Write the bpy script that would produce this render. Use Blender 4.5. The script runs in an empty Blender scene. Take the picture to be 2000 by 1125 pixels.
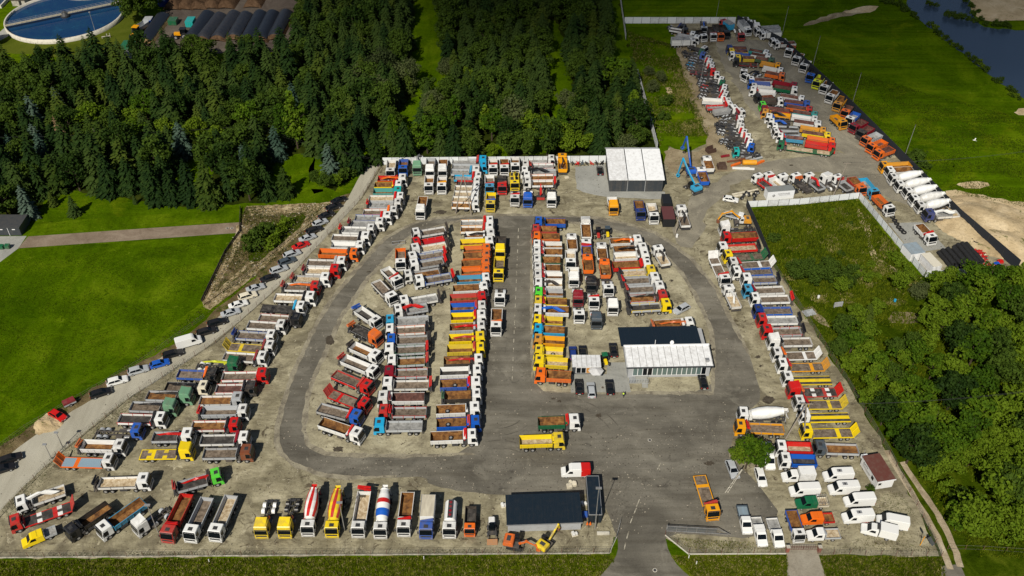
import bpy, bmesh, math, random
import numpy as np
from mathutils import Vector, Matrix
from mathutils.geometry import tessellate_polygon

R = math.radians
random.seed(7)
S = bpy.context.scene
C = S.collection

# ------------------------------------------------------------ camera, sky, sun
H, TH, F = 155.0, R(40.5), 1870.0        # height of the drone, pitch, focal length in photo pixels
cam = bpy.data.objects.new('camera', bpy.data.cameras.new('camera'))
C.objects.link(cam)
cam.location = (0, 0, H)
cam.rotation_euler = (R(90) - TH, 0, 0)
cam.data.sensor_width = 36.0
cam.data.lens = 36.0 * F / 2000.0
cam.data.clip_end = 6000
S.camera = cam

SUN_AZ, SUN_EL = R(22), R(44)            # shadows fall away from the camera and to the right
w = bpy.data.worlds.new('World'); S.world = w; w.use_nodes = True
nt = w.node_tree; nt.nodes.clear()
sky = nt.nodes.new('ShaderNodeTexSky'); sky.sky_type = 'NISHITA'; sky.sun_disc = False
sky.sun_elevation = SUN_EL; sky.sun_rotation = R(180) + SUN_AZ
bg = nt.nodes.new('ShaderNodeBackground'); bg.inputs[1].default_value = 0.05
wo = nt.nodes.new('ShaderNodeOutputWorld')
nt.links.new(sky.outputs[0], bg.inputs[0]); nt.links.new(bg.outputs[0], wo.inputs[0])
sd = bpy.data.lights.new('sun', 'SUN'); sd.energy = 4.9; sd.angle = R(0.5); sd.color = (1.0, 0.94, 0.82)
sun = bpy.data.objects.new('sun', sd); C.objects.link(sun)
sdir = Vector((math.sin(SUN_AZ) * math.cos(SUN_EL), math.cos(SUN_AZ) * math.cos(SUN_EL), -math.sin(SUN_EL)))
sun.rotation_euler = sdir.to_track_quat('-Z', 'Y').to_euler()
sun.location = (-60, -60, 200)
S.view_settings.view_transform = 'Standard'; S.view_settings.look = 'None'
S.view_settings.exposure = 0.0; S.view_settings.gamma = 1.0
S.render.engine = 'CYCLES'
S.cycles.max_bounces = 5; S.cycles.diffuse_bounces = 1; S.cycles.transparent_max_bounces = 8
S.cycles.use_denoising = True

ST, CT = math.sin(TH), math.cos(TH)
def at(px, py, z=0.0):
    """Point of the place at height z that stands at photo position px, py."""
    x, v = (px - 1000) / F, -(py - 562.5) / F
    d = Vector((x, CT + v * ST, -ST + v * CT))
    t = (z - H) / d.z
    return Vector((d.x * t, d.y * t, z))

# ------------------------------------------------------------ helpers
def tag(o, label=None, cat=None, group=None, kind=None):
    if label: o['label'] = label
    if cat: o['category'] = cat
    if group: o['group'] = group
    if kind: o['kind'] = kind
    return o

def obj(name, mesh, parent=None, loc=(0, 0, 0), rot=None, scale=None, mats=None):
    o = bpy.data.objects.new(name, mesh)
    C.objects.link(o)
    o.location = loc
    if rot is not None: o.rotation_euler = rot if hasattr(rot, '__len__') else (0, 0, rot)
    if scale is not None: o.scale = scale if hasattr(scale, '__len__') else (scale,) * 3
    if parent is not None: o.parent = parent
    if mats:
        for i, m in enumerate(mats):
            if m is None or i >= len(o.material_slots): continue
            o.material_slots[i].link = 'OBJECT'; o.material_slots[i].material = m
    return o

def empty(name, loc, rz=0.0):
    o = bpy.data.objects.new(name, None); C.objects.link(o)
    o.empty_display_size = 0.5
    o.location = loc; o.rotation_euler = (0, 0, rz)
    return o

class MB:
    """Collects simple solids into one mesh."""
    def __init__(s): s.v = []; s.f = []; s.m = []
    def add(s, vs, fs, m=0):
        b = len(s.v); s.v += [tuple(p) for p in vs]
        s.f += [tuple(i + b for i in f) for f in fs]; s.m += [m] * len(fs); return s
    def box(s, x0, x1, y0, y1, z0, z1, m=0):
        return s.add([(x0,y0,z0),(x1,y0,z0),(x1,y1,z0),(x0,y1,z0),(x0,y0,z1),(x1,y0,z1),(x1,y1,z1),(x0,y1,z1)],
                     [(0,3,2,1),(4,5,6,7),(0,1,5,4),(1,2,6,5),(2,3,7,6),(3,0,4,7)], m)
    def beam(s, p, q, wd, ht, m=0, up=(0,0,1)):
        p, q = Vector(p), Vector(q); d = (q - p).normalized(); u = Vector(up)
        if abs(d.dot(u)) > .98: u = Vector((1,0,0))
        a = d.cross(u).normalized(); u = a.cross(d).normalized()
        vs = []
        for e in (p, q):
            for i, j in ((-1,-1),(1,-1),(1,1),(-1,1)): vs.append(e + a * (i * wd / 2) + u * (j * ht / 2))
        return s.add(vs, [(0,1,2,3),(7,6,5,4),(0,4,5,1),(1,5,6,2),(2,6,7,3),(3,7,4,0)], m)
    def tube(s, p, q, r0, r1=None, n=8, m=0, caps=True):
        r1 = r0 if r1 is None else r1
        p, q = Vector(p), Vector(q); d = (q - p).normalized(); u = Vector((0,0,1))
        if abs(d.dot(u)) > .98: u = Vector((1,0,0))
        a = d.cross(u).normalized(); u = a.cross(d).normalized()
        vs = []
        for e, r in ((p, r0), (q, r1)):
            for k in range(n):
                t = 2 * math.pi * k / n; vs.append(e + a * (r * math.cos(t)) + u * (r * math.sin(t)))
        fs = [(k, (k+1) % n, n + (k+1) % n, n + k) for k in range(n)]
        fs = [tuple(reversed(f)) for f in fs]
        if caps: fs += [tuple(range(n)), tuple(range(2*n-1, n-1, -1))]
        return s.add(vs, fs, m)
    def lathe(s, prof, n=16, m=0, axis='x', mf=None, cap=True, twist=0.0):
        """prof: (along, radius) pairs."""
        vs = []
        for a, r in prof:
            for k in range(n):
                t = 2 * math.pi * k / n + twist * a
                c, q = r * math.cos(t), r * math.sin(t)
                vs.append((a, c, q) if axis == 'x' else (c, q, a))
        b = len(s.v); s.v += vs
        for i in range(len(prof) - 1):
            for k in range(n):
                s.f.append((b + i*n + k, b + i*n + (k+1) % n, b + (i+1)*n + (k+1) % n, b + (i+1)*n + k))
                s.m.append(mf(i, k) if mf else m)
        if cap:
            s.f.append(tuple(b + k for k in range(n-1, -1, -1))); s.m.append(mf(0, 0) if mf else m)
            s.f.append(tuple(b + (len(prof)-1)*n + k for k in range(n))); s.m.append(mf(len(prof)-2, 0) if mf else m)
        return s
    def prism(s, prof, y0, y1, m=0, taper=None):
        """prof: XZ outline, extruded over y; taper(z) scales the half width."""
        n = len(prof); f = taper or (lambda z: 1.0)
        vs = [(x, y0 * f(z), z) for x, z in prof] + [(x, y1 * f(z), z) for x, z in prof]
        fs = [(k, (k+1) % n, n + (k+1) % n, n + k) for k in range(n)] + [tuple(range(n-1, -1, -1)), tuple(range(n, 2*n))]
        return s.add(vs, fs, m)
    def mesh(s, name, mats=(), bevel=0.0, seg=2, smooth=False):
        me = bpy.data.meshes.new(name)
        me.from_pydata(s.v, [], s.f)
        me.polygons.foreach_set('material_index', s.m)
        for x in mats: me.materials.append(x)
        bm = bmesh.new(); bm.from_mesh(me)
        if bevel:
            es = [e for e in bm.edges if len(e.link_faces) == 2 and e.calc_face_angle(0) > .5]
            bmesh.ops.bevel(bm, geom=es, offset=bevel, segments=seg, affect='EDGES', clamp_overlap=True)
        bmesh.ops.recalc_face_normals(bm, faces=bm.faces)
        bm.to_mesh(me); bm.free()
        if smooth: me.polygons.foreach_set('use_smooth', [True] * len(me.polygons))
        me.update(); return me
    def build(s, name, mats, parent=None, loc=(0,0,0), rot=None, bevel=0.0, smooth=False):
        return obj(name, s.mesh(name, mats, bevel=bevel, smooth=smooth), parent, loc, rot)

def grid_mesh(name, V, Fq, mats=(), mi=None, smooth=False):
    me = bpy.data.meshes.new(name)
    V = np.asarray(V, dtype=np.float32).reshape(-1, 3); Fq = np.asarray(Fq, dtype=np.int32)
    n, k = Fq.shape
    me.vertices.add(len(V)); me.vertices.foreach_set('co', V.ravel())
    me.loops.add(n * k); me.loops.foreach_set('vertex_index', Fq.ravel())
    me.polygons.add(n); me.polygons.foreach_set('loop_start', np.arange(0, n * k, k, dtype=np.int32))
    if mi is not None: me.polygons.foreach_set('material_index', np.asarray(mi, dtype=np.int32))
    if smooth: me.polygons.foreach_set('use_smooth', np.ones(n, dtype=bool))
    for m in mats: me.materials.append(m)
    me.update(calc_edges=True); return me

# ------------------------------------------------------------ materials
def new_mat(name):
    m = bpy.data.materials.new(name); m.use_nodes = True
    t = m.node_tree; b = t.nodes['Principled BSDF']; return m, t, b
def N(t, kind, **kw):
    n = t.nodes.new(kind)
    for k, v in kw.items():
        if k.startswith('i_'): n.inputs[int(k[2:])].default_value = v
        else: setattr(n, k, v)
    return n
def ramp(t, fac, stops, interp='LINEAR'):
    r = t.nodes.new('ShaderNodeValToRGB'); e = r.color_ramp.elements; r.color_ramp.interpolation = interp
    while len(e) < len(stops): e.new(.5)
    for el, (p, c) in zip(e, stops):
        el.position = p; el.color = (c[0], c[1], c[2], 1) if len(c) == 3 else c
    t.links.new(fac, r.inputs[0]); return r.outputs[0]
def mix(t, fac, a, b, mode='MIX'):
    n = t.nodes.new('ShaderNodeMix'); n.data_type = 'RGBA'; n.blend_type = mode
    for i, x in ((0, fac), (6, a), (7, b)):
        if isinstance(x, (int, float)): n.inputs[i].default_value = x
        elif isinstance(x, (tuple, list)): n.inputs[i].default_value = (x[0], x[1], x[2], 1)
        else: t.links.new(x, n.inputs[i])
    return n.outputs[2]
def coords(t, kind='object', scale=(1,1,1), rot=(0,0,0)):
    if kind == 'world':
        g = t.nodes.new('ShaderNodeNewGeometry'); o = g.outputs['Position']
    else:
        g = t.nodes.new('ShaderNodeTexCoord'); o = g.outputs['Object']
    mp = t.nodes.new('ShaderNodeMapping'); mp.inputs['Scale'].default_value = scale; mp.inputs['Rotation'].default_value = rot
    t.links.new(o, mp.inputs[0]); return mp.outputs[0]
def noise(t, vec, scale, detail=4, rough=.6, dist=0.0):
    n = t.nodes.new('ShaderNodeTexNoise'); n.inputs['Scale'].default_value = scale
    n.inputs['Detail'].default_value = detail; n.inputs['Roughness'].default_value = rough
    n.inputs['Distortion'].default_value = dist
    t.links.new(vec, n.inputs['Vector']); return n.outputs[0]
def bump(t, b, h, strength=.5, dist=.1):
    n = t.nodes.new('ShaderNodeBump'); n.inputs['Strength'].default_value = strength; n.inputs['Distance'].default_value = dist
    t.links.new(h, n.inputs['Height']); t.links.new(n.outputs[0], b.inputs['Normal'])
def sc(c, k): return tuple(min(1.0, x * k) for x in c)

def paint(name, col, rough=.38, metal=0.0, dirt=.35, dirtcol=(.16, .13, .10)):
    m, t, b = new_mat(name)
    v = coords(t)
    n1 = noise(t, v, 1.1, 6, .7)
    oi = t.nodes.new('ShaderNodeObjectInfo')
    n2 = t.nodes.new('ShaderNodeMath'); n2.operation = 'MULTIPLY_ADD'; n2.inputs[1].default_value = .35; n2.inputs[2].default_value = -.12
    t.links.new(oi.outputs['Random'], n2.inputs[0])
    ad = t.nodes.new('ShaderNodeMath'); ad.operation = 'ADD'; t.links.new(n1, ad.inputs[0]); t.links.new(n2.outputs[0], ad.inputs[1])
    f = ramp(t, ad.outputs[0], [(.52, (0,0,0)), (.78, (dirt,)*3)])
    bw = t.nodes.new('ShaderNodeRGBToBW'); t.links.new(f, bw.inputs[0])
    t.links.new(mix(t, bw.outputs[0], col, dirtcol), b.inputs['Base Color'])
    b.inputs['Roughness'].default_value = rough; b.inputs['Metallic'].default_value = metal
    return m
def plain(name, col, rough=.6, metal=0.0, spec=None):
    m, t, b = new_mat(name); b.inputs['Base Color'].default_value = (*col, 1)
    b.inputs['Roughness'].default_value = rough; b.inputs['Metallic'].default_value = metal
    if spec is not None: b.inputs['Specular IOR Level'].default_value = spec
    return m

COL = dict(W=(.74,.74,.72), G=(.40,.42,.44), R=(.52,.012,.010), O=(.74,.14,.010), Y=(.80,.58,.008), A=(.74,.32,.006),
           B=(.010,.095,.46), D=(.012,.035,.19), C=(.015,.34,.60), T=(.015,.36,.34), N=(.010,.12,.05), L=(.09,.62,.04),
           S=(.14,.30,.18), M=(.22,.008,.018), K=(.013,.013,.015), X=(.19,.055,.022), H=(.055,.075,.095), J=(.62,.68,.015), E=(.70,.64,.50))
CNAME = dict(W='white', G='grey', R='red', O='orange', Y='yellow', A='amber', B='blue', D='navy', C='sky-blue', T='teal', N='dark-green',
             L='lime-green', S='sage-green', M='maroon', K='black', X='brown', H='slate-grey', J='lime-yellow', E='cream')
P = {k: paint('paint_' + CNAME[k].replace('-', '_'), c, dirt=.34 if k in 'W' else .42) for k, c in COL.items()}
CARP = {k: paint('car_paint_' + CNAME[k].replace('-', '_'), c, .22, dirt=.06) for k, c in COL.items()}
BLACK = plain('black_rubber', (.012, .012, .013), .75)
STEEL = paint('dark_steel', (.045, .045, .048), .6, dirt=.6)
ALU = paint('bare_metal', (.5, .5, .5), .4, .6, .5)
RIM = plain('wheel_rim', (.42, .42, .42), .45, .4)
GLASS = plain('dark_glass', (.004, .006, .008), .12, 0, .25)
GREYP = paint('grey_plastic', (.03, .031, .033), .6, dirt=.15)
def load_mat(name, a, b_, c, sc_=1.0, planks=False):
    m, t, b = new_mat(name); v = coords(t, 'world')
    oi = t.nodes.new('ShaderNodeObjectInfo')
    n1 = noise(t, v, .9 * sc_, 6, .62, .6)
    col = ramp(t, n1, [(.36, a), (.5, b_), (.66, c)])
    col = mix(t, .35, col, mix(t, oi.outputs['Random'], (.55,.55,.55), (1.25,1.2,1.15)), 'MULTIPLY')
    if planks:
        wv = t.nodes.new('ShaderNodeTexWave'); wv.bands_direction = 'Y'; wv.inputs['Scale'].default_value = 1.6
        wv.inputs['Distortion'].default_value = .8; t.links.new(coords(t), wv.inputs[0])
        bb = ramp(t, wv.outputs[1], [(.0, (.45,.45,.45)), (.25, (1,1,1))])
        col = mix(t, .8, col, bb, 'MULTIPLY')
    t.links.new(col, b.inputs['Base Color']); b.inputs['Roughness'].default_value = .85
    bump(t, b, n1, .5, .05)
    return m
FL = dict(r=load_mat('rusty_load_floor', (.075,.030,.008), (.185,.078,.018), (.30,.155,.045)),
          w=load_mat('worn_wood_floor', (.085,.064,.045), (.165,.125,.09), (.26,.21,.16), 1.4, True),
          g=load_mat('grey_steel_floor', (.16,.16,.155), (.26,.26,.25), (.38,.38,.37), 1.2),
          k=load_mat('dark_floor', (.02,.018,.017), (.045,.04,.036), (.10,.09,.08)),
          s=load_mat('sandy_floor', (.28,.20,.11), (.42,.33,.21), (.58,.50,.37), 1.6),
          m=load_mat('maroon_floor', (.06,.025,.02), (.11,.045,.035), (.18,.09,.07)),
          R=paint('red_tarpaulin', (.42,.008,.015), .7), b=paint('steel_blue_floor', (.22,.31,.38), .6))
# ------------------------------------------------------------ ground materials
def ground_mat(name, stops, scale=.12, fine=1.6, fine_amt=.35, patches=None, bump_s=.6, bump_scale=3.0, rough=.95, dist=1.0, spots=None, spec=0.0, streak=None):
    m, t, b = new_mat(name); v = coords(t, 'world')
    n1 = noise(t, v, scale, 8, .62, dist)
    col = ramp(t, n1, stops)
    n2 = noise(t, v, fine, 6, .7)
    col = mix(t, fine_amt, col, ramp(t, n2, [(.3, (.35,.35,.35)), (.5, (1,1,1)), (.72, (1.0,1.0,1.0))]), 'MULTIPLY')
    if patches:
        for (s_, lo, hi, c) in patches:
            n3 = noise(t, v, s_, 6, .68, 1.5)
            f = ramp(t, n3, [(lo, (0,0,0)), (hi, (1,1,1))])
            bw = t.nodes.new('ShaderNodeRGBToBW'); t.links.new(f, bw.inputs[0])
            col = mix(t, bw.outputs[0], col, c)
    if streak:
        for (rot, sc_, amt) in streak:
            v2 = coords(t, 'world', sc_, (0, 0, rot)); n5 = noise(t, v2, 1.0, 5, .65, .4)
            col = mix(t, amt, col, ramp(t, n5, [(.34, (.62,.60,.56)), (.5, (1,1,1)), (.66, (1.22,1.22,1.2))]), 'MULTIPLY')
    t.links.new(col, b.inputs['Base Color']); b.inputs['Roughness'].default_value = rough
    b.inputs['Specular IOR Level'].default_value = spec
    n4 = noise(t, v, bump_scale, 5, .7)
    bump(t, b, n4, bump_s, .25)
    return m
M_grass = ground_mat('meadow_grass', [(.30, (.026,.056,.0008)), (.50, (.058,.108,.0014)), (.70, (.112,.168,.004))], .035, .9, .6,
                     [(.05, .54, .76, (.118,.152,.004)), (.30, .59, .73, (.030,.062,.001)), (.8, .60, .72, (.115,.155,.010)), (.33, .75, .80, (.17,.15,.04))], 1.0, 1.6, streak=[(.75, (.02,.5,1), .6), (.75, (.05,2.0,1), .3)])
M_lawn = ground_mat('mown_lawn', [(.30, (.030,.064,.0008)), (.52, (.060,.110,.0013)), (.70, (.108,.164,.004))], .07, 1.1, .6,
                    [(.30, .57, .70, (.036,.072,.001)), (.7, .60, .72, (.118,.162,.010)), (.2, .70, .76, (.125,.140,.012)), (.42, .745, .775, (.25,.21,.09))], 1.0, 1.8, streak=[(.1, (.5,.10,1), .45)])
M_verge = ground_mat('dry_verge', [(.30, (.050,.076,.002)), (.5, (.095,.125,.004)), (.68, (.17,.165,.03))], .22, 1.6, .45,
                     [(.10, .50, .72, (.055,.095,.002))], 1.0, 3.0)
M_wild = ground_mat('overgrown_ground', [(.32, (.016,.030,.001)), (.5, (.036,.060,.002)), (.68, (.075,.100,.006))], .16, 1.2, .6,
                    [(.26, .68, .78, (.27,.21,.09))], 1.0, 2.2)
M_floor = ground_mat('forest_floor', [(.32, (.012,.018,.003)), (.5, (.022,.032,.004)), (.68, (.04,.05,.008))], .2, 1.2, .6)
M_gravel = ground_mat('compacted_gravel', [(.30, (.150,.132,.088)), (.44, (.240,.214,.142)), (.58, (.335,.302,.205)), (.74, (.44,.40,.285))], .15, 2.6, .5,
                      [(.075, .50, .62, (.165,.145,.100)), (.24, .585, .65, (.100,.083,.056)), (.42, .625, .67, (.42,.385,.275)), (.33, .68, .75, (.105,.110,.030)), (.62, .63, .69, (.112,.092,.062)), (1.4, .69, .73, (.070,.056,.036))], .5, 1.4, dist=.9, streak=[(.3, (.25,.7,1), .6), (-.9, (.2,.9,1), .4)])
M_island = ground_mat('dusty_island_gravel', [(.30, (.185,.165,.112)), (.44, (.290,.260,.178)), (.58, (.385,.350,.240)), (.74, (.47,.43,.31))], .15, 2.6, .5,
                      [(.09, .54, .66, (.195,.172,.120)), (.24, .60, .66, (.115,.096,.066)), (.42, .64, .68, (.44,.40,.29)), (.62, .64, .69, (.122,.100,.068)), (1.4, .69, .73, (.075,.060,.038))], .5, 1.4, dist=.9, streak=[(.3, (.25,.7,1), .5)])
M_asphalt = ground_mat('dusty_asphalt', [(.30, (.100,.092,.076)), (.5, (.152,.140,.115)), (.70, (.215,.199,.163))], .07, 2.8, .35,
                       [(.10, .56, .76, (.235,.218,.178)), (.26, .60, .72, (.082,.075,.064)), (.5, .66, .71, (.225,.208,.168)), (1.3, .73, .78, (.062,.050,.038))], .35, 6.0, .9, streak=[(.2, (.05,.5,1), .45), (-.6, (.06,.6,1), .35)])
M_road = ground_mat('pale_road', [(.30, (.32,.298,.235)), (.5, (.375,.352,.283)), (.7, (.42,.397,.325))], .06, 2.6, .15,
                    [(.3, .68, .8, (.27,.24,.175))], .3, 6.0, streak=[(-.72, (.6,.04,1), .25)])
M_track = ground_mat('worn_track', [(.30, (.165,.150,.118)), (.5, (.225,.205,.160)), (.7, (.33,.30,.23))], .10, 2.4, .4,
                    [(.3, .64, .76, (.36,.33,.25)), (.6, .68, .74, (.10,.085,.065))], .5, 4.0)
M_dirt = ground_mat('bare_dirt', [(.30, (.155,.120,.075)), (.5, (.27,.215,.135)), (.7, (.40,.335,.22))], .12, 1.8, .5,
                    [(.3, .60, .72, (.060,.078,.008)), (.5, .66, .74, (.09,.066,.042))], .9, 3.0)
M_sand = ground_mat('dry_sand', [(.30, (.34,.255,.145)), (.5, (.50,.39,.235)), (.7, (.64,.52,.34))], .12, 1.3, .4,
                    [(.17, .60, .68, (.07,.090,.008)), (.5, .63, .70, (.24,.18,.10))], 1.0, 1.2)
M_concrete = ground_mat('pale_concrete', [(.3, (.235,.235,.215)), (.5, (.30,.30,.275)), (.7, (.36,.36,.33))], .12, 2.0, .3,
                        [(.5, .68, .76, (.14,.135,.12))], .3, 5.0)
M_dry = ground_mat('dry_brush', [(.30, (.075,.055,.028)), (.5, (.150,.112,.058)), (.7, (.25,.195,.105))], .3, 2.4, .6,
                   [(.13, .52, .66, (.045,.066,.006)), (.4, .62, .70, (.055,.040,.022))], 1.0, 3.5)
M_pave = ground_mat('brown_paving', [(.3, (.165,.125,.090)), (.5, (.225,.175,.130)), (.7, (.28,.225,.17))], .2, 2.0, .35, None, .4, 5.0)
M_compost = ground_mat('dark_yard', [(.3, (.065,.052,.042)), (.5, (.105,.085,.070)), (.7, (.15,.125,.10))], .1, 1.5, .4, None, .5, 4.0)
def water_mat(name, col, rough=.10, murk=None):
    m, t, b = new_mat(name); v = coords(t, 'world')
    n = noise(t, v, .9, 4, .6); t.links.new(mix(t, 0, col, col) if not murk else ramp(t, noise(t, v, .16, 6, .7, 1.5), [(.42, col), (.62, murk), (.72, sc(murk, 1.7))]), b.inputs['Base Color'])
    b.inputs['Roughness'].default_value = rough; bump(t, b, n, .12, .05); return m
M_river = water_mat('river_water', (.030, .050, .085), .22)
M_basin = water_mat('basin_water', (.002, .028, .095), .14, (.005, .042, .10))

# ------------------------------------------------------------ ground sheets
def px_poly(pts, z=0.0): return [at(x, y, 0.0) for x, y in pts]
def smooth_loop(P_, it=2):
    for _ in range(it):
        Q = []
        for i in range(len(P_)):
            a, b = P_[i], P_[(i + 1) % len(P_)]
            Q += [a * .75 + b * .25, a * .25 + b * .75]
        P_ = Q
    return P_
def rough_loop(P_, step=2.0, amp=.5, seed=1):
    rnd = random.Random(seed); Q = []
    for i in range(len(P_)):
        a, b = P_[i], P_[(i + 1) % len(P_)]
        n = max(1, int((b - a).length / step))
        for k in range(n):
            Q.append(a.lerp(b, k / n) + Vector((rnd.uniform(-amp, amp), rnd.uniform(-amp, amp), 0)))
    return Q
def sheet(name, pts, z, mat, smooth=0, rough=0.0, step=2.0, kind='structure', world=False):
    L = [Vector(p) for p in pts] if world else px_poly(pts)
    if smooth: L = smooth_loop(L, smooth)
    if rough: L = rough_loop(L, step, rough, len(name) * 7 + int(abs(L[0].x)))
    tris = tessellate_polygon([[Vector((p.x, p.y, 0)) for p in L]])
    me = bpy.data.meshes.new(name)
    me.from_pydata([(p.x, p.y, z) for p in L], [], [tuple(t) for t in tris])
    me.materials.append(mat)
    bm = bmesh.new(); bm.from_mesh(me)
    for f in bm.faces:
        f.normal_update()
        if f.normal.z < 0: f.normal_flip()
    bm.to_mesh(me); bm.free(); me.update()
    return tag(obj(name, me), kind=kind)

def stroke(pts, half):
    L = [at(x, y) for x, y in pts]; A, B = [], []
    for i in range(len(L)):
        d = (L[min(i + 1, len(L) - 1)] - L[max(i - 1, 0)]).normalized(); q = Vector((-d.y, d.x, 0)) * half
        A.append(L[i] + q); B.append(L[i] - q)
    return A + B[::-1]

gm = bpy.data.meshes.new('ground')
gm.from_pydata([(-2500, -600, 0), (2500, -600, 0), (2500, 4000, 0), (-2500, 4000, 0)], [], [(0, 1, 2, 3)])
gm.materials.append(M_grass); tag(obj('ground', gm), kind='structure')

YARD = [(-60,1092),(600,1086),(1190,1081),(1202,1050),(1260,1045),(1300,1052),(1345,1083),(1535,1082),(1838,1087),(1790,985),(1735,885),(1655,745),(1600,660),
        (1548,575),(1500,500),(1462,395),(1675,385),(1738,462),(1803,538),(1985,526),(1880,425),(1745,300),(1640,190),(1530,88),(1440,40),(1308,40),(1322,95),
        (1345,160),(1372,235),(1392,275),(1340,300),(1305,286),(1298,322),(1290,318),(1185,318),(742,318),(696,388),(552,536),(405,658),(232,770),(82,882),(-40,985),(-90,1030)]
sheet('gravel_yard', YARD, .012, M_gravel, rough=.35, step=2.5)
sheet('dirt_strip', [(1318,90),(1345,85),(1372,130),(1392,190),(1425,245),(1440,300),(1470,330),(1330,345),(1296,330),(1300,285),(1352,300),(1390,280),(1362,228),(1340,180),(1332,130)], .022, M_dirt, 1, .5)
ASPH = [(1000,420),(930,421),(859,426),(820,432),(786,446),(756,464),(737,480),(700,522),(656,574),(625,620),(603,663),(585,700),(570,735),(552,790),(541,835),
        (539,865),(547,885),(572,907),(625,927),(675,935),(775,932),(832,931),(838,948),(930,965),(1060,968),(1135,960),(1180,985),(1198,1030),(1206,1050),(1207,1080),(1190,1105),(1155,1140),
        (1365,1140),(1325,1108),(1306,1080),(1298,1042),(1400,1046),(1470,1054),(1528,1012),(1490,955),(1440,905),(1420,888),(1432,862),(1436,815),(1484,788),(1486,770),(1482,752),(1466,698),
        (1440,646),(1416,603),(1400,566),(1380,540),(1350,506),(1316,478),(1280,455),(1220,436),(1170,426),(1100,422)]
sheet('asphalt_road', ASPH, .030, M_asphalt, 1, .12, 1.5)
sheet('west_island', [(958,430),(900,431),(870,438),(802,462),(770,488),(752,510),(720,542),(667,619),(635,689),(620,720),(601,773),(594,840),(603,868),(636,887),(710,890),(800,891),(928,886),(938,800),(948,650),(956,500)], .044, M_island, 1, .3)
sheet('east_island', [(1040,440),(1060,433),(1108,434),(1160,440),(1220,456),(1258,474),(1300,502),(1330,532),(1354,570),(1374,610),(1390,644),(1393,700),(1392,768),(1232,767),(1115,768),(1066,766),(1048,752),(1041,735),(1039,600)], .044, M_island, 1, .25)
sheet('office_pavement', [(1115,731),(1185,731),(1186,708),(1221,708),(1232,766),(1115,767)], .058, M_concrete)
sheet('hall_slab', [(1123,326),(1182,320),(1190,374),(1298,374),(1303,390),(1180,384),(1140,376),(1126,368)], .024, M_concrete, 0, .15)
sheet('gravel_track', [(1312,455),(1335,415),(1362,375),(1405,345),(1455,325),(1530,312),(1620,296),(1665,300),(1560,275),(1500,250),(1470,215),(1425,150),(1398,100),(1405,70),(1520,82),(1600,160),(1700,280),(1745,330),(1840,430),(1700,372),(1660,345),(1560,335),(1480,345),(1430,362),(1392,400),(1372,440),(1362,470),(1340,490)], .022, M_track, 1, .9)
sheet('concrete_slab', [(1735,436),(1800,434),(1848,485),(1800,492),(1770,480)], .024, M_concrete)
ROADL = [(748,314),(724,352),(704,390),(644,455),(574,530),(500,600),(420,667),(334,728),(250,777),(160,848),(60,936),(0,998),(-80,1075),(-80,985),(0,905),(50,862),(125,814),(200,767),(260,727),(330,692),(400,642),(470,582),(540,527),(600,472),(650,427),(682,385),(702,342),(728,312)]
sheet('verge_strip', [(682,375),(640,395),(570,470),(500,540),(430,600),(360,660),(280,705),(200,748),(120,795),(40,845),(-80,930),(-80,1010),(50,900),(250,760),(420,640),(560,520),(660,430),(700,385)], .012, M_dry, 1, .5)
sheet('access_road', ROADL, .026, M_road, 1, .15)
sheet('sand_patch', [(66,832),(80,812),(118,800),(128,818),(100,838),(72,852)], .040, M_sand, 1, .3)
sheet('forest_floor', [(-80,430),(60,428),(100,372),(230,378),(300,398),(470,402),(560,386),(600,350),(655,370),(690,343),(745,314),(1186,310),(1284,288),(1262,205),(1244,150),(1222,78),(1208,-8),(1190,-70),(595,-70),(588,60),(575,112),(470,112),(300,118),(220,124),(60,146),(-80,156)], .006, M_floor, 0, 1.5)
GLADE_PX = [[(805,195),(798,60),(805,-40),(852,-40),(866,60),(884,178),(850,195)], [(1062,235),(1068,40),(1094,40),(1130,228),(1100,245)], [(335,388),(345,320),(398,284),(415,290),(412,385)], [(560,405),(590,366),(665,376),(640,408)],
            [(770,285),(775,205),(832,183),(842,278)], [(1030,302),(1032,237),(1085,213),(1092,300)], [(938,318),(936,285),(990,282),(990,318)], [(690,308),(715,278),(756,280),(748,310)], [(600,378),(606,320),(642,283),(642,372)],
            [(1140,262),(1150,205),(1194,178),(1204,255)], [(515,385),(520,322),(600,296),(622,316),(600,378)], [(1190,170),(1188,0),(1212,0),(1226,90),(1242,150)], [(62,430),(105,370),(165,378),(200,398),(300,404),(300,425)]]
for g_ in GLADE_PX[:-1]:
    sheet('glade_grass', g_, .018, M_lawn, 1, .8)
sheet('dry_basin', [(478,405),(652,396),(600,450),(520,525),(400,598),(392,590),(440,490),(468,455)], .016, M_dry, 0, .3)
M_stone = ground_mat('stone_bank', [(.34, (.13,.095,.05)), (.5, (.34,.265,.15)), (.66, (.52,.43,.27))], .55, 2.5, .5, [(.9, .62, .70, (.09,.065,.035))], 1.0, 2.5)
sheet('stone_bank', [(480,403),(652,395),(640,406),(560,410),(486,415)], .030, M_stone, 0, .25, 1.0)
sheet('stone_bank', [(484,417),(612,405),(616,412),(490,424)], .032, M_stone, 0, .2, 1.0)
sheet('stone_bank', [(612,404),(622,402),(596,428),(588,424)], .034, M_stone, 0, .2, 1.0)
sheet('stone_bank', stroke([(640,405),(560,470),(480,545),(404,602)], 1.1), .034, M_stone, 0, .2, 1.0, world=True)
sheet('stone_bank', stroke([(625,404),(545,468),(470,530),(420,575)], .5), .036, M_stone, 0, .15, 1.0, world=True)
sheet('stone_bank', stroke([(468,440),(462,480),(440,520),(405,590)], .8), .034, M_stone, 0, .2, 1.0, world=True)
sheet('basin_green', [(505,455),(560,430),(598,415),(590,440),(540,485),(490,520),(480,500)], .038, M_wild, 1, .6)
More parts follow.
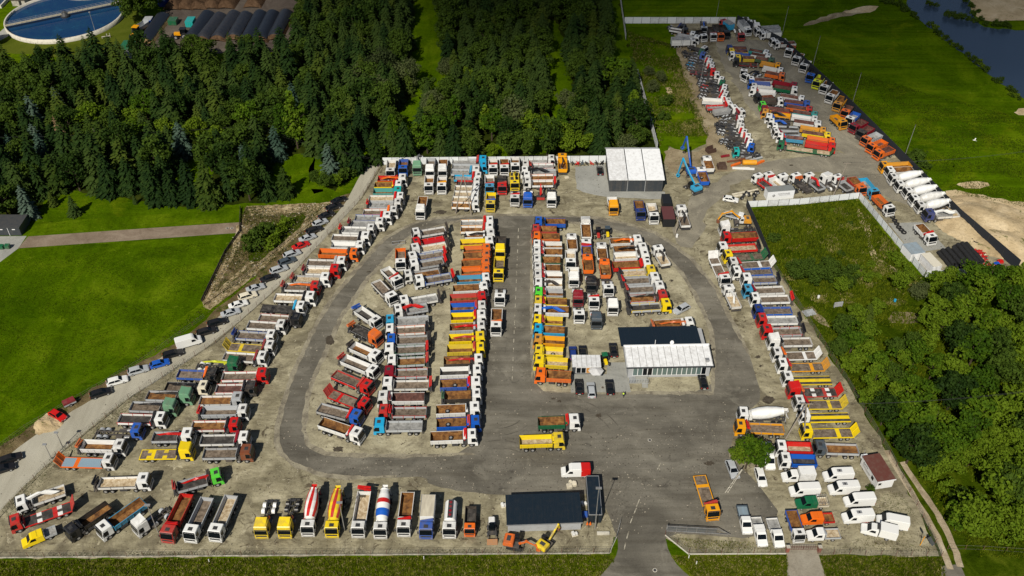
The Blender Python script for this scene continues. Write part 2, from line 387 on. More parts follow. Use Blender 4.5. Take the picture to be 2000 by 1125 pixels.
sheet('paved_path', [(35,485),(250,470),(463,455),(472,434),(300,445),(55,462)], .020, M_pave)
sheet('concrete_apron', [(-40,462),(52,461),(36,485),(0,512),(-60,530)], .018, M_concrete)
sheet('lawn', [(-60,540),(0,508),(36,487),(463,457),(440,500),(392,592),(330,640),(200,725),(0,850),(-60,890)], .010, M_lawn, 0, .3)
sheet('lawn', [(0,448),(140,430),(470,408),(468,433),(300,444),(55,461),(60,450)], .010, M_lawn)
sheet('dry_verge', [(-100,1094),(1188,1083),(1206,1084),(1190,1105),(1150,1180),(-100,1180)], .014, M_verge, 0, .3)
sheet('dry_verge', [(1308,1084),(1345,1085),(1535,1084),(1540,1180),(1390,1180),(1330,1110)], .014, M_verge, 0, .3)
sheet('dry_verge', [(1600,1084),(1838,1088),(1860,1180),(1620,1180)], .014, M_verge, 0, .3)
M_drive = ground_mat('old_concrete', [(.3, (.22,.195,.15)), (.5, (.29,.26,.205)), (.7, (.35,.32,.26))], .3, 2.0, .35, None, .4, 5.0)
sheet('concrete_drive', [(1536,1062),(1592,1062),(1612,1125),(1630,1180),(1538,1180)], .034, M_drive)
sheet('wild_ground', [(1460,408),(1676,388),(1740,468),(1800,548),(1760,600),(1560,590),(1505,505)], .016, M_wild, 0, .5)
sheet('wild_ground', [(1740,1180),(1840,1090),(1735,885),(1600,662),(1545,578),(1800,548),(1880,540),(2060,530),(2140,1180)], .013, M_wild, 0, .5)
sheet('sandy_path', [(1676,400),(1700,440),(1700,470),(1720,505),(1760,530),(1770,545),(1740,530),(1705,515),(1695,490),(1690,455),(1668,420)], .030, M_sand, 1, .6)
sheet('dirt_patch', [(1735,620),(1750,608),(1790,612),(1803,622),(1795,632),(1760,634),(1738,632)], .030, M_dirt, 1, .4)
sheet('garden_path', [(1568,600),(1585,598),(1612,625),(1620,640),(1600,632)], .030, M_dirt, 0, .2)
sheet('sand_ground', [(1838,372),(1880,372),(1960,392),(2080,400),(2140,620),(1992,528),(1880,425),(1848,390)], .014, M_sand, 1, .8)
M_ftrack = ground_mat('farm_track', [(.30, (.22,.175,.115)), (.5, (.37,.30,.205)), (.7, (.50,.43,.31))], .25, 2.0, .4, None, .6, 4.0)
sheet('farm_track', stroke([(1732,880),(1745,905),(1764,935),(1785,970),(1808,1008),(1830,1048),(1848,1090),(1856,1112)], .62), .040, M_ftrack, 0, .12, 1.5, world=True)
sheet('farm_track', stroke([(1762,903),(1784,935),(1808,970),(1831,1005),(1853,1045),(1868,1080),(1876,1108)], .62), .040, M_ftrack, 0, .12, 1.5, world=True)
sheet('lane', [(1840,1106),(1874,1102),(1912,1180),(1836,1180)], .034, M_asphalt, 0, .1)
sheet('pale_grass', [(1640,22),(1715,10),(1712,22),(1660,30),(1600,45),(1560,52),(1600,34)], .016, M_dirt, 1, .8)
for q_ in ([(1640,22),(1714,9),(1712,24),(1660,26)], [(1980,215),(2010,212),(2010,226),(1985,224)], [(1858,357),(1905,352),(1940,362),(1900,372)], [(1300,172),(1312,172),(1308,184),(1298,182)]):
    sheet('bare_patch', q_, .022, M_sand, 1, .8)
sheet('river', [(1766,-30),(1772,10),(1788,30),(1806,48),(1830,62),(1850,82),(1880,102),(1905,130),(1950,160),(1980,180),(2060,230),(2060,58),(1960,58),(1925,54),(1905,44),(1895,15),(1890,-30)], .024, M_river, 1, .8)
sheet('river_bank', [(1890,-40),(1898,15),(1910,38),(1950,42),(2060,40),(2060,-40)], .020, M_sand, 1, 1.0)
sheet('compost_yard', [(248,95),(292,70),(296,45),(330,15),(335,-40),(600,-40),(590,40),(572,100),(300,108)], .016, M_compost, 0, .5)
sheet('plant_path', [(0,62),(88,-12),(112,-12),(14,72),(-30,95),(-30,70)], .018, M_concrete)
sheet('plant_lawn', [(-40,100),(40,62),(120,-30),(250,-30),(290,60),(245,105),(150,115),(40,105)], .012, ground_mat('plant_lawn', [(.3,(.045,.062,.006)),(.5,(.075,.095,.010)),(.7,(.10,.115,.016))], .05, 1.0, .3), 1, .4)
# painted dashes of the centre line on the central road, worn
M_line = ground_mat('worn_road_paint', [(.42,(.19,.17,.13)),(.54,(.42,.39,.31)),(.75,(.56,.52,.42))], .7, 3, .3)
a_, b_ = (1012,440), (1000,745)
k_ = 0
while True:
    y0 = 446 + k_ * 13.2 * (1 + k_ * .012); y1 = y0 + 6.5 * (1 + k_ * .012)
    if y1 > 748: break
    x0 = 1013 - (y0 - 440) * .042; x1 = 1013 - (y1 - 440) * .042
    hw = .7
    sheet('line_marking', [(x0-hw,y0),(x0+hw,y0),(x1+hw,y1),(x1-hw,y1)], .046, M_line); k_ += 1
for (x0,y0,x1,y1) in ((1290,905,1284,917),(1249,975,1243,990),(1243,992,1238,1004),(1236,1008,1231,1022),(1228,1038,1224,1052),(1222,1060,1219,1074)):
    sheet('line_marking', [(x0-1,y0),(x0+1,y0),(x1+1,y1),(x1-1,y1)], .046, M_line)
M_mark = ground_mat('tyre_mark', [(.40,(.100,.091,.075)),(.55,(.135,.124,.102)),(.7,(.18,.165,.135))], .5, 3, .4)
M_dust = ground_mat('dusty_edge', [(.38,(.175,.155,.118)),(.5,(.26,.232,.172)),(.65,(.33,.30,.22))], .35, 2.5, .5)
def arc(cx, cy, rad, a0, a1, n=14): c = at(cx, cy); return [c + Vector((rad * math.cos(a), rad * math.sin(a), 0)) for a in np.linspace(a0, a1, n)]
def wstroke(L, half):
    A, B = [], []
    for i in range(len(L)):
        d = (L[min(i + 1, len(L) - 1)] - L[max(i - 1, 0)]).normalized(); q = Vector((-d.y, d.x, 0)) * half * (1 if 0 < i < len(L) - 1 else .3)
        A.append(L[i] + q); B.append(L[i] - q)
    return A + B[::-1]
rm = random.Random(17)
for k in range(13):
    cx, cy = rm.choice(((1180,860),(1260,900),(1330,850),(1100,900),(1240,960),(1020,800),(1400,800),(960,930)))
    cx += rm.uniform(-50,50); cy += rm.uniform(-30,30); rad = rm.uniform(6,16); a0 = rm.uniform(0,6.28); a1 = a0 + rm.uniform(.5,1.5)
    # keep only marks whose ends stay on the asphalt
    if all(1 for _ in (0,)):
        for dr in (0, 2.0):
            L = arc(cx, cy, rad + dr, a0, a1)
            ok = all(-14 < p.x < 52 and 112 < p.y < 145 and not (p.x < 24 and p.y < 124) and not (p.x > 36 and p.y < 130) for p in L)
            if ok: sheet('tyre_mark', wstroke(L, .13), .050 + k * .0004, M_mark, 0, 0, world=True)
E_in = [(958,430),(900,431),(870,438),(802,462),(770,488),(752,510),(720,542),(667,619),(635,689),(620,720),(601,773),(594,840),(603,868),(636,887),(710,890),(800,891),(928,886)]
E_in2 = [(1040,745),(1039,600),(1040,440),(1060,433),(1108,434),(1160,440),(1220,456),(1258,474),(1300,502),(1330,532),(1354,570),(1374,610),(1390,644),(1393,700),(1392,768),(1232,767),(1066,766)]
E_out = [(1100,422),(1000,420),(930,421),(859,426),(820,432),(786,446),(756,464),(737,480),(700,522),(656,574),(625,620),(603,663),(585,700),(570,735),(552,790),(541,835),(540,865),(548,885),(572,906),(625,926),(675,934),(775,931)]
E_out2 = [(1466,698),(1440,646),(1416,603),(1400,566),(1380,540),(1350,506),(1316,478),(1280,455),(1220,436),(1170,426),(1100,422)]
for e_ in (E_in, E_in2, E_out, E_out2):
    sheet('dusty_edge', wstroke([at(x, y) for x, y in e_], .55), .047, M_dust, 0, .22, 1.2, world=True)
M_stain = ground_mat('oil_stain', [(.3,(.045,.036,.027)),(.7,(.10,.085,.065))], .8, 2, .3)
for (sx,sy,rx,ry) in ((1500,782,14,8),(720,532,4,2.5),(660,878,12,6),(1311,548,4,2),(1384,498,4,2.5),(813,408,3,1.5),(1012,405,6,2),(1080,416,4,1.6),(1480,697,5,3),(1486,715,4,2),(644,665,9,11),(1385,905,12,4),
                     (1170,812,5,4),(1081,780,3,3),(1092,784,4,2),(1393,683,4,2),(1420,354,3,1.6),(860,415,14,4),(1545,323,3,1.2)):
    pts = [(sx + rx * math.cos(a) * random.uniform(.7,1.2), sy + ry * math.sin(a) * random.uniform(.7,1.2)) for a in np.linspace(0, 6.283, 12)[:-1]]
    sheet('oil_stain', pts, .062, M_stain, 2, .2, .4)

def stones(name, poly, n, mats, seed=1, smin=.07, smax=.22, z=.03):
    rs = np.random.RandomState(seed); W = [(at(x, y).x, at(x, y).y) for x, y in poly]
    x0, x1 = min(p[0] for p in W), max(p[0] for p in W); y0, y1 = min(p[1] for p in W), max(p[1] for p in W); P_ = []
    def ins(p):
        r = False
        for i in range(len(W)):
            a, b = W[i], W[i - 1]
            if (a[1] > p[1]) != (b[1] > p[1]) and p[0] < (b[0]-a[0])*(p[1]-a[1])/(b[1]-a[1]) + a[0]: r = not r
        return r
    while len(P_) < n:
        q = (rs.uniform(x0, x1), rs.uniform(y0, y1))
        if ins(q): P_.append(q)
    P_ = np.array(P_); O = np.array([(1,0,0),(0,1,0),(-1,0,0),(0,-1,0),(0,0,1)], dtype=float)
    S_ = rs.uniform(smin, smax, n) * rs.uniform(.4, 1, n); V = np.zeros((n, 5, 3))
    for k in range(5):
        j = rs.uniform(.6, 1.3, n); V[:,k,0] = P_[:,0] + O[k,0]*S_*j; V[:,k,1] = P_[:,1] + O[k,1]*S_*rs.uniform(.5,1.3,n); V[:,k,2] = z + O[k,2]*S_*.7
    Fq = np.array([[0,1,4],[1,2,4],[2,3,4],[3,0,4]])[None] + (np.arange(n)*5)[:,None,None]
    mi = np.repeat((rs.rand(n)*len(mats)).astype(int), 4)
    return tag(obj(name, grid_mesh(name, V.reshape(-1,3), Fq.reshape(-1,3), mats, mi)), kind='stuff')
ST1 = plain('dark_stone', (.05,.042,.032), .9); ST2 = plain('pale_stone', (.34,.30,.23), .9)
stones('loose_stones', YARD, 9000, [ST1, ST1, ST2], 3)
stones('loose_stones', [(540,860),(940,890),(1480,800),(1440,900),(1200,1040),(850,945),(620,920)], 1500, [ST1, ST1, ST2], 4, .06, .2, .045)
stones('bank_stones', [(478,404),(652,395),(600,450),(520,525),(404,600),(392,590),(440,490),(468,440)], 900, [ST2, ST1, ST1], 5, .12, .4, .03)
# ------------------------------------------------------------ fences
M_panel = paint('white_fence_panel', (.70,.73,.74), .5, dirt=.35)
M_screen = plain('dark_screen_fabric', (.012,.016,.024), .9)
M_post = paint('rusty_post', (.14,.05,.035), .8)
M_wire = plain('fence_wire', (.20,.19,.17), .6, .3)
M_plinth = paint('concrete_plinth', (.55,.52,.44), .8, dirt=.7, dirtcol=(.12,.10,.075))
def path_pts(pts): return [at(x, y) for x, y in pts]
def spaced(L, step):
    out = []; acc = 0.0
    for a, b in zip(L, L[1:]):
        d = (b - a).length; n = max(1, round(d / step))
        out += [(a.lerp(b, k / n), a.lerp(b, (k + 1) / n)) for k in range(n)]
    return out
def panel_fence(pts, label, step=2.6, h=2.3, mat=None, group=None):
    mat = mat or M_panel
    r = empty('panel_fence', at(*pts[0])); o0 = r.location.copy()
    tag(r, label, 'fence', group)
    for a, b in spaced(path_pts(pts), step):
        d = b - a; L = d.length; ang = math.atan2(d.y, d.x)
        m = MB()
        m.box(.05, L - .05, -.03, .03, .08, h)
        for z in (h * .33, h * .66): m.box(.05, L - .05, -.045, -.031, z - .03, z + .03, 0)
        m.build('panel', [mat], r, a - o0, ang)
        q = MB().box(-.05, .05, -.06, .06, 0, h + .05)
        q.build('post', [GREYP], r, a - o0, ang)
    return r
panel_fence([(748,322),(970,320),(1186,318)], 'white panel fence along the forest edge behind the parked trucks', 2.7, 2.5)
panel_fence([(1210,-6),(1222,78)], 'white panel fence running up beside the dark conifers', 2.9, 2.3)
panel_fence([(1244,150),(1262,215),(1283,296)], 'white panel fence between forest and rough ground behind the hall', 2.9, 3.0)
panel_fence([(1219,46),(1320,46),(1436,46)], 'white panel fence at the far end of the truck yard', 3.0, 2.5)
panel_fence([(1458,405),(1560,400),(1676,388)], 'white panel fence along the top of the overgrown plot', 2.7, 2.1)
panel_fence([(1677,388),(1740,464),(1804,541)], 'white panel fence between overgrown plot and stacked tyres', 2.7, 2.1)
panel_fence([(1805,542),(1886,537)], 'short white panel fence below the black tyre stacks', 2.7, 2.1)
def screen_fence(pts, label, h=2.2, step=6):
    r = empty('screen_fence', at(*pts[0])); o0 = r.location.copy(); tag(r, label, 'fence')
    for a, b in spaced(path_pts(pts), step):
        d = b - a; L = d.length; ang = math.atan2(d.y, d.x)
        MB().box(.04, L - .04, -.02, .02, .05, h).build('screen_panel', [M_screen], r, a - o0, ang)
        MB().tube((0,0,0), (0,0,h + .1), .05, n=6).build('post', [GREYP], r, a - o0, ang)
screen_fence([(1438,46),(1528,92),(1650,205),(1752,308),(1870,428),(1986,528)], 'dark screened fence along the edge of the big green meadow', 3.3)
screen_fence([(1457,402),(1480,455),(1502,508)], 'short dark screened fence beside the overgrown plot', 2.3)
def wire_fence(pts, label, h=1.7, step=3.0, plinth=False, mat=None, wires=5, strands=True):
    r = empty('wire_fence', at(*pts[0])); o0 = r.location.copy(); tag(r, label, 'fence')
    m = MB(); pl = MB(); me = MB().tube((0,0,0), (0,0,h), .045, n=5).mesh('post', [mat or M_post])
    for a, b in spaced(path_pts(pts), step):
        a = a - o0; b = b - o0
        obj('post', me, r, a, rot=(random.uniform(-.03,.03), random.uniform(-.03,.03), 0))
        for k in range(wires):
            z = Vector((0, 0, .15 + (h - .25) * k / max(1, wires - 1)))
            m.beam(a + z, b + z, .022, .022)
        if strands:
            n = 6
            for k in range(1, n):
                c = a.lerp(b, k / n); m.beam(c + Vector((0,0,.1)), c + Vector((0,0,h - .1)), .014, .014)
        if plinth: pl.beam(a + Vector((0,0,.12)), b + Vector((0,0,.12)), .14, .26)
    x = m.build('wire_mesh', [M_wire], r)
    if plinth: pl.build('plinth', [M_plinth], r)
    return r
wire_fence([(746,322),(703,392),(640,458),(562,546),(422,670),(252,780),(112,892),(0,1010),(-30,1045)], 'wire mesh fence between the access road and the parked trucks')
wire_fence([(-40,1090),(600,1085),(1190,1081)], 'wire fence on a pale plinth in front of the cement mixers', plinth=True)
wire_fence([(1190,1081),(1204,1050),(1212,1018)], 'short wire fence bending up beside the entrance road', plinth=True, mat=GREYP)
wire_fence([(1299,1046),(1345,1083),(1535,1082)], 'wire fence on a pale plinth between sliding gate and brick gate', plinth=True)
wire_fence([(1597,1082),(1720,1085),(1838,1087)], 'wire fence in front of the white vans by the farm track')
wire_fence([(1838,1087),(1790,988),(1737,888),(1655,748),(1600,662),(1548,580),(1502,508)], 'wire fence with rusty posts between low loaders and orchard trees')
wire_fence([(-40,905),(50,838),(160,775),(280,706),(400,620)], 'low wire fence between the lawn and the line of parked cars', 1.3, 3.6, strands=False, wires=3)
wire_fence([(1850,1072),(1920,1074),(2010,1080)], 'low field fence with leaning wooden posts past the farm track', 1.3, 4.0, strands=False, wires=2)
wire_fence([(1850,912),(1930,910),(2010,914)], 'far field fence with wooden posts among orchard trees', 1.3, 4.0, strands=False, wires=2)
def rail_fence(pts, label, mat, h=1.0, step=3.0, rails=(.4,.85), wd=.10):
    r = empty('rail_fence', at(*pts[0])); o0 = r.location.copy(); tag(r, label, 'fence')
    for a, b in spaced(path_pts(pts), step):
        a = a - o0; b = b - o0
        MB().box(-.06,.06,-.06,.06,0,h).build('post', [mat], r, a)
        for z in rails: MB().beam(a + Vector((0,0,z)), b + Vector((0,0,z)), .05, wd).build('rail', [mat], r)
M_pole = paint('grey_weathered_wood', (.30,.26,.21), .8)
rail_fence([(398,596),(470,548),(560,474),(648,404)], 'pale wooden rail fence between dry basin and parked cars', paint('pale_timber', (.42,.33,.20), .8))
rail_fence([(470,408),(468,455),(440,494),(394,590)], 'dark boarded fence along the lawn edge by the dry basin', paint('dark_timber', (.035,.025,.022), .8), 1.1, 2.6, (.25,.55,.85), .22)
# ------------------------------------------------------------ buildings
M_white = paint('white_sheet_roof', (.80,.81,.82), .5, dirt=.34)
M_navy = paint('dark_blue_sheet', (.012,.022,.034), .42, .2, .12)
M_anth = paint('anthracite_sheet', (.035,.042,.050), .55, 0, .2)
M_wall = paint('pale_grey_render', (.36,.37,.38), .7)
M_gl = plain('green_window_glass', (.10,.145,.14), .06, 0, .8)
M_frame = plain('white_frame', (.75,.75,.75), .5)
M_trim = paint('silver_trim', (.42,.43,.44), .4, .5)
def site(name, a, b, label, cat='building'):
    """Empty at photo point a with its x axis towards photo point b; returns it and the distance."""
    A, B = at(*a), at(*b); d = B - A
    r = empty(name, A, math.atan2(d.y, d.x)); tag(r, label, cat); return r, d.length

M_seam = plain('seam_sealant', (.16,.165,.17), .7)
# the hall with the white roof
r, L = site('storage_hall', (1190,374), (1293,374), 'storage hall with dark walls and three-bay white fabric roof')
Dp, hw, hr = 16.0, 4.2, 5.6
m = MB(); m.box(0, L, 0, Dp, 0, hw); m.build('wall', [M_anth], r)
for k in range(18):
    MB().box(L*k/18 + .02, L*(k+1)/18 - .02, -.05, -.003, .15, hw - .1).build('cladding_panel', [M_anth], r)
for k in range(3):
    x0, x1 = L * k / 3 + (.12 if k else -.3), L * (k + 1) / 3 - (.12 if k < 2 else -.3)
    m = MB(); m.prism([(-.4, hw), (Dp * .84, hr), (Dp + .4, hw), (Dp * .84, hr - .3), (-.4, hw - .22)][:3] + [(Dp + .4, hw - .2), (Dp * .84, hr - .25), (-.4, hw - .2)], x0, x1)
    me = m.mesh('roof_bay', [M_white])
    o = obj('roof_bay', me, r, (0, 0, .02), rot=(0, 0, R(90)), scale=(1, -1, 1))
for k in (1, 2): MB().box(L*k/3 - .1, L*k/3 + .1, -.12, -.051, 0, hw).build('pilaster', [M_trim], r)
for s_ in (0, 1):
    m = MB(); x = -.02 if s_ == 0 else L + .02
    m.add([(x,0,hw),(x,Dp,hw),(x,Dp*.84,hr-.2)], [(0,1,2)]); m.build('gable', [M_anth], r)

# office
r, L = site('office_building', (1224,738), (1386,735), 'single-storey office with white seamed roof, dark rear roof and long glazing')
D1, D2, h1, h2 = 6.6, 11.6, 3.0, 3.5
D1, D2, EH = 5.7, 12.2, .75
MB().box(.2, L - .2, 0, D2, 0, 2.75 + EH).build('wall', [M_wall], r)
m = MB(); m.prism([(-.4, 2.75+EH), (D1, 3.35+EH), (D1, 3.55+EH), (-.4, 2.97+EH)], -.3, L + .3)
obj('white_roof', m.mesh('white_roof', [M_white]), r, rot=(0, 0, R(90)), scale=(1, -1, 1))
for k in range(14):
    x = -.2 + (L + .4) * k / 13
    m = MB(); m.beam((x, -.35, 3.02+EH), (x, D1 - .05, 3.59+EH), .05, .07); m.build('roof_seam', [M_seam], r)
MB().box(-.36, L + .36, -.52, -.4, 2.62+EH, 3.0+EH).build('fascia', [M_anth], r)
MB().box(-.36, L + .36, D1 - .1, D1 + .25, 3.4+EH, 3.78+EH).build('parapet', [M_white], r)
m = MB(); m.prism([(D1 + .26, 3.5+EH), (D2 + .4, 3.1+EH), (D2 + .4, 2.9+EH), (D1 + .26, 3.3+EH)], -.9, L * .93)
obj('dark_roof', m.mesh('dark_roof', [M_navy]), r, rot=(0, 0, R(90)), scale=(1, -1, 1))
for k in range(34):
    x = -.7 + (L * .93 + .5) * k / 33
    m = MB(); m.beam((x, D1 + .3, 3.52+EH), (x, D2 + .35, 3.13+EH), .05, .06); m.build('roof_rib', [M_navy], r)
nw = 15
for k in range(nw):
    x0 = L * .065 + (L * .88) * k / nw; x1 = x0 + L * .88 / nw
    f = MB(); f.box(x0, x0 + .07, -.05, -.002, .7, 3.05); f.box(x1 - .07, x1, -.05, -.002, .7, 3.05); f.box(x0 + .07, x1 - .07, -.05, -.002, .7, .78); f.box(x0 + .07, x1 - .07, -.05, -.002, 2.97, 3.05)
    f = f.build('window', [M_frame], r)
    MB().box(x0 + .075, x1 - .075, -.03, -.004, .785, 2.965).build('pane', [M_gl if k not in (2, 3, 14) else GLASS], f)
MB().box(L * .10, L * .24, -1.9, -.06, .0, .5).build('terrace', [M_concrete], r)
m = MB()
for x in np.linspace(L * .015, L * .24, 8): m.tube((x, -1.9, 0), (x, -1.9, 1.35), .04, n=5)
m.tube((L * .015, -1.9, 1.35), (L * .24, -1.9, 1.35), .04, n=5); m.tube((L * .24, -3.1, 1.35), (L * .24, -.1, 1.35), .04, n=5); m.tube((L*.16,-3.1,1.35),(L*.24,-3.1,1.35),.04,n=5)
m.build('railing', [M_trim], r)
for k in range(4): MB().box(L * .165, L * .235, -3.2 + k * .32, -2.9 + k * .32, 0, .14 + k * .14).build('step', [M_concrete], r)
MB().box(L * .02, L * .10, -1.85, -.06, 0, .28).build('ramp', [M_trim], r)
MB().tube((L * .36, D1 + .1, 4.5), (L * .36, D1 + .1, 6.0), .07, n=6).build('chimney_pipe', [M_white], r)
d = MB(); d.lathe([(0, .02), (.10, .35), (.16, .5)], 12, axis='x'); d.tube((0,0,0), (-.1,0,-.8), .05, n=5)
d.build('satellite_dish', [M_white], r, (L * .56, D1 + .2, 5.1), rot=(0, -.5, -1.2))
MB().box(L * .93, L * .97, .6, 1.4, 3.75, 4.5).build('roof_unit', [M_trim], r)

# kiosk with parasol
r, L = site('kiosk', (1118,731), (1171,731), 'small dark kiosk with white flat roof beside the parasol')
MB().box(0, L, 0, 3.2, 0, 2.5).build('wall', [M_anth], r)
MB().box(-.2, L + .2, -.25, 3.5, 2.5, 2.68).build('roof', [M_white], r)
for k in range(6): MB().box(-.2 + (L+.4)*k/6 + (.04 if k else 0), -.15 + (L+.4)*k/6 + .04, -.25, 3.5, 2.684, 2.72).build('roof_seam', [M_seam], r)
f = MB().box(.7, L - .7, -.06, -.003, .4, 2.2).build('window_frame', [M_frame], r)
for k in range(4):
    x0 = .85 + (L - 1.7) * k / 4
    MB().box(x0, x0 + (L - 1.7) / 4 - .12, -.09, -.062, .5, 2.1).build('pane', [GLASS if k != 2 else paint('orange_poster', (.55,.24,.03))], f)
r = empty('parasol', at(1163, 737)); tag(r, 'pale grey hexagonal parasol beside the small kiosk', 'parasol')
MB().tube((0,0,0), (0,0,2.7), .04, n=6).build('pole', [M_trim], r)
MB().lathe([(2.15, 1.75), (2.75, .05)], 6, axis='z', cap=False).build('canopy', [paint('grey_canvas', (.55,.55,.55), .8)], r)

# dark-roofed shed and narrow dark container near the bottom fence
r, L = site('dark_shed', (992,1039), (1134,1034), 'long shed with dark blue ribbed roof near the entrance')
MB().box(0, L, 0, 6.0, 0, 2.55).build('wall', [M_wall], r)
m = MB(); m.prism([(-.35, 2.55), (6.4, 3.0), (6.4, 3.14), (-.35, 2.7)], -.25, L + .25)
obj('roof', m.mesh('roof', [M_navy]), r, rot=(0, 0, R(90)), scale=(1, -1, 1))
for k in range(46):
    x = -.2 + (L + .4) * k / 45
    m = MB(); m.beam((x, -.33, 2.72), (x, 6.38, 3.165), .06, .05); m.build('roof_rib', [M_navy], r)
MB().box(-.3, L + .3, -.42, -.352, 2.46, 2.72).build('gutter', [M_trim], r)
r, L = site('site_container', (1149,1021), (1174,1021), 'narrow dark blue site container standing beside the tall lamp post')
MB().box(0, L, 0, 9.3, 0, 2.5).build('wall', [M_navy], r)
MB().box(.06, L - .06, .06, 9.24, 2.5, 2.56).build('roof', [M_navy], r)
for (x0,x1,y0,y1) in ((-.05,.04,-.05,9.35),(L-.04,L+.05,-.05,9.35),(.041,L-.041,-.05,.04),(.041,L-.041,9.26,9.35)): MB().box(x0,x1,y0,y1,2.44,2.64).build('roof_edge', [M_trim], r)
for k in range(9): MB().box(.15 + k*(L-.3)/9, .15 + k*(L-.3)/9 + .12, -.05, -.003, .1, 2.4).build('wall_rib', [M_navy], r)

# white site cabin with brown roof and lettering
r, L = site('site_cabin', (1708,959), (1680,912), 'white site cabin with brown roof and BATY lettering on its side', 'cabin')
L = max(L, 6.5); Wd = 3.6
MB().box(0, L, -Wd, 0, .5, 2.9).build('wall', [paint('white_cabin_wall', (.72,.72,.70), .6, dirt=.4)], r)
MB().box(-.15, L + .1, -Wd - .12, .12, 2.9, 3.05).build('roof', [paint('brown_roof', (.115,.035,.025), .7)], r)
MB().box(-.22, -.152, -Wd - .16, .16, 2.75, 3.08).build('fascia', [M_white], r)
MB().box(L*.22, L*.34, .003, .04, 1.4, 2.3).build('window', [GLASS], r)
MB().box(-.04, -.003, -.9, -.3, 1.7, 2.3).build('window', [GLASS], r)
MB().box(-.05, -.003, -Wd + .15, -1.2, .55, 2.6).build('door', [M_frame], r)
for x in (L * .15, L * .85):
    for y in (-.25, -Wd + .25):
        MB().tube((x, y - .12, .3), (x, y + .12, .3), .3, n=10).build('wheel', [BLACK], r)
MB().box(L + .02, L + 1.0, -1.6, -.3, 1.5, 2.3).build('cooling_unit', [M_white], r)
MB().tube((L - .1, .1, 2.9), (L + .2, -.2, 4.8), .04, n=5).build('aerial', [M_trim], r)
def lettering(text, parent, loc, rot, size, mat):
    cu = bpy.data.curves.new('lettering', 'FONT'); cu.body = text; cu.size = size; cu.extrude = .01; cu.align_x = 'LEFT'
    tmp = bpy.data.objects.new('text', cu); C.objects.link(tmp)
    me = bpy.data.meshes.new_from_object(tmp.evaluated_get(bpy.context.evaluated_depsgraph_get())); bpy.data.objects.remove(tmp)
    me.materials.clear(); me.materials.append(mat); return obj('lettering', me, parent, loc, rot)
lettering('BATY', r, (L * .88, .012, 1.85), (R(90), 0, R(180)), .75, BLACK)
for k in range(3): MB().box(L*(.40 + .03*k), L*(.88-.02*k), .003, .012, 1.55 - .18*k, 1.60 - .18*k).build('lettering', [GREYP], r)

# dark garages at the far edge of the lawn
r, L = site('garage_block', (-30,460), (43,460), 'dark double garage with white door frames beside the paved path')
MB().box(0, L, 0, 5.5, 0, 2.6).build('wall', [M_anth], r)
MB().box(-.1, L + .15, -.1, 5.7, 2.6, 2.75).build('roof', [M_anth], r)
for k in range(3):
    x = L * (.33 * k + .02)
    MB().box(x + .12, x + L*.33 - .15, -.05, -.003, .05, 2.3).build('garage_door', [M_anth], r)
    MB().box(x, x + .1, -.08, -.003, .0, 2.5).build('door_frame', [M_frame], r)
    MB().box(x + L*.12, x + L*.2, -.08, -.052, 1.9, 2.15).build('number_plate', [M_frame], r)
GB = []
for k, (x, y) in enumerate(((4,486),(16,485))):
    b = empty('wheelie_bin', at(x, y)); tag(b, ['green wheelie bin nearer the dark garage doors', 'green wheelie bin nearer the paved path'][k], 'bin', 'green bins by the garages')
    MB().box(-.6,.6,-.5,.5,.15,1.1).build('bin_body', [P['N']], b, bevel=.06); MB().box(-.64,.64,-.54,.54,1.1,1.2).build('lid', [P['N']], b)

# containers
def container(a, b, wid, h, label, mat, roofm=None, name='shipping_container', cat='container', ribs=True):
    r, L = site(name, a, b, label, cat)
    MB().box(0, L, 0, wid, .1, h).build('wall', [mat], r)
    MB().box(-.03, L + .03, -.03, wid + .03, h, h + .06).build('roof', [roofm or mat], r)
    if ribs:
        n = max(4, int(L / .6))
        for k in range(n): MB().box(L*k/n + .1, L*(k+1)/n - .1, -.04, -.003, .25, h - .15).build('side_rib', [mat], r)
    return r, L
r, L = container((1497,392), (1549,388), 2.6, 2.9, 'white container with dark lettering behind the white panel fence', M_white, paint('grey_roof_sheet', (.20,.22,.22), .6), ribs=False)
lettering('CONTAINER', r, (L*.38, -.012, 1.75), (R(90), 0, 0), .62, GREYP)
MB().box(L*.44, L*.86, -.012, -.003, 1.45, 1.52).build('lettering', [GREYP], r)
m = MB(); m.add([(L*.24,-.012,1.0),(L*.30,-.012,1.5),(L*.24,-.012,2.0),(L*.18,-.012,1.5)], [(0,1,2,3)]); m.add([(L*.24,-.014,1.25),(L*.27,-.014,1.5),(L*.24,-.014,1.75),(L*.21,-.014,1.5)], [(0,1,2,3)], 1)
m.build('emblem', [GREYP, M_white], r)
def container_z(a, b, wid, h, label, mat, roofm):
    A, B = at(*a, h), at(*b, h); A.z = B.z = 0; d = B - A; L = d.length; r = empty('shipping_container', A, math.atan2(d.y, d.x)); tag(r, label, 'container')
    MB().box(0, L, 0, wid, .1, h).build('wall', [mat], r); MB().box(-.04, L + .04, -.04, wid + .04, h, h + .07).build('roof', [roofm], r)
    for x in (.08, L - .2): MB().box(x, x + .12, -.04, -.003, .15, h - .05).build('corner_post', [mat], r)
    for k in range(4): MB().box(L + .003, L + .04, .12 + k * (wid - .2) / 4, .04 + (k + 1) * (wid - .2) / 4, .2, h - .1).build('door_panel', [mat], r)
container_z((1799.4,496.2), (1823.6,521.4), 2.5, 2.6, 'white container with cream roof beside the black tyre rows', M_white, paint('cream_roof', (.62,.58,.48), .7))
container_z((1763,477), (1781,497), 3.9, 2.4, 'white container with blue-grey roof inside the fence corner', M_white, paint('blue_grey_roof', (.28,.36,.42), .6))
